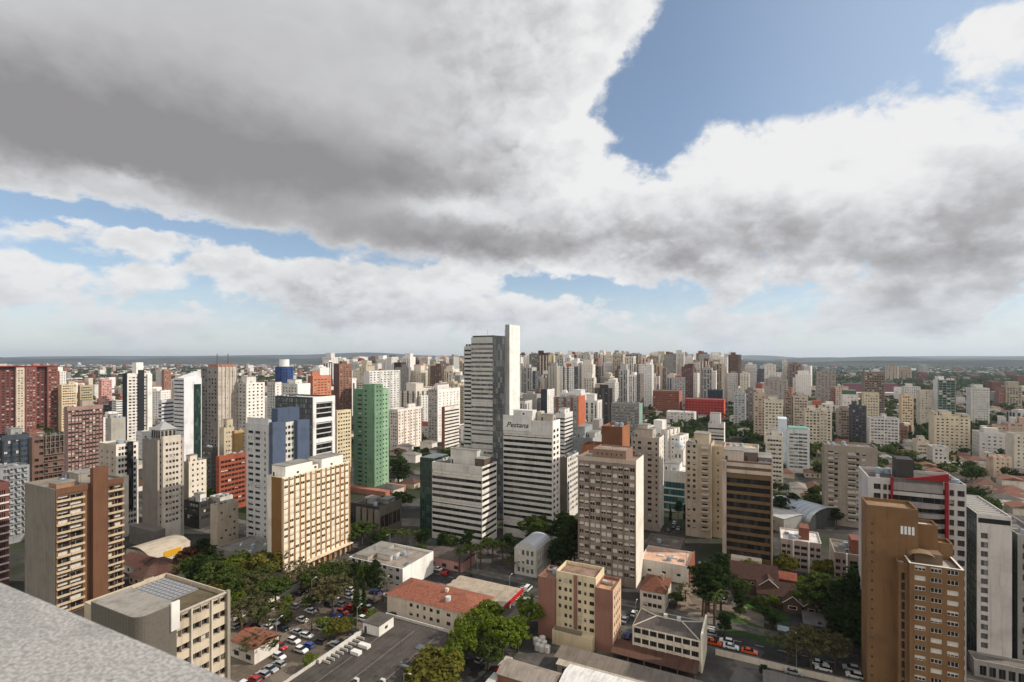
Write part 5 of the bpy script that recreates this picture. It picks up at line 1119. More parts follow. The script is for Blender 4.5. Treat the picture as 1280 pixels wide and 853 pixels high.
B('apartment_building', 'peach stepped house block at the road, far right below the trees', 1233, 1242, 1265, 571, yb=598, d=14, col=(214, 186, 156), F=FC(n=3, ww=1, wh=1, fh=3), clut=2, pent=[(-.35, .1, .2, .9, 2.5)], roofc=(190, 130, 100))
B('apartment_building', 'beige block at the far right picture edge among dark trees', 1263, 1268, 1300, 543, yb=590, d=16, col=(206, 196, 176), F=FC(n=4, ww=1.2, wh=1.2), clut=2)
B('apartment_tower', 'brown grey slab tower standing above the far roofs', 1077, 1080, 1106, 465, D=640, d=18, col=(140, 122, 108), F=FC(n=8, ww=2, wh=1.3, fh=2.9, blind=.2, col=(136, 118, 104)), clut=2, phrase='the brown grey slab')
B('apartment_building', 'white block with a green roof house, below the brown grey slab', 1050, 1053, 1073, 493, D=560, d=18, col=(222, 218, 210), F=FC(n=4, ww=1, wh=1.2, skip=.3), clut=1, pent=[(.1, .9, .2, .9, 5, (60, 110, 80))])
B('apartment_building', 'dark slate block below the white one with the green roof house', 1062, 1064, 1083, 507, D=500, d=14, col=(72, 74, 84), F=FC(n=4, ww=1.4, wh=1.1), clut=2, pent=[(.1, .4, .2, .6, 5)])
B('apartment_building', 'cream and yellow block under the brown grey slab', 1078, 1080, 1099, 491, D=540, d=14, col=(206, 188, 148), F=FC(n=5, ww=1.2, wh=1.2, col=(206, 192, 162)), clut=2)
B('apartment_building', 'beige house block with yellow walls, next to the ivory tower', 1124, 1127, 1142, 494, D=560, d=14, col=(216, 190, 150), F=FC(n=4), clut=2, pent=[(.1, .6, .2, .6, 3)])
def stadium():
    p = G(1046, 497); root = empty('stadium', (p.x + 60, 1120, 0), R_(-4)); tag(root, 'stadium with a long white stand and dark maroon seats', 'stadium')
    mb = MB(); mb.box(-75, 75, -45, -20, 0, 14, paint((206, 200, 196))); mb.poly([(-75, -20, 14.02), (-75, -20, 14.01), (75, -20, 14.01), (75, -20, 14.02)], paint((206, 200, 196))); mb.obj('stand', root)
    mb = MB(); mb.quad((-40, -18, 10), (75, -18, 10), (75, 25, 30), (-40, 25, 30), plain((66, 24, 32), .8)); mb.box(-40, 75, 25.1, 28, 0, 31, paint((150, 140, 138))); mb.obj('seating', root)
    FOOT.append((p.x + 60, 1120, 150, 90, 0, 'stadium'))
stadium()
# towers of the middle distance between the gold office and the right-hand trees
for i, (L, C, R, yt, D, c, lab) in enumerate([
    (942, 945, 958, 492, 520, (196, 172, 146), 'slim peach tower in the beige cluster behind the gold banded office'),
    (955, 959, 979, 501, 470, (214, 200, 176), 'cream tower with a rounded crown in the beige cluster'),
    (978, 981, 990, 492, 500, (150, 126, 106), 'brown balcony tower in the beige cluster'),
    (989, 992, 1010, 495, 540, (196, 180, 160), 'broad sand coloured block in the beige cluster'),
    (917, 920, 932, 492, 620, (176, 178, 180), 'grey white grid block between the red building and the beige cluster'),
    (931, 934, 946, 488, 640, (136, 124, 116), 'grey brown flat block behind the slim peach tower'),
    (957, 960, 979, 545, 330, (214, 204, 184), 'cream five storey block with arched windows, behind the gold banded office'),
    (1044, 1047, 1066, 512, 520, (168, 150, 134), 'low brown block under the white one with the green roof house'),
    (1118, 1121, 1135, 533, 500, (140, 104, 86), 'brown brick block beside the white nine storey slab'),
    (1142, 1146, 1162, 551, 430, (206, 190, 164), 'low cream block left of the small white five storey block'),
    (1018, 1021, 1045, 464, 900, (156, 146, 136), 'wide taupe tower beside the stadium'),
    (955, 958, 985, 474, 860, (168, 158, 148), 'taupe hotel slab right of the skyline cluster'),
    (925, 928, 937, 467, 900, (224, 216, 198), 'cream tower at the end of the skyline cluster'),
    (957, 960, 970, 456, 1200, (226, 220, 210), 'white slim tower alone right of the skyline cluster'),
    (976, 978, 984, 451, 1250, (216, 208, 190), 'ivory needle tower alone right of the skyline cluster'),
    ]):
    if C < 962: L, C, R = L, R, None
    B('apartment_tower', lab, L, C, R, yt, D=D, d=15, col=c, F=FC(n=5 if (R or C) - L > 18 else 3, ww=1.7, wh=1.25, fh=2.85, z0=2, rec=.35, blind=.35), clut=2, pent=[(.2, .7, .2, .7, 4)])
# ------------------------------------------------------------------ ground, streets
def groundmat():
    m, gg, b = newmat('town_ground')
    oc = gg.n('ShaderNodeTexCoord').outputs['Object']
    x, y, z = gg.sep(oc)
    n1 = gg.noise(oc, .012, 6, .6); n2 = gg.noise(oc, .09, 5, .65); n3 = gg.noise(oc, .0011, 5, .6)
    c = gg.mix(gg.smooth(n2, .38, .66), (.070, .063, .054), (.040, .037, .033))
    c = gg.mix(gg.smooth(n1, .47, .56), c, (.036, .046, .022))
    far = gg.smooth(y, 900., 2600.)
    c2 = gg.mix(gg.smooth(n3, .42, .60), (.022, .032, .020), (.050, .052, .042))
    c2 = gg.mix(gg.smooth(gg.noise(oc, .006, 5, .7), .58, .68), c2, (.13, .12, .11))
    c = gg.mix(far, c, c2)
    gg.t.links.new(c, b.inputs['Base Color']); b.inputs['Roughness'].default_value = .95; b.inputs['Specular IOR Level'].default_value = .1
    return m
mb = MB(); mb.quad((-26000, -1500, 0), (26000, -1500, 0), (26000, 19000, 0), (-26000, 19000, 0), groundmat())
tag(mb.obj('ground'), kind='structure')
def hillmat(a, bb):
    m, gg, b = newmat('hill_cover'); oc = gg.n('ShaderNodeTexCoord').outputs['Object']
    n = gg.noise(oc, .0025, 6, .65)
    c = gg.mix(gg.smooth(n, .42, .6), a, bb); c = gg.mix(gg.smooth(gg.noise(gg.v('MULTIPLY', oc, (1., .25, 1.)), .016, 4, .7), .60, .66), c, (.26, .24, .22)); c = gg.mix(gg.smooth(gg.noise(oc, .0007, 5, .6), .46, .60), c, tuple(q * .35 for q in a)); gg.t.links.new(c, b.inputs['Base Color']); b.inputs['Roughness'].default_value = 1.
    b.inputs['Specular IOR Level'].default_value = .05
    return m
def hills(y0, depth, xs, base, amp, sc, seed, mat, slope=None):
    """a rolling ridge: rows of ground rising and falling"""
    rng = random.Random(seed); ph = [rng.uniform(0, 6.28) for _ in range(12)]; mb = MB()
    nx, ny = 140, 7; grid = []
    for j in range(ny + 1):
        row = []
        for i in range(nx + 1):
            x = xs[0] + (xs[1] - xs[0]) * i / nx; t = j / ny
            e = sum(math.sin(x / (sc * (1.0 / (k + 1)) * 1.7) + ph[k]) / (k + 1) ** .8 for k in range(9)) * .55
            hgt = (base + amp * e) * math.sin(math.pi * min(1, t * 1.0)) ** .8
            if slope: hgt *= max(0., min(1., (x - slope[0]) / (slope[1] - slope[0])))
            row.append((x, y0 + depth * t, hgt if 0 < t < 1 else -2))
        grid.append(row)
    for j in range(ny):
        for i in range(nx): mb.quad(grid[j][i], grid[j][i + 1], grid[j + 1][i + 1], grid[j + 1][i], mat)
    return tag(mb.obj('hills'), kind='structure')
hills(5200, 2600, (-1500, 9500), 74, 30, 900, 4, hillmat((.024, .036, .020), (.05, .055, .036)), (500, 3400))
hills(9500, 3500, (-13000, 14000), 118, 44, 1300, 7, hillmat((.030, .040, .028), (.05, .055, .04)))
hills(15500, 3000, (-22000, 22000), 190, 80, 2600, 12, hillmat((.035, .042, .035), (.05, .055, .045)))
def asphaltmat(a=(.045, .043, .041), bb=(.074, .070, .065)):
    m, gg, b = newmat('asphalt'); oc = gg.n('ShaderNodeTexCoord').outputs['Object']
    n = gg.noise(oc, .35, 6, .65); n2 = gg.noise(oc, .05, 3, .5)
    c = gg.mix(gg.smooth(n, .4, .65), a, bb); c = gg.mix(gg.m('MULTIPLY', gg.smooth(n2, .48, .64), .75), c, tuple(q * .5 for q in a))
    vo = gg.n('ShaderNodeTexVoronoi'); gg.t.links.new(oc, vo.inputs['Vector']); vo.inputs['Scale'].default_value = .13; c = gg.mix(gg.m('MULTIPLY', gg.smooth(gg.sep(vo.outputs['Color'])[0], .72, .78), .45), c, tuple(q * 1.45 for q in bb))
    gg.t.links.new(c, b.inputs['Base Color']); b.inputs['Roughness'].default_value = .9; b.inputs['Specular IOR Level'].default_value = .2
    return m
ASP = asphaltmat(); PAV = asphaltmat((.10, .092, .082), (.16, .147, .13)); DPV = asphaltmat((.06, .056, .05), (.10, .094, .085)); LOT = asphaltmat((.115, .092, .070), (.165, .135, .104)); YARD = asphaltmat((.075, .070, .063), (.12, .11, .10)); BRICKY = asphaltmat((.085, .05, .036), (.13, .075, .05)); LAWN = asphaltmat((.030, .062, .014), (.055, .095, .022)); SOIL = asphaltmat((.15, .115, .085), (.21, .165, .125))
def strip(name, u0, u1, v0, v1, z, m, h=0.):
    mb = MB()
    a, b, c, d = W_(u0, v1, z), W_(u0, v0, z), W_(u1, v0, z), W_(u1, v1, z)
    mb.quad(a, b, c, d, m)
    if h:
        lo = lambda p: (p.x, p.y, z - h)
        for p, q in ((a, b), (b, c), (c, d), (d, a)): mb.quad(lo(p), lo(q), q, p, m)
    return tag(mb.obj(name), kind='structure')
strip('road', 162, 175, -330, 700, .008, ASP)
strip('street', 60, 161.99, 65, 76, .008, ASP)
strip('street', 175.01, 640, 65, 76, .008, ASP)
strip('street', 175.01, 620, -14, -4, .008, ASP)
strip('street', 179, 640, 178, 188, .008, ASP)
strip('road', 292, 303, -330, 64.99, .012, ASP); strip('road', 292, 303, 76.01, 700, .012, ASP)
strip('road', 410, 420, -330, 700, .016, ASP)
for a, b in ((76.01, 420), (-330, 64.99)): strip('pavement', 158.2, 161.9, a, b, .13, PAV, .13)
for a, b in ((76.01, 177.9), (188.1, 500), (-3.99, 64.99), (-330, -14.1)): strip('pavement', 175.1, 179.6, a, b, .13, PAV, .13)
mk = MB(); wm_ = plain((200, 198, 190), .7)
for k in range(70):
    v = -60 + k * 6.0
    mk.quad(W_(168.4, v + 2.4, .014), W_(168.4, v, .014), W_(168.55, v, .014), W_(168.55, v + 2.4, .014), wm_)
for k in range(9):
    u = 162.8 + k * 1.35
    mk.quad(W_(u, 81.5, .014), W_(u, 78, .014), W_(u + .6, 78, .014), W_(u + .6, 81.5, .014), wm_)
    mk.quad(W_(u, 17.5, .014), W_(u, 14, .014), W_(u + .6, 14, .014), W_(u + .6, 17.5, .014), wm_)
tag(mk.obj('road_markings'), kind='structure')
strip('car_park', 86, 152, 106.5, 154, .006, LOT)
strip('yard', 112, 158, 14, 64, .006, YARD)
strip('yard', 112, 158, -70, 13.99, .007, YARD)
strip('plaza', 180, 200, 80, 172, .02, DPV)
strip('yard', 180, 204, 0, 27, .02, SOIL)
def sheet(name, pts, z, m):
    mb = MB(); mb.poly([(*G(a, b).xy, z) for a, b in pts], m); return tag(mb.obj(name), kind='structure')
sheet('lawn', [(896, 775), (902, 762), (918, 768), (935, 777), (960, 787), (990, 800), (1000, 815), (960, 806), (925, 795), (903, 789)], .03, LAWN)
sheet('lawn', [(924, 752), (936, 762), (958, 770), (985, 780), (985, 770), (960, 755), (930, 745)], .03, LAWN)
def ribbon(name, pts, wd, z, m):
    mb = MB(); P = [G(a, b) for a, b in pts]; L = []
    for i, p in enumerate(P):
        t = (P[min(i + 1, len(P) - 1)] - P[max(i - 1, 0)]).normalized(); n = Vector((-t.y, t.x, 0)); L.append((p + n * wd / 2, p - n * wd / 2))
    for i in range(len(L) - 1): mb.quad((*L[i][1].xy, z), (*L[i + 1][1].xy, z), (*L[i + 1][0].xy, z), (*L[i][0].xy, z), m)
    return tag(mb.obj(name), kind='structure')
ribbon('path', [(917, 742), (917, 750), (922, 760), (935, 769), (955, 776), (972, 782), (985, 790), (992, 800), (996, 815)], 3.0, .05, PAV)
# ------------------------------------------------------------------ low sheds and walls between the blocks
def shed(label, u0, u1, v0, v1, h, rc, wall=(150, 140, 128), kind='sheet', rise=.5, name='shed', openf=False, gable=True):
    c = W_((u0 + u1) / 2, (v0 + v1) / 2); d, w = u1 - u0, v1 - v0
    root = empty(name, c, GRZ); tag(root, label, name.replace('_', ' '))
    m = roofmat(rc, kind); mb = MB(); x0, x1, y0, y1 = -w / 2 - .3, w / 2 + .3, -d / 2 - .3, d / 2 + .3
    if gable:
        mb.quad((x0, y0, h), (x1, y0, h), (x1, 0, h + rise), (x0, 0, h + rise), m); mb.quad((x1, y1, h), (x0, y1, h), (x0, 0, h + rise), (x1, 0, h + rise), m)
    else: mb.quad((x0, y0, h), (x1, y0, h), (x1, y1, h + rise), (x0, y1, h + rise), m)
    mb.quad((x0, y1, h - .15), (x1, y1, h - .15), (x1, y0, h - .15), (x0, y0, h - .15), m)
    mb.quad((x0, y0, h - .15), (x1, y0, h - .15), (x1, y0, h), (x0, y0, h), m); mb.quad((x1, y0, h - .15), (x1, y1, h - .15), (x1, y1, h + (0 if gable else rise)), (x1, y0, h), m)
    mb.obj('roof', root)
    wmm = paint(wall)
    if openf:
        n = max(2, int(w / 4.5))
        for k in range(n + 1):
            x = -w / 2 + .2 + (w - .4) * k / n; mb = MB(); mb.box(x - .12, x + .12, -d / 2 + .1, -d / 2 + .34, 0, h - .16, plain((120, 112, 104))); mb.obj('post', root)
        mb = MB(); mb.box(-w / 2, w / 2, d / 2 - .25, d / 2, 0, h - .16, wmm); mb.obj('back_wall', root)
    else:
        mb = MB(); mb.box(-w / 2, w / 2, -d / 2, d / 2, 0, h - .16, wmm); mb.obj('wall', root)
        n = max(1, int(w / 5))
        for k in range(n):
            x = -w / 2 + w * (k + .5) / n; mb = MB(); mb.box(x - 1, x + 1, -d / 2 - .05, -d / 2 - .003, .9, 2.2, plain((52, 50, 48), .3)); mb.obj('window', root)
    FOOT.append((c.x, c.y, w, d, GRZ, 'shed'))
    return root
shed('long open carport with a grey sheet roof, in front of the broad windowed school', 131.5, 137, 14, 51.5, 3.3, (120, 108, 96), openf=True, rise=.35, gable=False, name='carport')
shed('low store with a bright white sheet roof at the bottom edge', 121, 129, 16, 46, 3.8, (222, 218, 212), rise=.7, wall=(190, 182, 170))
shed('old brick workshop with a stained grey roof and white patches, beside the street trees', 116.5, 123.5, 47, 61.5, 4.2, (150, 138, 124), rise=1.3, wall=(150, 92, 64), name='workshop')
shed('beige strip roofed lean-to behind the white roofed store', 129.1, 131.3, 20, 50, 3.0, (178, 166, 146), rise=.3, gable=False, name='lean_to')
shed('long covered parking row with a brown roof along the car park edge', 96, 146, 155, 159.5, 2.8, (104, 84, 66), rise=.4, openf=True, gable=False, name='carport', wall=(214, 206, 194))
shed('long brown sheet roof along the foot of the broad windowed school', 141.5, 148.3, 16, 38.5, 2.7, (92, 62, 48), rise=.25, openf=True, gable=False, name='veranda', wall=(150, 110, 90))
shed('pale gabled store roof at the bottom edge below the car park', 90, 101, 88.5, 104, 4.2, (196, 186, 170), rise=1.0, wall=(176, 166, 150), name='storehouse')
shed('little white annex with a rust roof beside the solar roofed office', 96, 104, 127, 137, 4.5, (140, 86, 62), rise=1.2, wall=(220, 212, 200), kind='tile', name='annex_house')
shed('grey flat roofed garage by the avenue', 134, 150, -24, 0, 3.2, (112, 106, 100), rise=.2, wall=(160, 152, 140), name='garage', gable=False)
shed('grey metal shelter roof under the dark trees, on the garden drive', *(lambda p: (p[0] - 4, p[0] + 4, p[1] - 6, p[1] + 6))(uv_(G(1032, 790))), 3.2, (112, 108, 108), rise=.4, openf=True, name='shelter', gable=False)
shed('pink low townhouse with pale windows facing the avenue palms', *(lambda p: (p[0] - 5, p[0] + 6, p[1] - 8, p[1] + 9))(uv_(G(565, 706))), 4.2, (96, 84, 78), rise=.8, wall=(186, 132, 124), name='townhouse')
def wall_(label, pu, pv, qu, qv, h, c, name='boundary_wall'):
    a, b = W_(pu, pv), W_(qu, qv); t = b - a; L = t.length; mb = MB(); mb.box(0, L, -.12, .12, 0, h, paint(c, .8, .35)); mb.box(-.03, L + .03, -.17, .17, h + .003, h + .1, paint(tuple(int(x * .9) for x in c)))
    o = mb.obj(name, None, (a.x, a.y, 0), math.atan2(t.y, t.x)); tag(o, label, 'wall'); return o
wall_('white boundary wall along the far side of the car park by the covered row', 100, 154.4, 150, 154.4, 2.2, (224, 218, 208))
wall_('pale wall behind the cypresses in front of the three storey block', 149.2, 110, 149.2, 136, 2.2, (206, 196, 186))
wall_('cream wall along the pavement by the grey garage', 157.9, -40, 157.9, 12.5, 1.6, (214, 200, 180))
wall_('tall narrow white wall at the lane by the brown roofed house', 160, 45.5, 168, 45.5, .6, (222, 214, 204))
wall_('low dark garden wall along the lawn and the avenue', 180.2, -4, 180.2, -30, 1.1, (120, 112, 100))
wall_('beige wall closing the carport yard towards the red brick block', 138.6, 15, 138.6, 37, 1.4, (200, 188, 170))
# brown roofed timber framed houses in the garden
def tudor(px, py, w, d, h, rise, label, wing=True, seed=1):
    p = G(px, py); root = empty('house', (p.x, p.y, 0), GRZ + R_(4)); tag(root, label, 'house')
    br = paint((104, 76, 62), .85, .3); mb = MB(); mb.box(-w / 2, w / 2, -d / 2, d / 2, 0, h, br); mb.obj('wall', root)
    rm = roofmat((80, 54, 44), 'tile'); hip_roof(root, w, d, h + .01, rise, rm, .5, 'x', gable=True)
    wh = plain((214, 204, 190), .6)
    if wing:
        gw, gd = w * .42, 3.4; x0 = w * .08
        mb = MB(); mb.box(x0, x0 + gw, -d / 2 - gd, -d / 2 + 2, 0, h - .3, br); mb.poly([(x0, -d / 2 - gd, h - .3), (x0 + gw, -d / 2 - gd, h - .3), (x0 + gw / 2, -d / 2 - gd, h - .3 + gw * .42)], br); mb.obj('gable_wing', root)
        mb = MB(); e = .4; zt = h - .25 + gw * .42
        mb.quad((x0 - e, -d / 2 - gd - e, h - .45), (x0 + gw / 2, -d / 2 - gd - e, zt), (x0 + gw / 2, 0, zt), (x0 - e, 0, h - .45), rm); mb.quad((x0 + gw / 2, -d / 2 - gd - e, zt), (x0 + gw + e, -d / 2 - gd - e, h - .45), (x0 + gw + e, 0, h - .45), (x0 + gw / 2, 0, zt), rm); mb.obj('gable_roof', root)
        mb = MB(); yy = -d / 2 - gd - e - .05
        mb.tube((x0 - e, yy, h - .5), (x0 + gw / 2, yy, zt), .13, .13, wh, 4); mb.obj('barge_board', root)
        mb = MB(); mb.tube((x0 + gw / 2, yy, zt), (x0 + gw + e, yy, h - .5), .13, .13, wh, 4); mb.obj('barge_board', root)
        mb = MB(); mb.box(x0 + gw * .25, x0 + gw * .75, -d / 2 - gd - .06, -d / 2 - gd - .003, 1.2, 2.4, wh); mb.box(x0 + gw * .3, x0 + gw * .7, -d / 2 - gd - .09, -d / 2 - gd - .063, 1.35, 2.25, glass('dark')); mb.obj('window', root)
    for k in range(3):
        x = -w / 2 + w * (.1 + .16 * k); mb = MB(); mb.box(x, x + 1.3, -d / 2 - .06, -d / 2 - .003, h - 1.9, h - .7, wh); mb.box(x + .15, x + 1.15, -d / 2 - .09, -d / 2 - .063, h - 1.75, h - .85, glass('dark')); mb.obj('window', root)
    FOOT.append((p.x, p.y, w, d + 3, GRZ, 'house'))
tudor(942, 738, 15, 9, 5.6, 4.4, 'larger brown gabled brick house with white barge boards, in the lawn garden')
tudor(972, 752, 13, 8, 3.6, 3.4, 'lower brown gabled house with a wide white framed window, middle of the garden houses', seed=2)
tudor(998, 757, 10, 7, 3.4, 3.0, 'smallest brown gabled house nearest the dark trees', seed=3)
shed('terracotta roofed wing behind the brown gabled garden houses', *(lambda p: (p[0] - 3, p[0] + 3, p[1] - 5, p[1] + 5))(uv_(G(976, 733))), 4.0, (150, 80, 56), rise=1.8, kind='tile', wall=(130, 92, 72), name='house_wing')

def corner_house():
    c = W_(190, 84); root = empty('townhouse', (c.x, c.y, 0), GRZ); tag(root, 'old pale grey corner house with a silver vaulted roof, by the avenue crossing', 'townhouse')
    w, d, h = 9.5, 15, 10.5; CTX.near = True; rng = random.Random(2)
    block(root, -w / 2, w / 2, -d / 2, d / 2, 0, h, paint((186, 182, 172)), {'F': FC(n=4, ww=1.1, wh=2.0, fh=3.4, sill=.7, z0=.4, top=.4, fr=(200, 196, 188)), 'R': FC(n=6, ww=1.1, wh=2.0, fh=3.4, sill=.7, z0=.4, top=.4, fr=(200, 196, 188))}, (150, 150, 150), .5, rng)
    flush_windows(root); m = plain((196, 198, 200), .4, .3); mb = MB(); n = 8
    for k in range(n):
        a0, a1 = math.pi * k / n, math.pi * (k + 1) / n; p = lambda a: (-w / 2 * math.cos(a) * .96, h - .3 + 2.6 * math.sin(a)); (xa, za), (xb, zb) = p(a0), p(a1)
        mb.quad((xa, -d / 2 + .4, za), (xb, -d / 2 + .4, zb), (xb, d / 2 - .4, zb), (xa, d / 2 - .4, za), m)
    mb.poly([(-w / 2 * math.cos(math.pi * k / n) * .96, -d / 2 + .4, h - .3 + 2.6 * math.sin(math.pi * k / n)) for k in range(n, -1, -1)][::-1], m); mb.obj('roof_vault', root)
    FOOT.append((c.x, c.y, w, d, GRZ, 'house'))
corner_house()
# ------------------------------------------------------------------ trees
def leafmat(c, c2, var=.35):
    m, gg, b = newmat('leaves')
    oi = gg.n('ShaderNodeObjectInfo'); oc = gg.n('ShaderNodeTexCoord').outputs['Object']
    n = gg.noise(oc, .55, 3, .6); n2 = gg.noise(oc, 2.5, 2, .6)
    col = gg.mix(gg.smooth(n, .35, .65), c, c2)
    col = gg.mix(gg.m('MULTIPLY', oi.outputs['Random'], var), col, tuple(q * f for q, f in zip(c2, (.55, .62, .5))))
    col = gg.mix(gg.m('MULTIPLY', gg.smooth(n2, .5, .75), .5), col, tuple(q * 1.5 for q in c2))
    gg.t.nodes.remove(b); o = [q for q in gg.t.nodes if q.type == 'OUTPUT_MATERIAL'][0]
    df = gg.n('ShaderNodeBsdfDiffuse'); tr = gg.n('ShaderNodeBsdfTranslucent'); ms = gg.n('ShaderNodeMixShader'); ms.inputs[0].default_value = .32
    gg.t.links.new(col, df.inputs[0]); gg.t.links.new(col, tr.inputs[0]); gg.t.links.new(df.outputs[0], ms.inputs[1]); gg.t.links.new(tr.outputs[0], ms.inputs[2]); gg.t.links.new(ms.outputs[0], o.inputs[0])
    return m
BARK = plain((86, 72, 58), .9)
LF = {'green': leafmat((.046, .070, .018), (.088, .118, .030)), 'bright': leafmat((.085, .125, .014), (.16, .205, .028), .2), 'dark': leafmat((.020, .036, .012), (.042, .064, .020)),
      'olive': leafmat((.085, .080, .036), (.135, .122, .060), .25), 'yellow': leafmat((.095, .092, .020), (.15, .14, .03), .2), 'rust': leafmat((.13, .050, .024), (.17, .085, .04), .2)}
def rdir(r):
    z = r.uniform(-1, 1); t = r.uniform(0, 6.2832); q = math.sqrt(1 - z * z); return Vector((q * math.cos(t), q * math.sin(t), z))
def crown(mb, r, cx, cz, rx, rz_, nclump, per, size, mat, hollow=.55, flat=1.0):
    for _ in range(nclump):
        d = rdir(r); k = hollow + (1 - hollow) * r.random() ** .5
        if d.z < -.35: d.z *= .4
        lump = .8 + .3 * math.sin(3.1 * d.x + 1.7 * d.y + cx * 5) * math.cos(2.3 * d.z + cz)
        c = Vector((cx + d.x * rx * k * lump, d.y * rx * k * lump, cz + d.z * rz_ * k * lump))
        cr = size * r.uniform(1.4, 2.6)
        for _ in range(per):
            e = rdir(r); p = c + Vector((e.x, e.y, e.z * .7)) * cr * r.random() ** .4
            n = (e + Vector((0, 0, .5)) + rdir(r) * .7).normalized(); a = n.orthogonal().normalized(); b = n.cross(a); t = r.uniform(0, 6.28)
            a, b = a * math.cos(t) + b * math.sin(t), b * math.cos(t) - a * math.sin(t); s = size * r.uniform(.55, 1.1)
            mb.quad(p - a * s, p - b * s * .62, p + a * s, p + b * s * .62, mat)
TREE = {}
def tree_proto(key, kind, seed, H=10., Rr=4.2, det='near', shape='round'):
    r = random.Random(seed); root = bpy.data.objects.new('tree', None); mb = MB(); m = LF[kind]
    nc, per, sz = {'near': (120, 30, .33), 'mid': (48, 14, .60), 'far': (26, 9, 1.0)}[det]
    if shape == 'round': crown(mb, r, 0, H * .62, Rr, H * .36, nc, per, sz, m)
    elif shape == 'wide':
        for k in range(4): t = k * 1.6; crown(mb, r, Rr * .45 * math.cos(t), H * .66 + .4 * (k % 2), Rr * .72, H * .24, nc // 3, per, sz, m, .3)
    elif shape == 'thin': crown(mb, r, 0, H * .64, Rr, H * .34, int(nc * .55), max(5, per // 2), sz * .7, m, .2)
    elif shape == 'cone':
        for k in range(9): z = H * (.1 + .095 * k); crown(mb, r, 0, z, Rr * (1 - k / 9.6) * .9, H * .07, max(4, nc // 10), per, sz * .8, m, .4)
    elif shape == 'tall':
        for k in range(4): crown(mb, r, r.uniform(-.2, .2) * Rr, H * (.48 + .14 * k), Rr * (.95 - .12 * k), H * .13, nc // 3, per, sz, m, .4)
    cm = mb.mesh('crown'); tb = MB()
    th = H * (.45 if shape != 'cone' else .8); lean = Vector((r.uniform(-.3, .3), r.uniform(-.3, .3), 0)); w = .018 * H + .08
    tb.tube((0, 0, -.1), tuple(lean * .5 + Vector((0, 0, th * .55))), w, w * .75, BARK, 7); tb.tube(tuple(lean * .5 + Vector((0, 0, th * .55))), tuple(lean + Vector((0, 0, th * 1.15))), w * .75, w * .4, BARK, 6)
    if det != 'far':
        for k in range(6 if det == 'near' else 3):
            t = r.uniform(0, 6.28); z = th * r.uniform(.55, 1.0); L = Rr * r.uniform(.5, .8); s = Vector((lean.x * z / th, lean.y * z / th, z))
            e = s + Vector((math.cos(t) * L, math.sin(t) * L, L * r.uniform(.5, .9))); mdl = (s + e) / 2 + Vector((0, 0, -.1 * L)); tb.tube(s, mdl, w * .42, w * .3, BARK, 5); tb.tube(mdl, e, w * .3, w * .1, BARK, 5)
    TREE[key] = (cm, tb.mesh('trunk'), H, Rr)
for k in range(3):
    tree_proto(f'g{k}', 'green', 10 + k); tree_proto(f'b{k}', 'bright', 20 + k, 11, 4.8); tree_proto(f'd{k}', 'dark', 30 + k, 14, 4.8, 'near', 'tall'); tree_proto(f'm{k}', ('green', 'dark', 'green')[k], 40 + k, 9, 4.0, 'mid'); tree_proto(f'f{k}', ('dark', 'green', 'dark')[k], 50 + k, 9, 4.6, 'far'); tree_proto(f'o{k}', 'olive', 60 + k, 9, 4.6, 'near', 'thin')
tree_proto('w0', 'olive', 70, 11, 7.0, 'near', 'wide'); tree_proto('w1', 'green', 71, 11, 6.5, 'near', 'wide'); tree_proto('c0', 'dark', 72, 12, 1.7, 'near', 'cone'); tree_proto('y0', 'yellow', 73, 6, 2.8); tree_proto('r0', 'rust', 74, 9, 3.8); tree_proto('t0', 'dark', 75, 18, 3.6, 'near', 'tall'); tree_proto('my', 'olive', 76, 8, 3.6, 'mid')
def palm_proto():
    r = random.Random(9); mb = MB(); m = LF['olive']; m2 = LF['green']; H = 8.5
    for k in range(34):
        t = r.uniform(0, 6.28); up = r.uniform(-.35, 1.0); L = r.uniform(2.4, 3.4); p = Vector((0, 0, H)); d = Vector((math.cos(t), math.sin(t), up)).normalized(); wd = .55
        side = Vector((-math.sin(t), math.cos(t), 0)); mm = m2 if up > .1 else m
        for q in range(5):
            d2 = (d + Vector((0, 0, -.28 * (q + 1) * .6))).normalized(); e = p + d2 * L / 5; w0, w1 = wd * (1 - q * .16), wd * (1 - (q + 1) * .16)
            dr = Vector((0, 0, -.22)); mb.quad(p, p + side * w0 + dr, e + side * w1 + dr, e, mm); mb.quad(e, e - side * w1 + dr, p - side * w0 + dr, p, mm); p = e
    tb = MB(); tb.tube((0, 0, 0), (.1, 0, H * .5), .3, .24, BARK, 8); tb.tube((.1, 0, H * .5), (0, 0, H + .1), .24, .2, BARK, 8)
    TREE['p'] = (mb.mesh('fronds'), tb.mesh('trunk'), H + 1.5, 3.)
palm_proto()
LOOK = {'g': 'green leafy tree', 'b': 'bright green tree', 'd': 'dark tall tree', 'm': 'mid green round tree', 'f': 'small dark tree', 'o': 'thin olive tree', 'w': 'wide olive tree', 'c': 'narrow dark cypress', 'y': 'yellow leaved small tree', 'r': 'rust red leaved tree', 't': 'very tall slim dark tree', 'p': 'palm tree with feathery fronds'}
NUMW = 'first second third fourth fifth sixth seventh eighth ninth tenth eleventh twelfth thirteenth fourteenth fifteenth sixteenth seventeenth eighteenth nineteenth twentieth'.split()
def nth(n):
    if n < 20: return NUMW[n]
    tens = ['twenty', 'thirty', 'forty', 'fifty', 'sixty', 'seventy', 'eighty', 'ninety']
    t, o = divmod(n + 1, 10)
    return (tens[t - 2] + '-' + NUMW[o - 1]) if o else tens[t - 2][:-1] + 'ieth'
LABELLED = []   # (object, px, text stem, tail): numbered at the end where the stem is shared
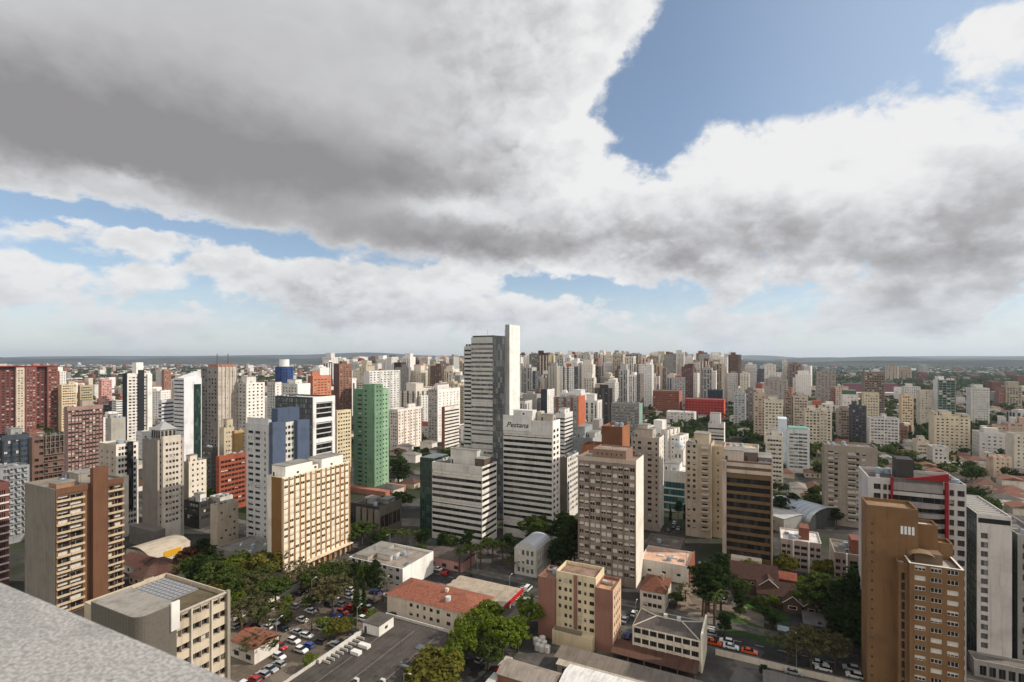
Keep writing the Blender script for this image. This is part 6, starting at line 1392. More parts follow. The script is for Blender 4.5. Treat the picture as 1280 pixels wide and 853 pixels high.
def tree(key, x, y, H=None, wide=1., where='', group='town trees', name=None):
    cm, tm, h0, r0 = TREE[key]; s = (H or h0) / h0; wide *= (1.0 if key[0] in 'cpmfb' else 1.2)
    nm = name or ('palm_tree' if key == 'p' else 'cypress_tree' if key[0] == 'c' else 'tree')
    root = empty(nm, (x, y, 0), (x * 7.13 + y * 3.7) % 6.28); root.scale = (s * wide, s * wide, s)
    place(cm, 'fronds' if key == 'p' else 'crown', root, (0, 0, 0)); place(tm, 'trunk', root, (0, 0, 0))
    root['category'] = 'palm' if key == 'p' else 'tree'; root['group'] = group
    LABELLED.append((root, 640 + FPX * x / y, LOOK[key[0]] + ' ' + where)); return root
NEAR_TREES = [
 # photo x, base y, key, height, spread, where
 (248, 742, 'd0', 13, 1.1, 'behind the solar roofed office'), (268, 746, 'g0', 13, 1.2, 'behind the solar roofed office'), (292, 750, 'w1', 12, 1.0, 'behind the solar roofed office'), (318, 752, 'o1', 12, 1.3, 'between the office and the cream slab'), (345, 757, 'g2', 11, 1.2, 'at the foot of the cream slab'), (332, 762, 'g0', 10, 1.1, 'at the foot of the cream slab'),
 (296, 772, 'b0', 9, .9, 'behind the end of the office'), (303, 790, 'o0', 11, 1.4, 'by the car park wall'), (322, 782, 'o1', 10, 1.3, 'by the car park wall'), (236, 716, 'r0', 11, 1.1, 'by the hipped roofs near the showroom'), (256, 712, 'd2', 12, 1.2, 'by the hipped roofs near the showroom'),
 (416, 768, 'w0', 13, 1.05, 'in the middle of the car park'), (392, 772, 'w1', 9, .7, 'in the car park'), (376, 742, 'o2', 11, 1.3, 'in front of the cream slab'), (352, 748, 'o0', 9, .9, 'in front of the cream slab'), (400, 735, 'o1', 10, 1.2, 'in front of the cream slab'), (428, 728, 'o2', 10, 1.1, 'in front of the cream slab'),
 (445, 771, 'c0', 13, 1.2, 'in the car park'), (455, 766, 'c0', 10, 1.1, 'in the car park'), (468, 757, 'd0', 15, .6, 'beside the three storey block'), (456, 752, 'g1', 15, .55, 'beside the three storey block'), (478, 752, 'o0', 11, .7, 'beside the three storey block'), (446, 742, 'd1', 11, .8, 'beside the three storey block'),
 (404, 792, 'b1', 5.5, 1.2, 'among the parked cars'), (424, 797, 'y0', 6, 1.1, 'among the parked cars'), (412, 800, 'b2', 5, 1.2, 'among the parked cars'), (436, 792, 'g2', 5, 1.1, 'among the parked cars'), (358, 781, 'g0', 4.5, 1.2, 'among the parked cars'), (338, 815, 'g1', 5, 1.2, 'among the parked cars'), (388, 838, 'b0', 4.5, 1.4, 'at the deck corner'), (316, 826, 'o1', 8, 1.2, 'beside the solar roofed office'), (336, 790, 'o2', 6, 1., 'among the parked cars'),
 (612, 790, 'b0', 11, .95, 'behind the orange tiled house'), (662, 795, 'b1', 12.5, .95, 'beside the brick and ochre block'), (598, 812, 'b2', 13, 1.0, 'along the side street'), (628, 826, 'b0', 13, 1.1, 'along the side street'), (648, 815, 'b1', 10, 1.0, 'along the side street'), (578, 836, 'b2', 12.5, .95, 'along the side street'), (584, 820, 'b1', 12, .9, 'along the side street'), (545, 872, 'y0', 11, 1.3, 'at the bottom edge by the deck'), (610, 838, 'g1', 9, 1.1, 'along the side street'), (564, 858, 'b0', 11, .9, 'along the side street'),
 (695, 716, 'd0', 13, 1.1, 'between the hotel and the tan grey tower'), (706, 712, 'd1', 16, 1., 'between the hotel and the tan grey tower'), (714, 702, 'd2', 19, .9, 'between the hotel and the tan grey tower'), (688, 704, 'g0', 10, 1.1, 'between the hotel and the tan grey tower'), (718, 712, 'd0', 20, .8, 'between the hotel and the tan grey tower'), (700, 690, 'd1', 17, .9, 'between the hotel and the tan grey tower'),
 (452, 680, 'g2', 11, 1.3, 'in front of the dark low block'), (440, 684, 'g1', 10, 1.2, 'in front of the dark low block'), (500, 640, 'g0', 12, 1.3, 'right of the green tower'), (498, 605, 'd1', 16, 1.6, 'right of the green tower'),
 (882, 778, 't0', 20, 1.1, 'beside the peach roofed shop'), (894, 772, 't0', 18, 1.2, 'beside the peach roofed shop'), (878, 770, 'd1', 16, .9, 'beside the peach roofed shop'), (901, 764, 'd2', 19, .8, 'beside the peach roofed shop'), (857, 752, 'o1', 7, 1.2, 'by the mossy brown roofed house'), (846, 757, 'g2', 5, 1.2, 'by the mossy brown roofed house'),
 (906, 796, 'd0', 6.5, 1.3, 'on the lawn corner'), (962, 786, 'd1', 6, 1.5, 'on the lawn'), (1001, 738, 'b1', 5, 1.5, 'by the garden houses'), (984, 722, 'y0', 9, .9, 'in front of the white five storey block'), (1030, 728, 'y0', 9, .9, 'between the two five storey blocks'), (925, 770, 'g0', 3.5, 1.3, 'by the garden drive'), (946, 764, 'g1', 3.5, 1.3, 'by the garden drive'),
 (1052, 796, 'd0', 17, 1.1, 'in the dark garden grove'), (1072, 792, 'd1', 19, 1.1, 'in the dark garden grove'), (1066, 818, 'd2', 15, 1.1, 'in the dark garden grove'), (1086, 806, 'd0', 15, 1.1, 'in the dark garden grove'), (1042, 782, 'd1', 14, 1.1, 'in the dark garden grove'), (1028, 772, 'd2', 11, 1.2, 'in the dark garden grove'), (1090, 830, 'd1', 13, 1.2, 'in the dark garden grove'), (1078, 772, 'd2', 15, 1., 'in the dark garden grove'),
 (1014, 836, 'w0', 12, 1.0, 'over the avenue'), (984, 828, 'o1', 8, 1.4, 'over the avenue'), (1044, 838, 'w0', 10, .9, 'over the avenue'), (1000, 822, 'w1', 8, .9, 'over the avenue'), (955, 850, 'd0', 4, 1.2, 'by the avenue wall'),
 (978, 652, 'd0', 13, 1.4, 'behind the gold banded office'), (990, 646, 'd1', 12, 1.4, 'behind the gold banded office'), (1046, 658, 'd2', 9, 1.4, 'beside the barrel roofed hall'), (970, 640, 'g1', 12, 1.4, 'behind the gold banded office'), (848, 648, 'd0', 9, .9, 'in front of the teal glass block'), (856, 650, 'c0', 9, 1.2, 'in front of the teal glass block'), (838, 652, 'c0', 8, 1.2, 'in front of the teal glass block'),
 (812, 582, 'g0', 17, 1.3, 'between the grey and slim beige towers'), (836, 592, 'b0', 14, 1.2, 'between the grey and slim beige towers'), (824, 600, 'g2', 13, 1.2, 'between the grey and slim beige towers')]
for px, py, key, H, sp_, where in NEAR_TREES:
    p = G(px, py); tree(key, p.x, p.y, H, sp_, where)
for px, py, H in ((574, 716, 11), (588, 714, 12), (601, 712, 11.5), (616, 709, 12), (628, 706, 10), (498, 684, 9), (508, 687, 9.5), (520, 686, 9), (893, 782, 12), (886, 765, 14)):
    p = G(px, py); tree('p', p.x, p.y, H, 1.1, 'along the avenue plaza' if py < 760 else 'beside the peach roofed shop', 'palms')

for k, (px, py, key, H) in enumerate([(552, 692, 'd0', 9), (564, 690, 'g1', 8), (585, 692, 'd1', 10), (610, 694, 'g0', 8), (634, 696, 'd2', 10), (648, 704, 'g2', 7), (640, 716, 'o1', 7), (530, 690, 'd1', 10), (480, 684, 'g0', 9), (470, 692, 'd0', 9), (525, 700, 'g1', 7)]):
    p = G(px, py); tree(key, p.x, p.y, H, 1.1, 'on the plaza before the striped towers')

er = random.Random(77)
for n, (a, b), (c, d), keys, hh, where in [(9, (238, 350), (722, 768), ['o0', 'g0', 'o1', 'y0', 'w1', 'b0'], (8, 13), 'in the park behind the solar roofed office'), (5, (318, 470), (742, 806), ['g0', 'o0', 'g1', 'o2', 'b1'], (5, 9), 'among the parked cars'),
      (9, (360, 436), (724, 748), ['o0', 'o1', 'g2', 'w1'], (7, 10), 'along the foot of the cream slab'), (12, (1000, 1090), (752, 822), ['d0', 'd1', 'd2', 'g0'], (9, 16), 'in the dark garden grove'), (9, (905, 1000), (712, 790), ['g0', 'd1', 'b1', 'g1'], (4, 8), 'in the gardens around the brown gabled houses'),
      (7, (955, 1030), (640, 660), ['d0', 'g0', 'd2'], (8, 13), 'behind the barrel roofed hall'), (8, (805, 850), (585, 640), ['g0', 'b0', 'd1'], (9, 14), 'in the court behind the grey beige tower'), (8, (660, 720), (680, 716), ['d0', 'd2', 'g1'], (9, 15), 'between the hotel and the tan grey tower')]:
    k = 0
    for _ in range(n * 30):
        if k >= n: break
        p = G(er.uniform(a, b), er.uniform(c, d)); u, v = uv_(p)
        if 159 < u < 177 or not free(p.x, p.y, 1.2, .2): continue
        tree(er.choice(keys), p.x, p.y, er.uniform(*hh), er.uniform(.9, 1.2), where); k += 1
# ------------------------------------------------------------------ the town behind: towers, low blocks, houses, woods
RC = random.Random(21)
PAL = [('cream', (216, 204, 182)), ('white', (222, 218, 212)), ('white', (228, 222, 214)), ('pale grey', (196, 194, 190)), ('grey', (160, 157, 152)), ('beige', (196, 182, 158)), ('ivory', (222, 214, 198)), ('tan', (176, 158, 136)), ('brown', (122, 98, 84)), ('maroon', (104, 66, 60)), ('peach', (206, 176, 156)), ('charcoal', (78, 74, 74)), ('sand yellow', (214, 196, 156)), ('brick red', (140, 86, 68)), ('white', (232, 228, 222))]
PWT = [8, 13, 13, 12, 9, 7, 8, 4, 6, 4, 3, 5, 1.5, 3, 13]
def near_land(px, y, D):
    best = min(LAND, key=lambda q: abs(q[0] - px) * 1.0 + abs(q[1] - y) * .5 + (40 if q[2] > D else 0))
    return best
def rel(px, D, L):
    dx = px - L[0]
    if abs(dx) < 9: return 'rising behind'
    return ('just left of ' if dx < 0 else 'just right of ') if abs(dx) < 24 else ('some way left of ' if dx < 0 else 'some way right of ')
HERO_SP = list(SPANS)
def blocks_hero(cen, w, d, h, rz):
    a, b, y = span(cen, w, d, h, rz)
    for ha, hb, hy, hD in HERO_SP:
        if hD <= cen[1]: continue
        ov = min(b, hb) - max(a, ha); yb = HOR + EYE / hD * FPX
        if ov > .15 * (hb - ha) and y < yb - .30 * (yb - hy): return True
    return False
def far_tower(px, D, h, w, d, rng, style=None, name='high_rise'):
    x = (px - 640) / FPX * D; rot = rng.choice((0, 0, 0, 0, R_(12), R_(-14), R_(25)))
    rz = GRZ + rot
    if not free(x, D, max(w, d) / 2 * .8, 2): return None
    if open_px((x, D), w, d, h, rz) < 14 or blocks_hero((x, D), w, d, h, rz): return None
    cn, c = rng.choices(PAL, PWT)[0]; jt = rng.randint(-26, 6); c = tuple(min(240, max(30, q + jt)) for q in c)
    style = style or rng.choice(['grid', 'grid', 'rib', 'fin', 'fin', 'bal', 'slit', 'slot', 'slot'])
    if D > 420: blend = .25
    root = empty(name, (x, D, 0), rz); CTX.near = False
    rec = .3 if D < 1000 else 0.
    nf, ns = max(2, int(w / 3.4)), max(2, int(d / 3.4)); fh = rng.uniform(2.75, 3.1); kw = dict(fh=fh, rec=rec, blind=.35, z0=2.5, sill=.9)
    gk = rng.choice(['dark', 'dark', 'grey', 'blue', 'pale'])
    if style == 'rib': f = RIB(wh=1.3, fh=fh, rec=rec, gk=gk); s = RIB(wh=1.3, fh=fh, rec=rec, gk=gk)
    elif style == 'slit': f = FC(n=nf, ww=.8, wh=1.2, **kw); s = FC(n=max(1, ns // 2), ww=1.0, wh=1.2, **kw)
    elif style == 'bal': f = FC(n=max(2, nf - 1), ww=2.6, wh=1.6, gk=gk, **{**kw, 'rec': rec * 2}); s = FC(n=ns, ww=1.3, wh=1.2, **kw)
    elif style == 'slot': f = FC(cols=[(.12, 1.3), (.34, 2.2), (.66, 2.2), (.88, 1.3)], wh=fh - .35, **{**kw, 'sill': .2, 'rec': rec * 2}); s = FC(cols=[(.15, 1.2), (.5, 2.6), (.85, 1.2)], wh=fh - .35, **{**kw, 'sill': .2, 'rec': rec * 2})
    else: f = FC(n=nf, ww=1.7, wh=1.35, gk=gk, **kw); s = FC(n=ns, ww=1.6, wh=1.3, gk=gk, **kw)
    if rng.random() < .25: s = BL()
    wm = objpaint(); rc = rng.choice([(130, 124, 116), (170, 160, 148), (150, 120, 100), (110, 104, 98)])
    fx = {'F': f}; fx['R' if px < 955 else 'L'] = s
    wo, ro = block(root, -w / 2, w / 2, -d / 2, d / 2, 0, h, wm, fx, rc, .8, rng); wo.color = (*ds(lin(c)), 1); ro.color = (*ds(lin(c)), 1)
    c2 = c if rng.random() < .6 else rng.choice([(220, 214, 204), (150, 140, 130), (90, 84, 80), (170, 100, 76)])
    for _ in range(rng.choice((1, 1, 2))):
        a, b = rng.uniform(-.4, 0.), rng.uniform(-.35, 0.); hh = rng.uniform(2.2, 6.5)
        m2 = MB(); m2.box(w * a, w * (a + rng.uniform(.3, .5)), d * b, d * (b + rng.uniform(.3, .5)), h - .797, h + hh - .8, wm); o = m2.obj('stair_house', ro); o.color = (*lin(c2), 1)
    if rng.random() < .45 and h > 30 and D < 1700:
        sh_ = h * rng.uniform(.82, 1.04); ww_ = rng.uniform(5, 9); c3 = rng.choice([c, c, (228, 224, 216), (120, 112, 106), (150, 104, 86), (90, 92, 100)]); sx = 1 if px < 955 else -1
        xa, xb = (w / 2 + .02, w / 2 + ww_) if sx > 0 else (-w / 2 - ww_, -w / 2 - .02)
        if free(x + sx * (w / 2 + ww_) * math.cos(rz), D + sx * (w / 2 + ww_) * math.sin(rz), 1, .5):
            w2, r2 = block(root, xa, xb, -d * .34, d * .42, 0, sh_, wm, {'F': FC(n=2, ww=1.2, wh=1.2, **kw), ('R' if sx > 0 else 'L'): FC(n=3, ww=1.4, wh=1.3, **kw)}, rc, .7, rng); w2.color = (*ds(lin(c3)), 1); r2.color = (*ds(lin(c3)), 1)
    if rng.random() < .4 and h > 35:
        m2 = MB(); a, b = rng.uniform(.22, .36) * w, rng.uniform(.22, .36) * d; q = rng.uniform(3, 9); m2.box(-a, a, -b, b, h - .796, h + q, wm); m2.box(-a - .3, a + .3, -b - .3, b + .3, h + q + .003, h + q + .5, wm, True); o = m2.obj('penthouse', ro); o.color = (*ds(lin(c)), 1)
    if rng.random() < .35:
        m2 = MB(); m2.tube((w * .2, d * .1, h), (w * .2, d * .1, h + rng.uniform(6, 14)), .22, .1, plain((120, 120, 118)), 5); m2.obj('antenna', ro)
    if rng.random() < .3:
        m2 = MB(); m2.prism([(w * -.2 + 2.2 * math.cos(t), d * .2 + 2.2 * math.sin(t)) for t in [math.pi * k / 5 for k in range(10)]], h - .79, h + 4.2, wm); o = m2.obj('water_tank', ro); o.color = (*ds(lin((190, 186, 178))), 1)
    extra = ''
    if style == 'fin' and D < 1700:
        pc = rng.choice([(120, 70, 56), (90, 86, 84), (200, 190, 172), (60, 70, 92)])
        for k in range(rng.choice((2, 3))):
            m2 = MB(); xx = -w / 2 + w * (k + .5) / 3; m2.box(xx - 1.1, xx + 1.1, -d / 2 - .5, -d / 2 - .004, 1, h + .5, wm); o = m2.obj('pilaster', root); o.color = (*lin(pc), 1)
            m2 = MB(); yy = -d / 2 + d * (k + .5) / 3; q = (w / 2 + .004, w / 2 + .5) if px < 955 else (-w / 2 - .5, -w / 2 - .004); m2.box(*q, yy - 1.1, yy + 1.1, 1, h + .5, wm); o = m2.obj('pilaster', root); o.color = (*lin(pc), 1)
        extra = ' striped'
    if style == 'rib': extra = ' banded'
    if style == 'bal': extra = ' balconied'
    if style == 'slot': extra = ' slotted'
    FOOT.append((x, D, w, d, rz, name)); cover((x, D), w, d, h, rz)
    L = near_land(px, HOR - (h - EYE) / D * FPX, D)
    kind = 'tower' if h > 40 else 'block'
    size = 'tall ' if h > 75 else ('low ' if h < 22 else '')
    root['category'] = 'tower block' if kind == 'tower' else 'low block'
    root['group'] = 'background towers' if kind == 'tower' else 'background blocks'
    LABELLED.append((root, px, f'{size}{cn}{extra} {kind} {rel(px, D, L)} {L[3]}'.replace('  ', ' ')))
    return root
def top_h(y, D): return EYE - (y - HOR) / FPX * D
def scatter(n, pxs, Ds, ys, wr, rng, hmax=110, hmin=14, tries=14):
    k = 0
    for _ in range(n * tries):
        if k >= n: break
        px = rng.uniform(*pxs); D = rng.uniform(*Ds); h = min(hmax, top_h(rng.uniform(*ys), D))
        if h < hmin: continue
        if far_tower(px, D, h, rng.uniform(*wr), rng.uniform(*wr) * .95, rng): k += 1
    return k
LANDS_HERO = list(LAND)
# the dense skyline, nearest rows first
for n, pxs, Ds, ys, wr in [
    (16, (0, 260), (300, 620), (520, 600), (14, 22)), (10, (255, 450), (330, 560), (520, 575), (14, 22)), (14, (430, 640), (380, 560), (530, 575), (14, 22)), (12, (640, 830), (330, 560), (530, 570), (14, 24)),
    (14, (640, 770), (560, 800), (484, 512), (15, 24)), (14, (410, 580), (560, 800), (470, 505), (18, 28)), (8, (0, 400), (560, 800), (480, 520), (18, 28)),
    (40, (640, 925), (860, 1050), (450, 478), (14, 22)), (22, (400, 590), (780, 1050), (453, 478), (14, 24)), (5, (60, 400), (800, 1100), (462, 482), (15, 24)),
    (56, (640, 925), (1050, 1500), (442, 462), (16, 26)), (22, (400, 590), (1050, 1500), (446, 462), (16, 26)), (24, (640, 915), (1500, 2300), (441, 453), (22, 34)), (12, (420, 580), (1500, 2200), (446, 456), (24, 40)),
    (6, (915, 1010), (1000, 1500), (455, 470), (20, 30)), (22, (925, 1050), (420, 760), (505, 550), (15, 26)), (7, (1060, 1280), (420, 900), (515, 565), (14, 22)), (6, (1000, 1280), (760, 1500), (476, 496), (16, 26)), (6, (1080, 1180), (1900, 2600), (456, 466), (26, 44))]:
    scatter(n, pxs, Ds, ys, wr, RC, 112 if Ds[0] > 700 else 70)
# little houses with tiled roofs
HP = []
def house_protos():
    r = random.Random(5)
    for k in range(9):
        w, d, h = r.uniform(9, 15), r.uniform(8, 12), r.choice((3.4, 3.6, 6.2, 6.4)); rc = [(128, 82, 64), (112, 74, 60), (96, 68, 56), (104, 98, 92), (138, 90, 68), (136, 128, 120), (112, 76, 62), (166, 160, 152), (90, 84, 78)][k]; wc = [(214, 204, 186), (226, 220, 210), (196, 176, 150), (206, 196, 180)][k % 4]
        mb = MB(); mb.box(-w / 2, w / 2, -d / 2, d / 2, 0, h, paint(wc)); gmm = glass('dark')
        wm = mb.mesh('wall'); t = empty('x', (0, 0, 0)); ro = hip_roof(t, w, d, h + .02, r.uniform(1.8, 2.8), roofmat(rc, 'tile' if rc[0] > rc[2] + 25 else 'sheet'), .5, gable=(k % 3 == 1)); rm = ro.data
        bpy.data.objects.remove(ro); bpy.data.objects.remove(t)
        mb = MB(); mb.box(-.6, .6, -.04, 0, 0, 1.2, gmm); win = mb.mesh('window')
        HP.append((wm, rm, win, w, d, h, ['terracotta', 'brick brown', 'dark brown', 'grey', 'orange', 'pale grey', 'rust', 'whitish', 'slate'][k]))
house_protos()
def house(x, y, k, rz, where):
    wm, rm, win, w, d, h, cn = HP[k]; root = empty('house', (x, y, 0), rz); place(wm, 'wall', root, (0, 0, 0)); place(rm, 'roof', root, (0, 0, 0))
    if y < 420:
        for q in range(3): place(win, 'window', root, (-w / 2 + w * (q + .5) / 3, -d / 2 - .003, 1.0))
    root['category'] = 'house'; root['group'] = 'low houses'
    FOOT.append((x, y, w, d, rz, 'house')); LABELLED.append((root, 640 + FPX * x / y, f'{cn} roofed house {where}'))
def hidden(x, y, h, m=2.):
    px = int(640 + FPX * x / y)
    if not 0 <= px < 1280: return True
    return COVER[px] < HOR - (h - EYE) / y * FPX + m
def sprinkle(n, pxs, pys, fn, rad, h, rng, tries=25):
    k = 0
    for _ in range(n * tries):
        if k >= n: break
        p = G(rng.uniform(*pxs), rng.uniform(*pys))
        u, v = uv_(p)
        if 156 < u < 181 or 64 < v < 77 and u < 300 or 290 < u < 305: continue
        if not free(p.x, p.y, rad, .5): continue
        if tall_near(p.x, p.y, h): continue
        fn(p.x, p.y, rng); k += 1
    return k
def tall_near(x, y, h):
    """is the spot hidden behind something nearer?"""
    px = 640 + FPX * x / y
    if px < 0 or px > 1279: return True
    yt = HOR - (h - EYE) / y * FPX
    for a, b, yy, D in SPANS:
        if D < y and a < px < b and yy < yt: return True
    return False

def where_(x, y):
    px = 640 + FPX * x / y; py = HOR + EYE / y * FPX
    L = min(LANDS_HERO, key=lambda q: abs(q[0] - px) + abs(q[2] - y) * .25)
    dx = px - L[0]
    return ('behind ' if L[2] < y and abs(dx) < 14 else ('left of ' if dx < 0 else 'right of ')) + L[3]
def put_house(x, y, r): house(x, y, r.randrange(9), GRZ + r.choice((0, R_(90), R_(180))) + r.uniform(-.05, .05), where_(x, y))
def put_tree(x, y, r):
    k = ('m' if y < 520 else 'f') + str(r.randrange(3)); tree(k, x, y, r.uniform(6.5, 12.5), r.uniform(.9, 1.35), where_(x, y))
LOWN = [0]
def put_low(x, y, r):
    far_tower(640 + FPX * x / y, y, r.uniform(7, 17), r.uniform(14, 28), r.uniform(12, 22), r, r.choice(['grid', 'rib', 'grid']), name='low_block')
# open districts on the right, then what shows between the towers
for n, a, b in [(12, (960, 1280), (520, 640)), (12, (1090, 1280), (500, 600)), (14, (820, 970), (520, 590)), (10, (400, 640), (520, 640)), (10, (0, 400), (510, 640)), (14, (930, 1280), (485, 525))]: sprinkle(n, a, b, put_low, 12, 9, RC)
for n, a, b in [(34, (960, 1280), (530, 650)), (50, (1020, 1280), (500, 570)), (40, (930, 1280), (480, 510)), (14, (810, 960), (500, 600)), (14, (420, 640), (500, 620)), (24, (0, 420), (490, 620)), (12, (620, 840), (490, 560)), (20, (1120, 1280), (560, 700))]: sprinkle(n, a, b, put_house, 6, 4.5, RC)
for n, a, b in [(20, (815, 900), (528, 575)), (12, (905, 965), (528, 575)), (26, (960, 1280), (520, 660)), (20, (1030, 1280), (498, 560)), (10, (940, 1280), (478, 510)), (8, (420, 640), (500, 620)), (10, (0, 420), (490, 640)), (6, (640, 830), (490, 570)), (12, (1130, 1280), (560, 700))]: sprinkle(n, a, b, put_tree, 2.2, 7, RC)
# beyond: the low town and its woods, too many to count
def woods(n, Ds, pxs, seed, sz, keep):
    r = random.Random(seed); mb = MB(); k = 0
    for _ in range(n * 6):
        if k >= n: break
        D = math.exp(r.uniform(math.log(Ds[0]), math.log(Ds[1]))); px = r.uniform(*pxs); x = (px - 640) / FPX * D
        cl = math.sin(x / 130. + 2 * math.sin(D / 210.)) + math.sin(D / 90. + x / 300.) + r.uniform(-1.2, 1.2)
        if cl < keep or not free(x, D, 2): continue
        k += 1; s = sz * r.uniform(.7, 1.4) * (1 + D / 4000); H = r.uniform(6, 11); m = LF[r.choice(('dark', 'green', 'dark'))]
        for _ in range(9):
            e = rdir(r); p = Vector((x, D, H * .55)) + Vector((e.x * s * 1.7, e.y * s * 1.7, abs(e.z) * H * .45)); nn = (e + Vector((0, -.5, .6))).normalized(); a = nn.orthogonal().normalized(); b = nn.cross(a)
            mb.quad(p - a * s, p - b * s, p + a * s, p + b * s, m)
    return mb
tag(woods(2600, (420, 1500), (-20, 1300), 3, 1.5, .2).obj('woods'), kind='stuff')
tag(woods(3600, (1400, 5200), (-20, 1300), 4, 3.0, .3).obj('woods'), kind='stuff')
tag(woods(3400, (380, 2400), (940, 1300), 6, 1.6, -1.3).obj('woods'), kind='stuff')
r = random.Random(8); mb = MB(); mats = [paint(c, .9) for c in ((222, 216, 208), (206, 190, 170), (180, 150, 128), (150, 90, 70), (150, 146, 142), (120, 74, 58), (230, 228, 224))]
k = 0
while k < 5200:
    D = math.exp(r.uniform(math.log(900), math.log(7600))); px = r.uniform(-10, 1290); x = (px - 640) / FPX * D
    cl = math.sin(x / 210. + 1.5 * math.sin(D / 400.)) + math.sin(D / 160. + x / 500.) + r.uniform(-1.4, 1.4) - (1.5 if px > 930 and D > 1500 else 0)
    if cl < -.5 or not free(x, D, 6): k += .2; continue
    k += 1; s = r.uniform(5, 10) * (1 + D / 5000); h = r.choice((4, 5, 6, 7, 9)) if r.random() < .93 else r.uniform(14, 36); a = GRZ + r.uniform(-.3, .3); c_, s_ = math.cos(a), math.sin(a); q = s * r.uniform(.6, 1.3)
    P = [(x + u * c_ * s - w * s_ * q, D + u * s_ * s + w * c_ * q) for u, w in ((-1, -1), (1, -1), (1, 1), (-1, 1))]
    mb.prism(P, 0, h, r.choice(mats), r.choice((mats[0], mats[3], mats[4], mats[5], mats[3])))
tag(mb.obj('far_town'), kind='stuff')
# ------------------------------------------------------------------ cars
def carpaint():
    m, gg, b = newmat('car_paint'); oi = gg.n('ShaderNodeObjectInfo'); gg.t.links.new(oi.outputs['Color'], b.inputs['Base Color']); b.inputs['Roughness'].default_value = .28
    b.inputs['Coat Weight'].default_value = .5; return m
CP = carpaint(); CGL = plain((22, 25, 28), .1, 0, .6); RUB = plain((24, 24, 25), .8); HUB = plain((150, 150, 150), .4, .6); LMP = plain((230, 228, 220), .2); RED_ = plain((150, 16, 16), .3)
def car_protos():
    out = {}
    for kind, prof, cab in (('hatchback', [(-2.0, .35), (-2.05, .75), (-1.9, .92), (.85, .98), (1.75, .84), (2.0, .62), (1.98, .32)], [(-1.95, .92), (-1.55, 1.46), (.15, 1.48), (.95, .97)]),
                            ('saloon', [(-2.2, .35), (-2.22, .78), (-2.05, .95), (-1.35, .98), (.9, .98), (1.95, .82), (2.15, .6), (2.12, .32)], [(-1.6, .97), (-.95, 1.42), (.2, 1.44), (1.0, .97)]),
                            ('van', [(-2.3, .38), (-2.35, 1.1), (-2.3, 1.2), (1.5, 1.2), (2.15, .95), (2.3, .7), (2.28, .36)], [(-2.28, 1.19), (-2.2, 1.95), (.7, 1.98), (1.6, 1.19)])):
        W2 = .86; mb = MB(); n = len(prof)
        for s in (1, -1):
            pts = [(x, s * W2, z) for x, z in prof]; mb.poly(pts if s < 0 else pts[::-1], CP)
        for q in range(n):
            a, b = prof[q], prof[(q + 1) % n]; mb.quad((a[0], W2, a[1]), (b[0], W2, b[1]), (b[0], -W2, b[1]), (a[0], -W2, a[1]), CP)
        (ax, az_), (bx, bz), (cx, cz), (dx_, dz_) = cab; t = .70
        mb.quad((bx, -t, bz), (cx, -t, cz), (cx, t, cz), (bx, t, bz), CP)
        if kind == 'van':
            mb.quad((ax, -W2 + .02, az_), (bx, -t, bz), (bx, t, bz), (ax, W2 - .02, az_), CP)
        body = mb.mesh('body'); mb = MB(); w_ = W2 - .03
        mb.quad((dx_, w_, dz_), (dx_, -w_, dz_), (cx, -t, cz - .01), (cx, t, cz - .01), CGL)
        if kind != 'van': mb.quad((ax, -w_, az_), (ax, w_, az_), (bx, t, bz - .01), (bx, -t, bz - .01), CGL)
        for s in (1, -1):
            q = [(ax, s * w_, az_), (dx_, s * w_, dz_), (cx, s * t, cz - .01), (bx, s * t, bz - .01)]; mb.poly(q if s < 0 else q[::-1], CGL)
        glassm = mb.mesh('glazing'); mb = MB(); mb.tube((0, -.1, 0), (0, .1, 0), .32, .32, RUB, 12); mb.tube((0, -.104, 0), (0, -.11, 0), .19, .19, HUB, 8); mb.tube((0, .104, 0), (0, .11, 0), .19, .19, HUB, 8); wheel = mb.mesh('wheel')
        mb = MB(); mb.box(-.04, .04, -.16, .16, -.08, .08, LMP, True); hl = mb.mesh('headlight'); mb = MB(); mb.box(-.04, .04, -.14, .14, -.1, .1, RED_, True); tl = mb.mesh('tail_light')
        out[kind] = (body, glassm, wheel, hl, tl, prof)
    return out
CAR = car_protos(); CC = {'white': (226, 226, 224), 'red': (170, 16, 18), 'silver': (160, 162, 164), 'black': (18, 18, 20), 'dark grey': (60, 62, 64), 'blue': (22, 62, 140), 'crimson': (120, 14, 34), 'orange': (214, 84, 24), 'brown': (90, 60, 44)}
CARS_AT = []
def car(px, py, col, kind, ang, where):
    p = G(px, py); body, gl, wh, hl, tl, prof = CAR[kind]
    for q, qa in CARS_AT:
        r = p - q
        if abs(r.x * math.cos(ang) + r.y * math.sin(ang)) < 4.5 and abs(-r.x * math.sin(ang) + r.y * math.cos(ang)) < 1.85: return
    CARS_AT.append((p, ang))
    root = empty('parked_van' if kind == 'van' else 'parked_car', (p.x, p.y, .02), ang); place(body, 'body', root, (0, 0, 0), 0, lin(CC[col])); place(gl, 'glazing', root, (0, 0, .002))
    for x in (-1.25, 1.3):
        for y in (-.78, .78): place(wh, 'wheel', root, (x, y, .32))
    fx = max(q[0] for q in prof); bx = min(q[0] for q in prof)
    for y in (-.6, .6): place(hl, 'headlight', root, (fx - .05, y, .66)); place(tl, 'tail_light', root, (bx + .02, y, .74))
    root['category'] = 'van' if kind == 'van' else 'car'; root['group'] = 'cars ' + where; LABELLED.append((root, px, f'{col} {kind} {where}'))
AU = math.atan2(U.y, U.x); AV = math.atan2(V.y, V.x); cr = random.Random(4)
LOTW = 'parked in the tree shaded car park'
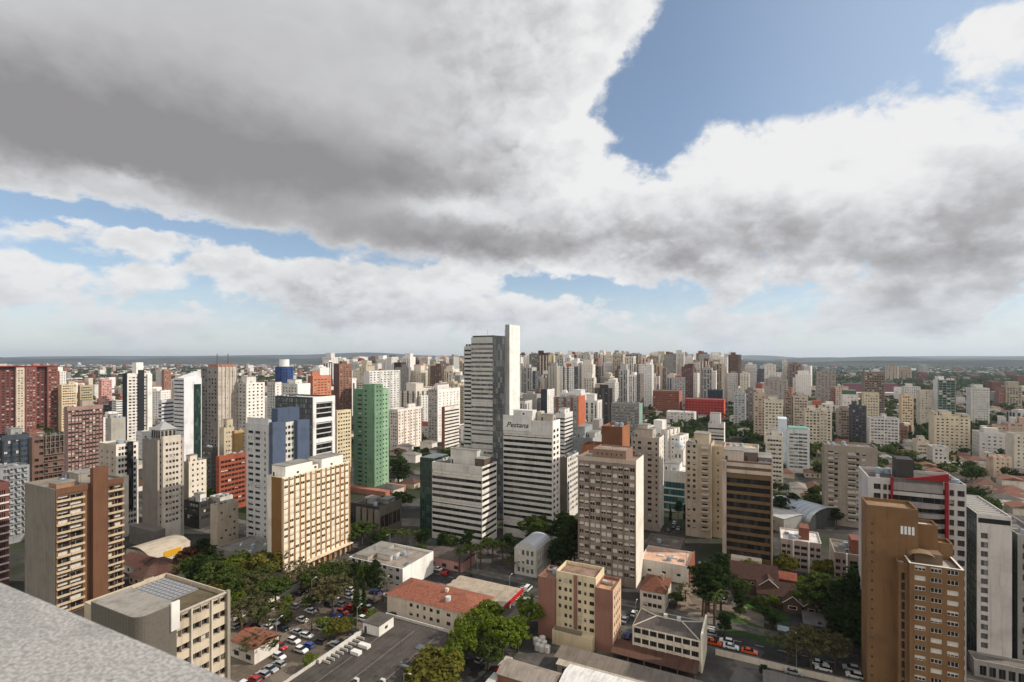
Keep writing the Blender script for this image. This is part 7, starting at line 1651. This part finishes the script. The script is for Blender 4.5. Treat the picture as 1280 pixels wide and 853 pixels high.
for px, py, c in [(342, 781, 'white'), (308, 812, 'red'), (315, 810, 'red'), (319, 814, 'dark grey'), (322, 797, 'white'), (327, 795, 'white'), (339, 804, 'dark grey'), (351, 811, 'red'), (365, 812, 'silver'), (360, 816, 'silver'), (349, 823, 'white'), (347, 829, 'white'), (358, 774, 'crimson'), (364, 772, 'crimson'), (373, 775, 'white'), (378, 777, 'white'), (383, 779, 'white'), (354, 788, 'black'), (371, 792, 'silver'), (377, 795, 'black'), (384, 797, 'white'), (390, 799, 'white'), (396, 801, 'silver'), (400, 804, 'dark grey'), (367, 760, 'silver'), (379, 757, 'silver'), (385, 760, 'black'), (391, 762, 'black'), (396, 753, 'white'), (402, 755, 'white'), (412, 758, 'black'), (419, 760, 'dark grey'), (425, 757, 'silver'), (437, 748, 'white'), (420, 771, 'blue'), (428, 767, 'red'), (433, 764, 'red'), (438, 766, 'red'), (464, 753, 'dark grey'), (471, 755, 'red'), (403, 788, 'white'), (437, 802, 'silver'), (445, 800, 'white'), (418, 808, 'silver'), (362, 750, 'black'), (455, 776, 'white'), (431, 775, 'dark grey'), (333, 786, 'white')]:
    car(px, py, c, cr.choice(['hatchback', 'saloon', 'hatchback']), AV + (math.pi if cr.random() < .5 else 0) + cr.uniform(-.06, .06), LOTW)
for v in (110.5, 120.5, 126.5, 136.5, 143.5, 150.5):
    for k in range(24):
        u = 88.5 + 2.55 * k
        if cr.random() < .36 or (u < 106 and v > 124) : continue
        p = W_(u, v); car(640 + FPX * p.x / p.y, HOR + EYE / p.y * FPX, cr.choice(['white', 'white', 'silver', 'black', 'dark grey', 'red', 'white', 'silver', 'blue']), cr.choice(['hatchback', 'saloon', 'hatchback']), AV + (math.pi if cr.random() < .5 else 0) + cr.uniform(-.05, .05), LOTW)
AVW = 'on the avenue below the lawn'
for px, py, c, k in [(892, 806, 'orange', 'saloon'), (908, 804, 'white', 'hatchback'), (914, 811, 'white', 'saloon'), (937, 817, 'orange', 'saloon'), (958, 821, 'silver', 'saloon'), (992, 843, 'silver', 'saloon'), (1029, 838, 'white', 'hatchback'), (1048, 845, 'brown', 'van'), (1068, 847, 'white', 'hatchback'), (1024, 832, 'white', 'saloon'), (1064, 838, 'silver', 'hatchback'), (887, 794, 'silver', 'hatchback')]:
    car(px, py, c, k, AV + (math.pi if k == 'saloon' else 0), AVW)
for px, py, c, k in [(546, 713, 'white', 'saloon'), (555, 719, 'red', 'hatchback'), (584, 723, 'black', 'hatchback'), (527, 709, 'black', 'saloon'), (518, 712, 'silver', 'hatchback')]:
    car(px, py, c, k, AV, 'on the avenue before the striped towers')
for px, py, c, k, a in [(660, 738, 'white', 'van', AU), (657, 752, 'silver', 'hatchback', AU), (628, 792, 'black', 'saloon', AU), (638, 786, 'black', 'hatchback', AU), (646, 776, 'dark grey', 'saloon', AU), (600, 826, 'silver', 'hatchback', AU), (612, 848, 'dark grey', 'saloon', AU)]:
    car(px, py, c, k, a, 'in the side street by the station canopy')
for px, py, c, k, a in [(793, 769, 'white', 'hatchback', AU), (785, 797, 'blue', 'hatchback', AU), (781, 777, 'silver', 'saloon', AU)]:
    car(px, py, c, k, a, 'in the lane by the broad windowed school')
for px, py, c, k, a in [(901, 752, 'white', 'hatchback', AV), (896, 748, 'white', 'saloon', AV), (1009, 733, 'white', 'hatchback', AU), (1015, 735, 'white', 'hatchback', AU), (985, 729, 'silver', 'saloon', AV), (880, 706, 'silver', 'saloon', AV), (842, 660, 'black', 'saloon', AU), (848, 662, 'silver', 'saloon', AU), (836, 664, 'dark grey', 'hatchback', AU), (843, 655, 'white', 'hatchback', AU)]:
    car(px, py, c, k, a, 'standing in a yard off the avenue')
for k in range(7):
    p = W_(134.2, 18 + k * 4.2); D = p.y; car(640 + FPX * p.x / D, HOR + EYE / D * FPX, cr.choice(['white', 'silver', 'black', 'dark grey']), 'hatchback', AU, 'under the long open carport')
# ------------------------------------------------------------------ street furniture
def lamp_proto():
    mb = MB(); m = plain((150, 150, 148), .5, .4); mb.tube((0, 0, 0), (0, 0, 8.6), .11, .07, m, 8); pole = mb.mesh('pole')
    mb = MB(); mb.tube((0, 0, 8.5), (1.7, 0, 8.9), .05, .04, m, 6); arm = mb.mesh('arm'); mb = MB(); mb.box(1.5, 2.2, -.14, .14, 8.84, 8.98, plain((196, 196, 192), .4), True); return pole, arm, mb.mesh('lamp_head')
LP = lamp_proto()
def lamp(p, rz, where):
    root = empty('street_lamp', (p.x, p.y, .1), rz)
    for me, nm in zip(LP, ('pole', 'arm', 'lamp_head')): place(me, nm, root, (0, 0, 0))
    root['category'] = 'street lamp'; root['group'] = 'street lamps along the avenue'; LABELLED.append((root, 640 + FPX * p.x / p.y, 'grey street lamp ' + where))
for k in range(11): lamp(W_(160.6 if k % 2 else 176.4, -30 + 22 * k), AU if k % 2 else AU + math.pi, 'on the avenue pavement')
for k in range(3): lamp(W_(100 + 20 * k, 78.5), AV + math.pi, 'along the tree lined side street')
for u, v in ((120, 112), (128, 140), (104, 128), (140, 118)): lamp(W_(u, v), AU, 'standing in the car park')
mb = MB(); tk = plain((206, 202, 194), .6); mb.tube((0, 0, 0), (0, 0, 1.7), .95, .95, tk, 12); mb.tube((0, 0, 1.702), (0, 0, 2.05), .8, .3, tk, 12); me = mb.mesh('storage_tank')
for px, py in ((672, 812), (677, 814), (674, 807), (680, 809), (684, 815), (670, 805), (678, 803)):
    p = G(px, py); o = place(me, 'storage_tank', None, (p.x, p.y, .01)); o['category'] = 'tank'; o['group'] = 'white tanks'; LABELLED.append((o, px, 'dull white storage tank beside the brick and ochre block'))
# lorries by the workshop
def lorry(px, py, ang, col, where):
    p = G(px, py); root = empty('lorry', (p.x, p.y, .01), ang); mb = MB(); cm = plain(col, .4)
    mb.box(1.7, 3.4, -1.0, 1.0, .6, 2.5, cm, True); mb.obj('cab', root); mb = MB(); mb.box(3.403, 3.43, -.85, .85, 1.5, 2.3, CGL); mb.obj('windscreen', root)
    mb = MB(); mb.box(-3.2, 1.6, -1.05, 1.05, .8, 2.9, plain((190, 186, 178), .6), True); mb.obj('box_body', root)
    for x in (-2.2, 2.4):
        for y in (-.85, .85): place(CAR['van'][2], 'wheel', root, (x, y, .42)).scale = (1.35, 1.3, 1.35)
    tag(root, f'{where}', 'lorry')
lorry(630, 842, AU + math.pi, (180, 22, 22), 'lorry with a red cab parked by the old brick workshop'); lorry(618, 860, AU, (150, 20, 24), 'second red cabbed lorry under the street trees, lower edge')
def sign():
    p = G(979, 792); root = empty('garden_sign', (p.x, p.y, 0), GRZ); tag(root, 'pale blue white sign board standing on the lawn', 'sign')
    mb = MB(); mb.box(-1.6, 1.6, -.06, .06, .8, 2.3, plain((176, 200, 206), .5), True); mb.obj('panel', root)
    for x in (-1.3, 1.3): mb = MB(); mb.box(x - .06, x + .06, -.05, .05, 0, .798, plain((120, 120, 118))); mb.obj('post', root)
sign()
def billboard():
    p = G(192, 700); root = empty('car_dealer_hall', (p.x, p.y + 4, 0), GRZ); tag(root, 'white showroom hall with a yellow panel on its front, by hipped roofs', 'showroom')
    mb = MB(); mb.box(-8, 8, -9, 8, 0, 5, paint((206, 196, 178))); mb.obj('wall', root)
    mb = MB(); P = [(-8 + 16 * t, 5 + 1.8 * math.sin(math.pi * t)) for t in [k / 10 for k in range(11)]]
    for k in range(10): (a, za), (b, zb) = P[k], P[k + 1]; mb.quad((a, -9.2, za), (b, -9.2, zb), (b, 8.2, zb), (a, 8.2, za), roofmat((190, 176, 154), 'sheet'))
    mb.obj('roof', root)
    mb = MB(); mb.box(8.003, 8.2, -3, 4, 1.6, 4.2, plain((214, 160, 40), .5), True); mb.obj('yellow_panel', root)
    FOOT.append((p.x, p.y, 17, 18, GRZ, 'hall'))
billboard()
for px, py, k in ((196, 716, 2), (210, 724, 1), (188, 726, 2), (176, 712, 1)):
    p = G(px, py); house(p.x, p.y, k, GRZ, 'just behind the solar roofed office')
# ------------------------------------------------------------------ every label must single its thing out
by = {}
for o, px, t in LABELLED: by.setdefault(t, []).append((px, o))
for t, l in by.items():
    l.sort(key=lambda q: q[0])
    for k, (px, o) in enumerate(l):
        if len(l) == 1: o['label'] = t if len(t.split()) >= 4 else t + ' in town'
        elif len(l) == 2: o['label'] = t + (', the left one' if k == 0 else ', the right one')
        else: o['label'] = f'{t}, {nth(k)} from the left'
# ------------------------------------------------------------------ the air
HAZE_D = 3.9e-5
m = bpy.data.materials.new('air'); m.use_nodes = True; t = m.node_tree; t.nodes.clear(); gg = NG(t); pv = gg.n('ShaderNodeVolumePrincipled'); oo = gg.n('ShaderNodeOutputMaterial')
pv.inputs['Color'].default_value = (.74, .86, 1.0, 1); pv.inputs['Density'].default_value = HAZE_D; pv.inputs['Anisotropy'].default_value = .25
t.links.new(pv.outputs[0], oo.inputs['Volume'])
mb = MB(); mb.box(-27000, 27000, -1700, 19800, -4, 330, m, True); tag(mb.obj('haze'), kind='stuff')
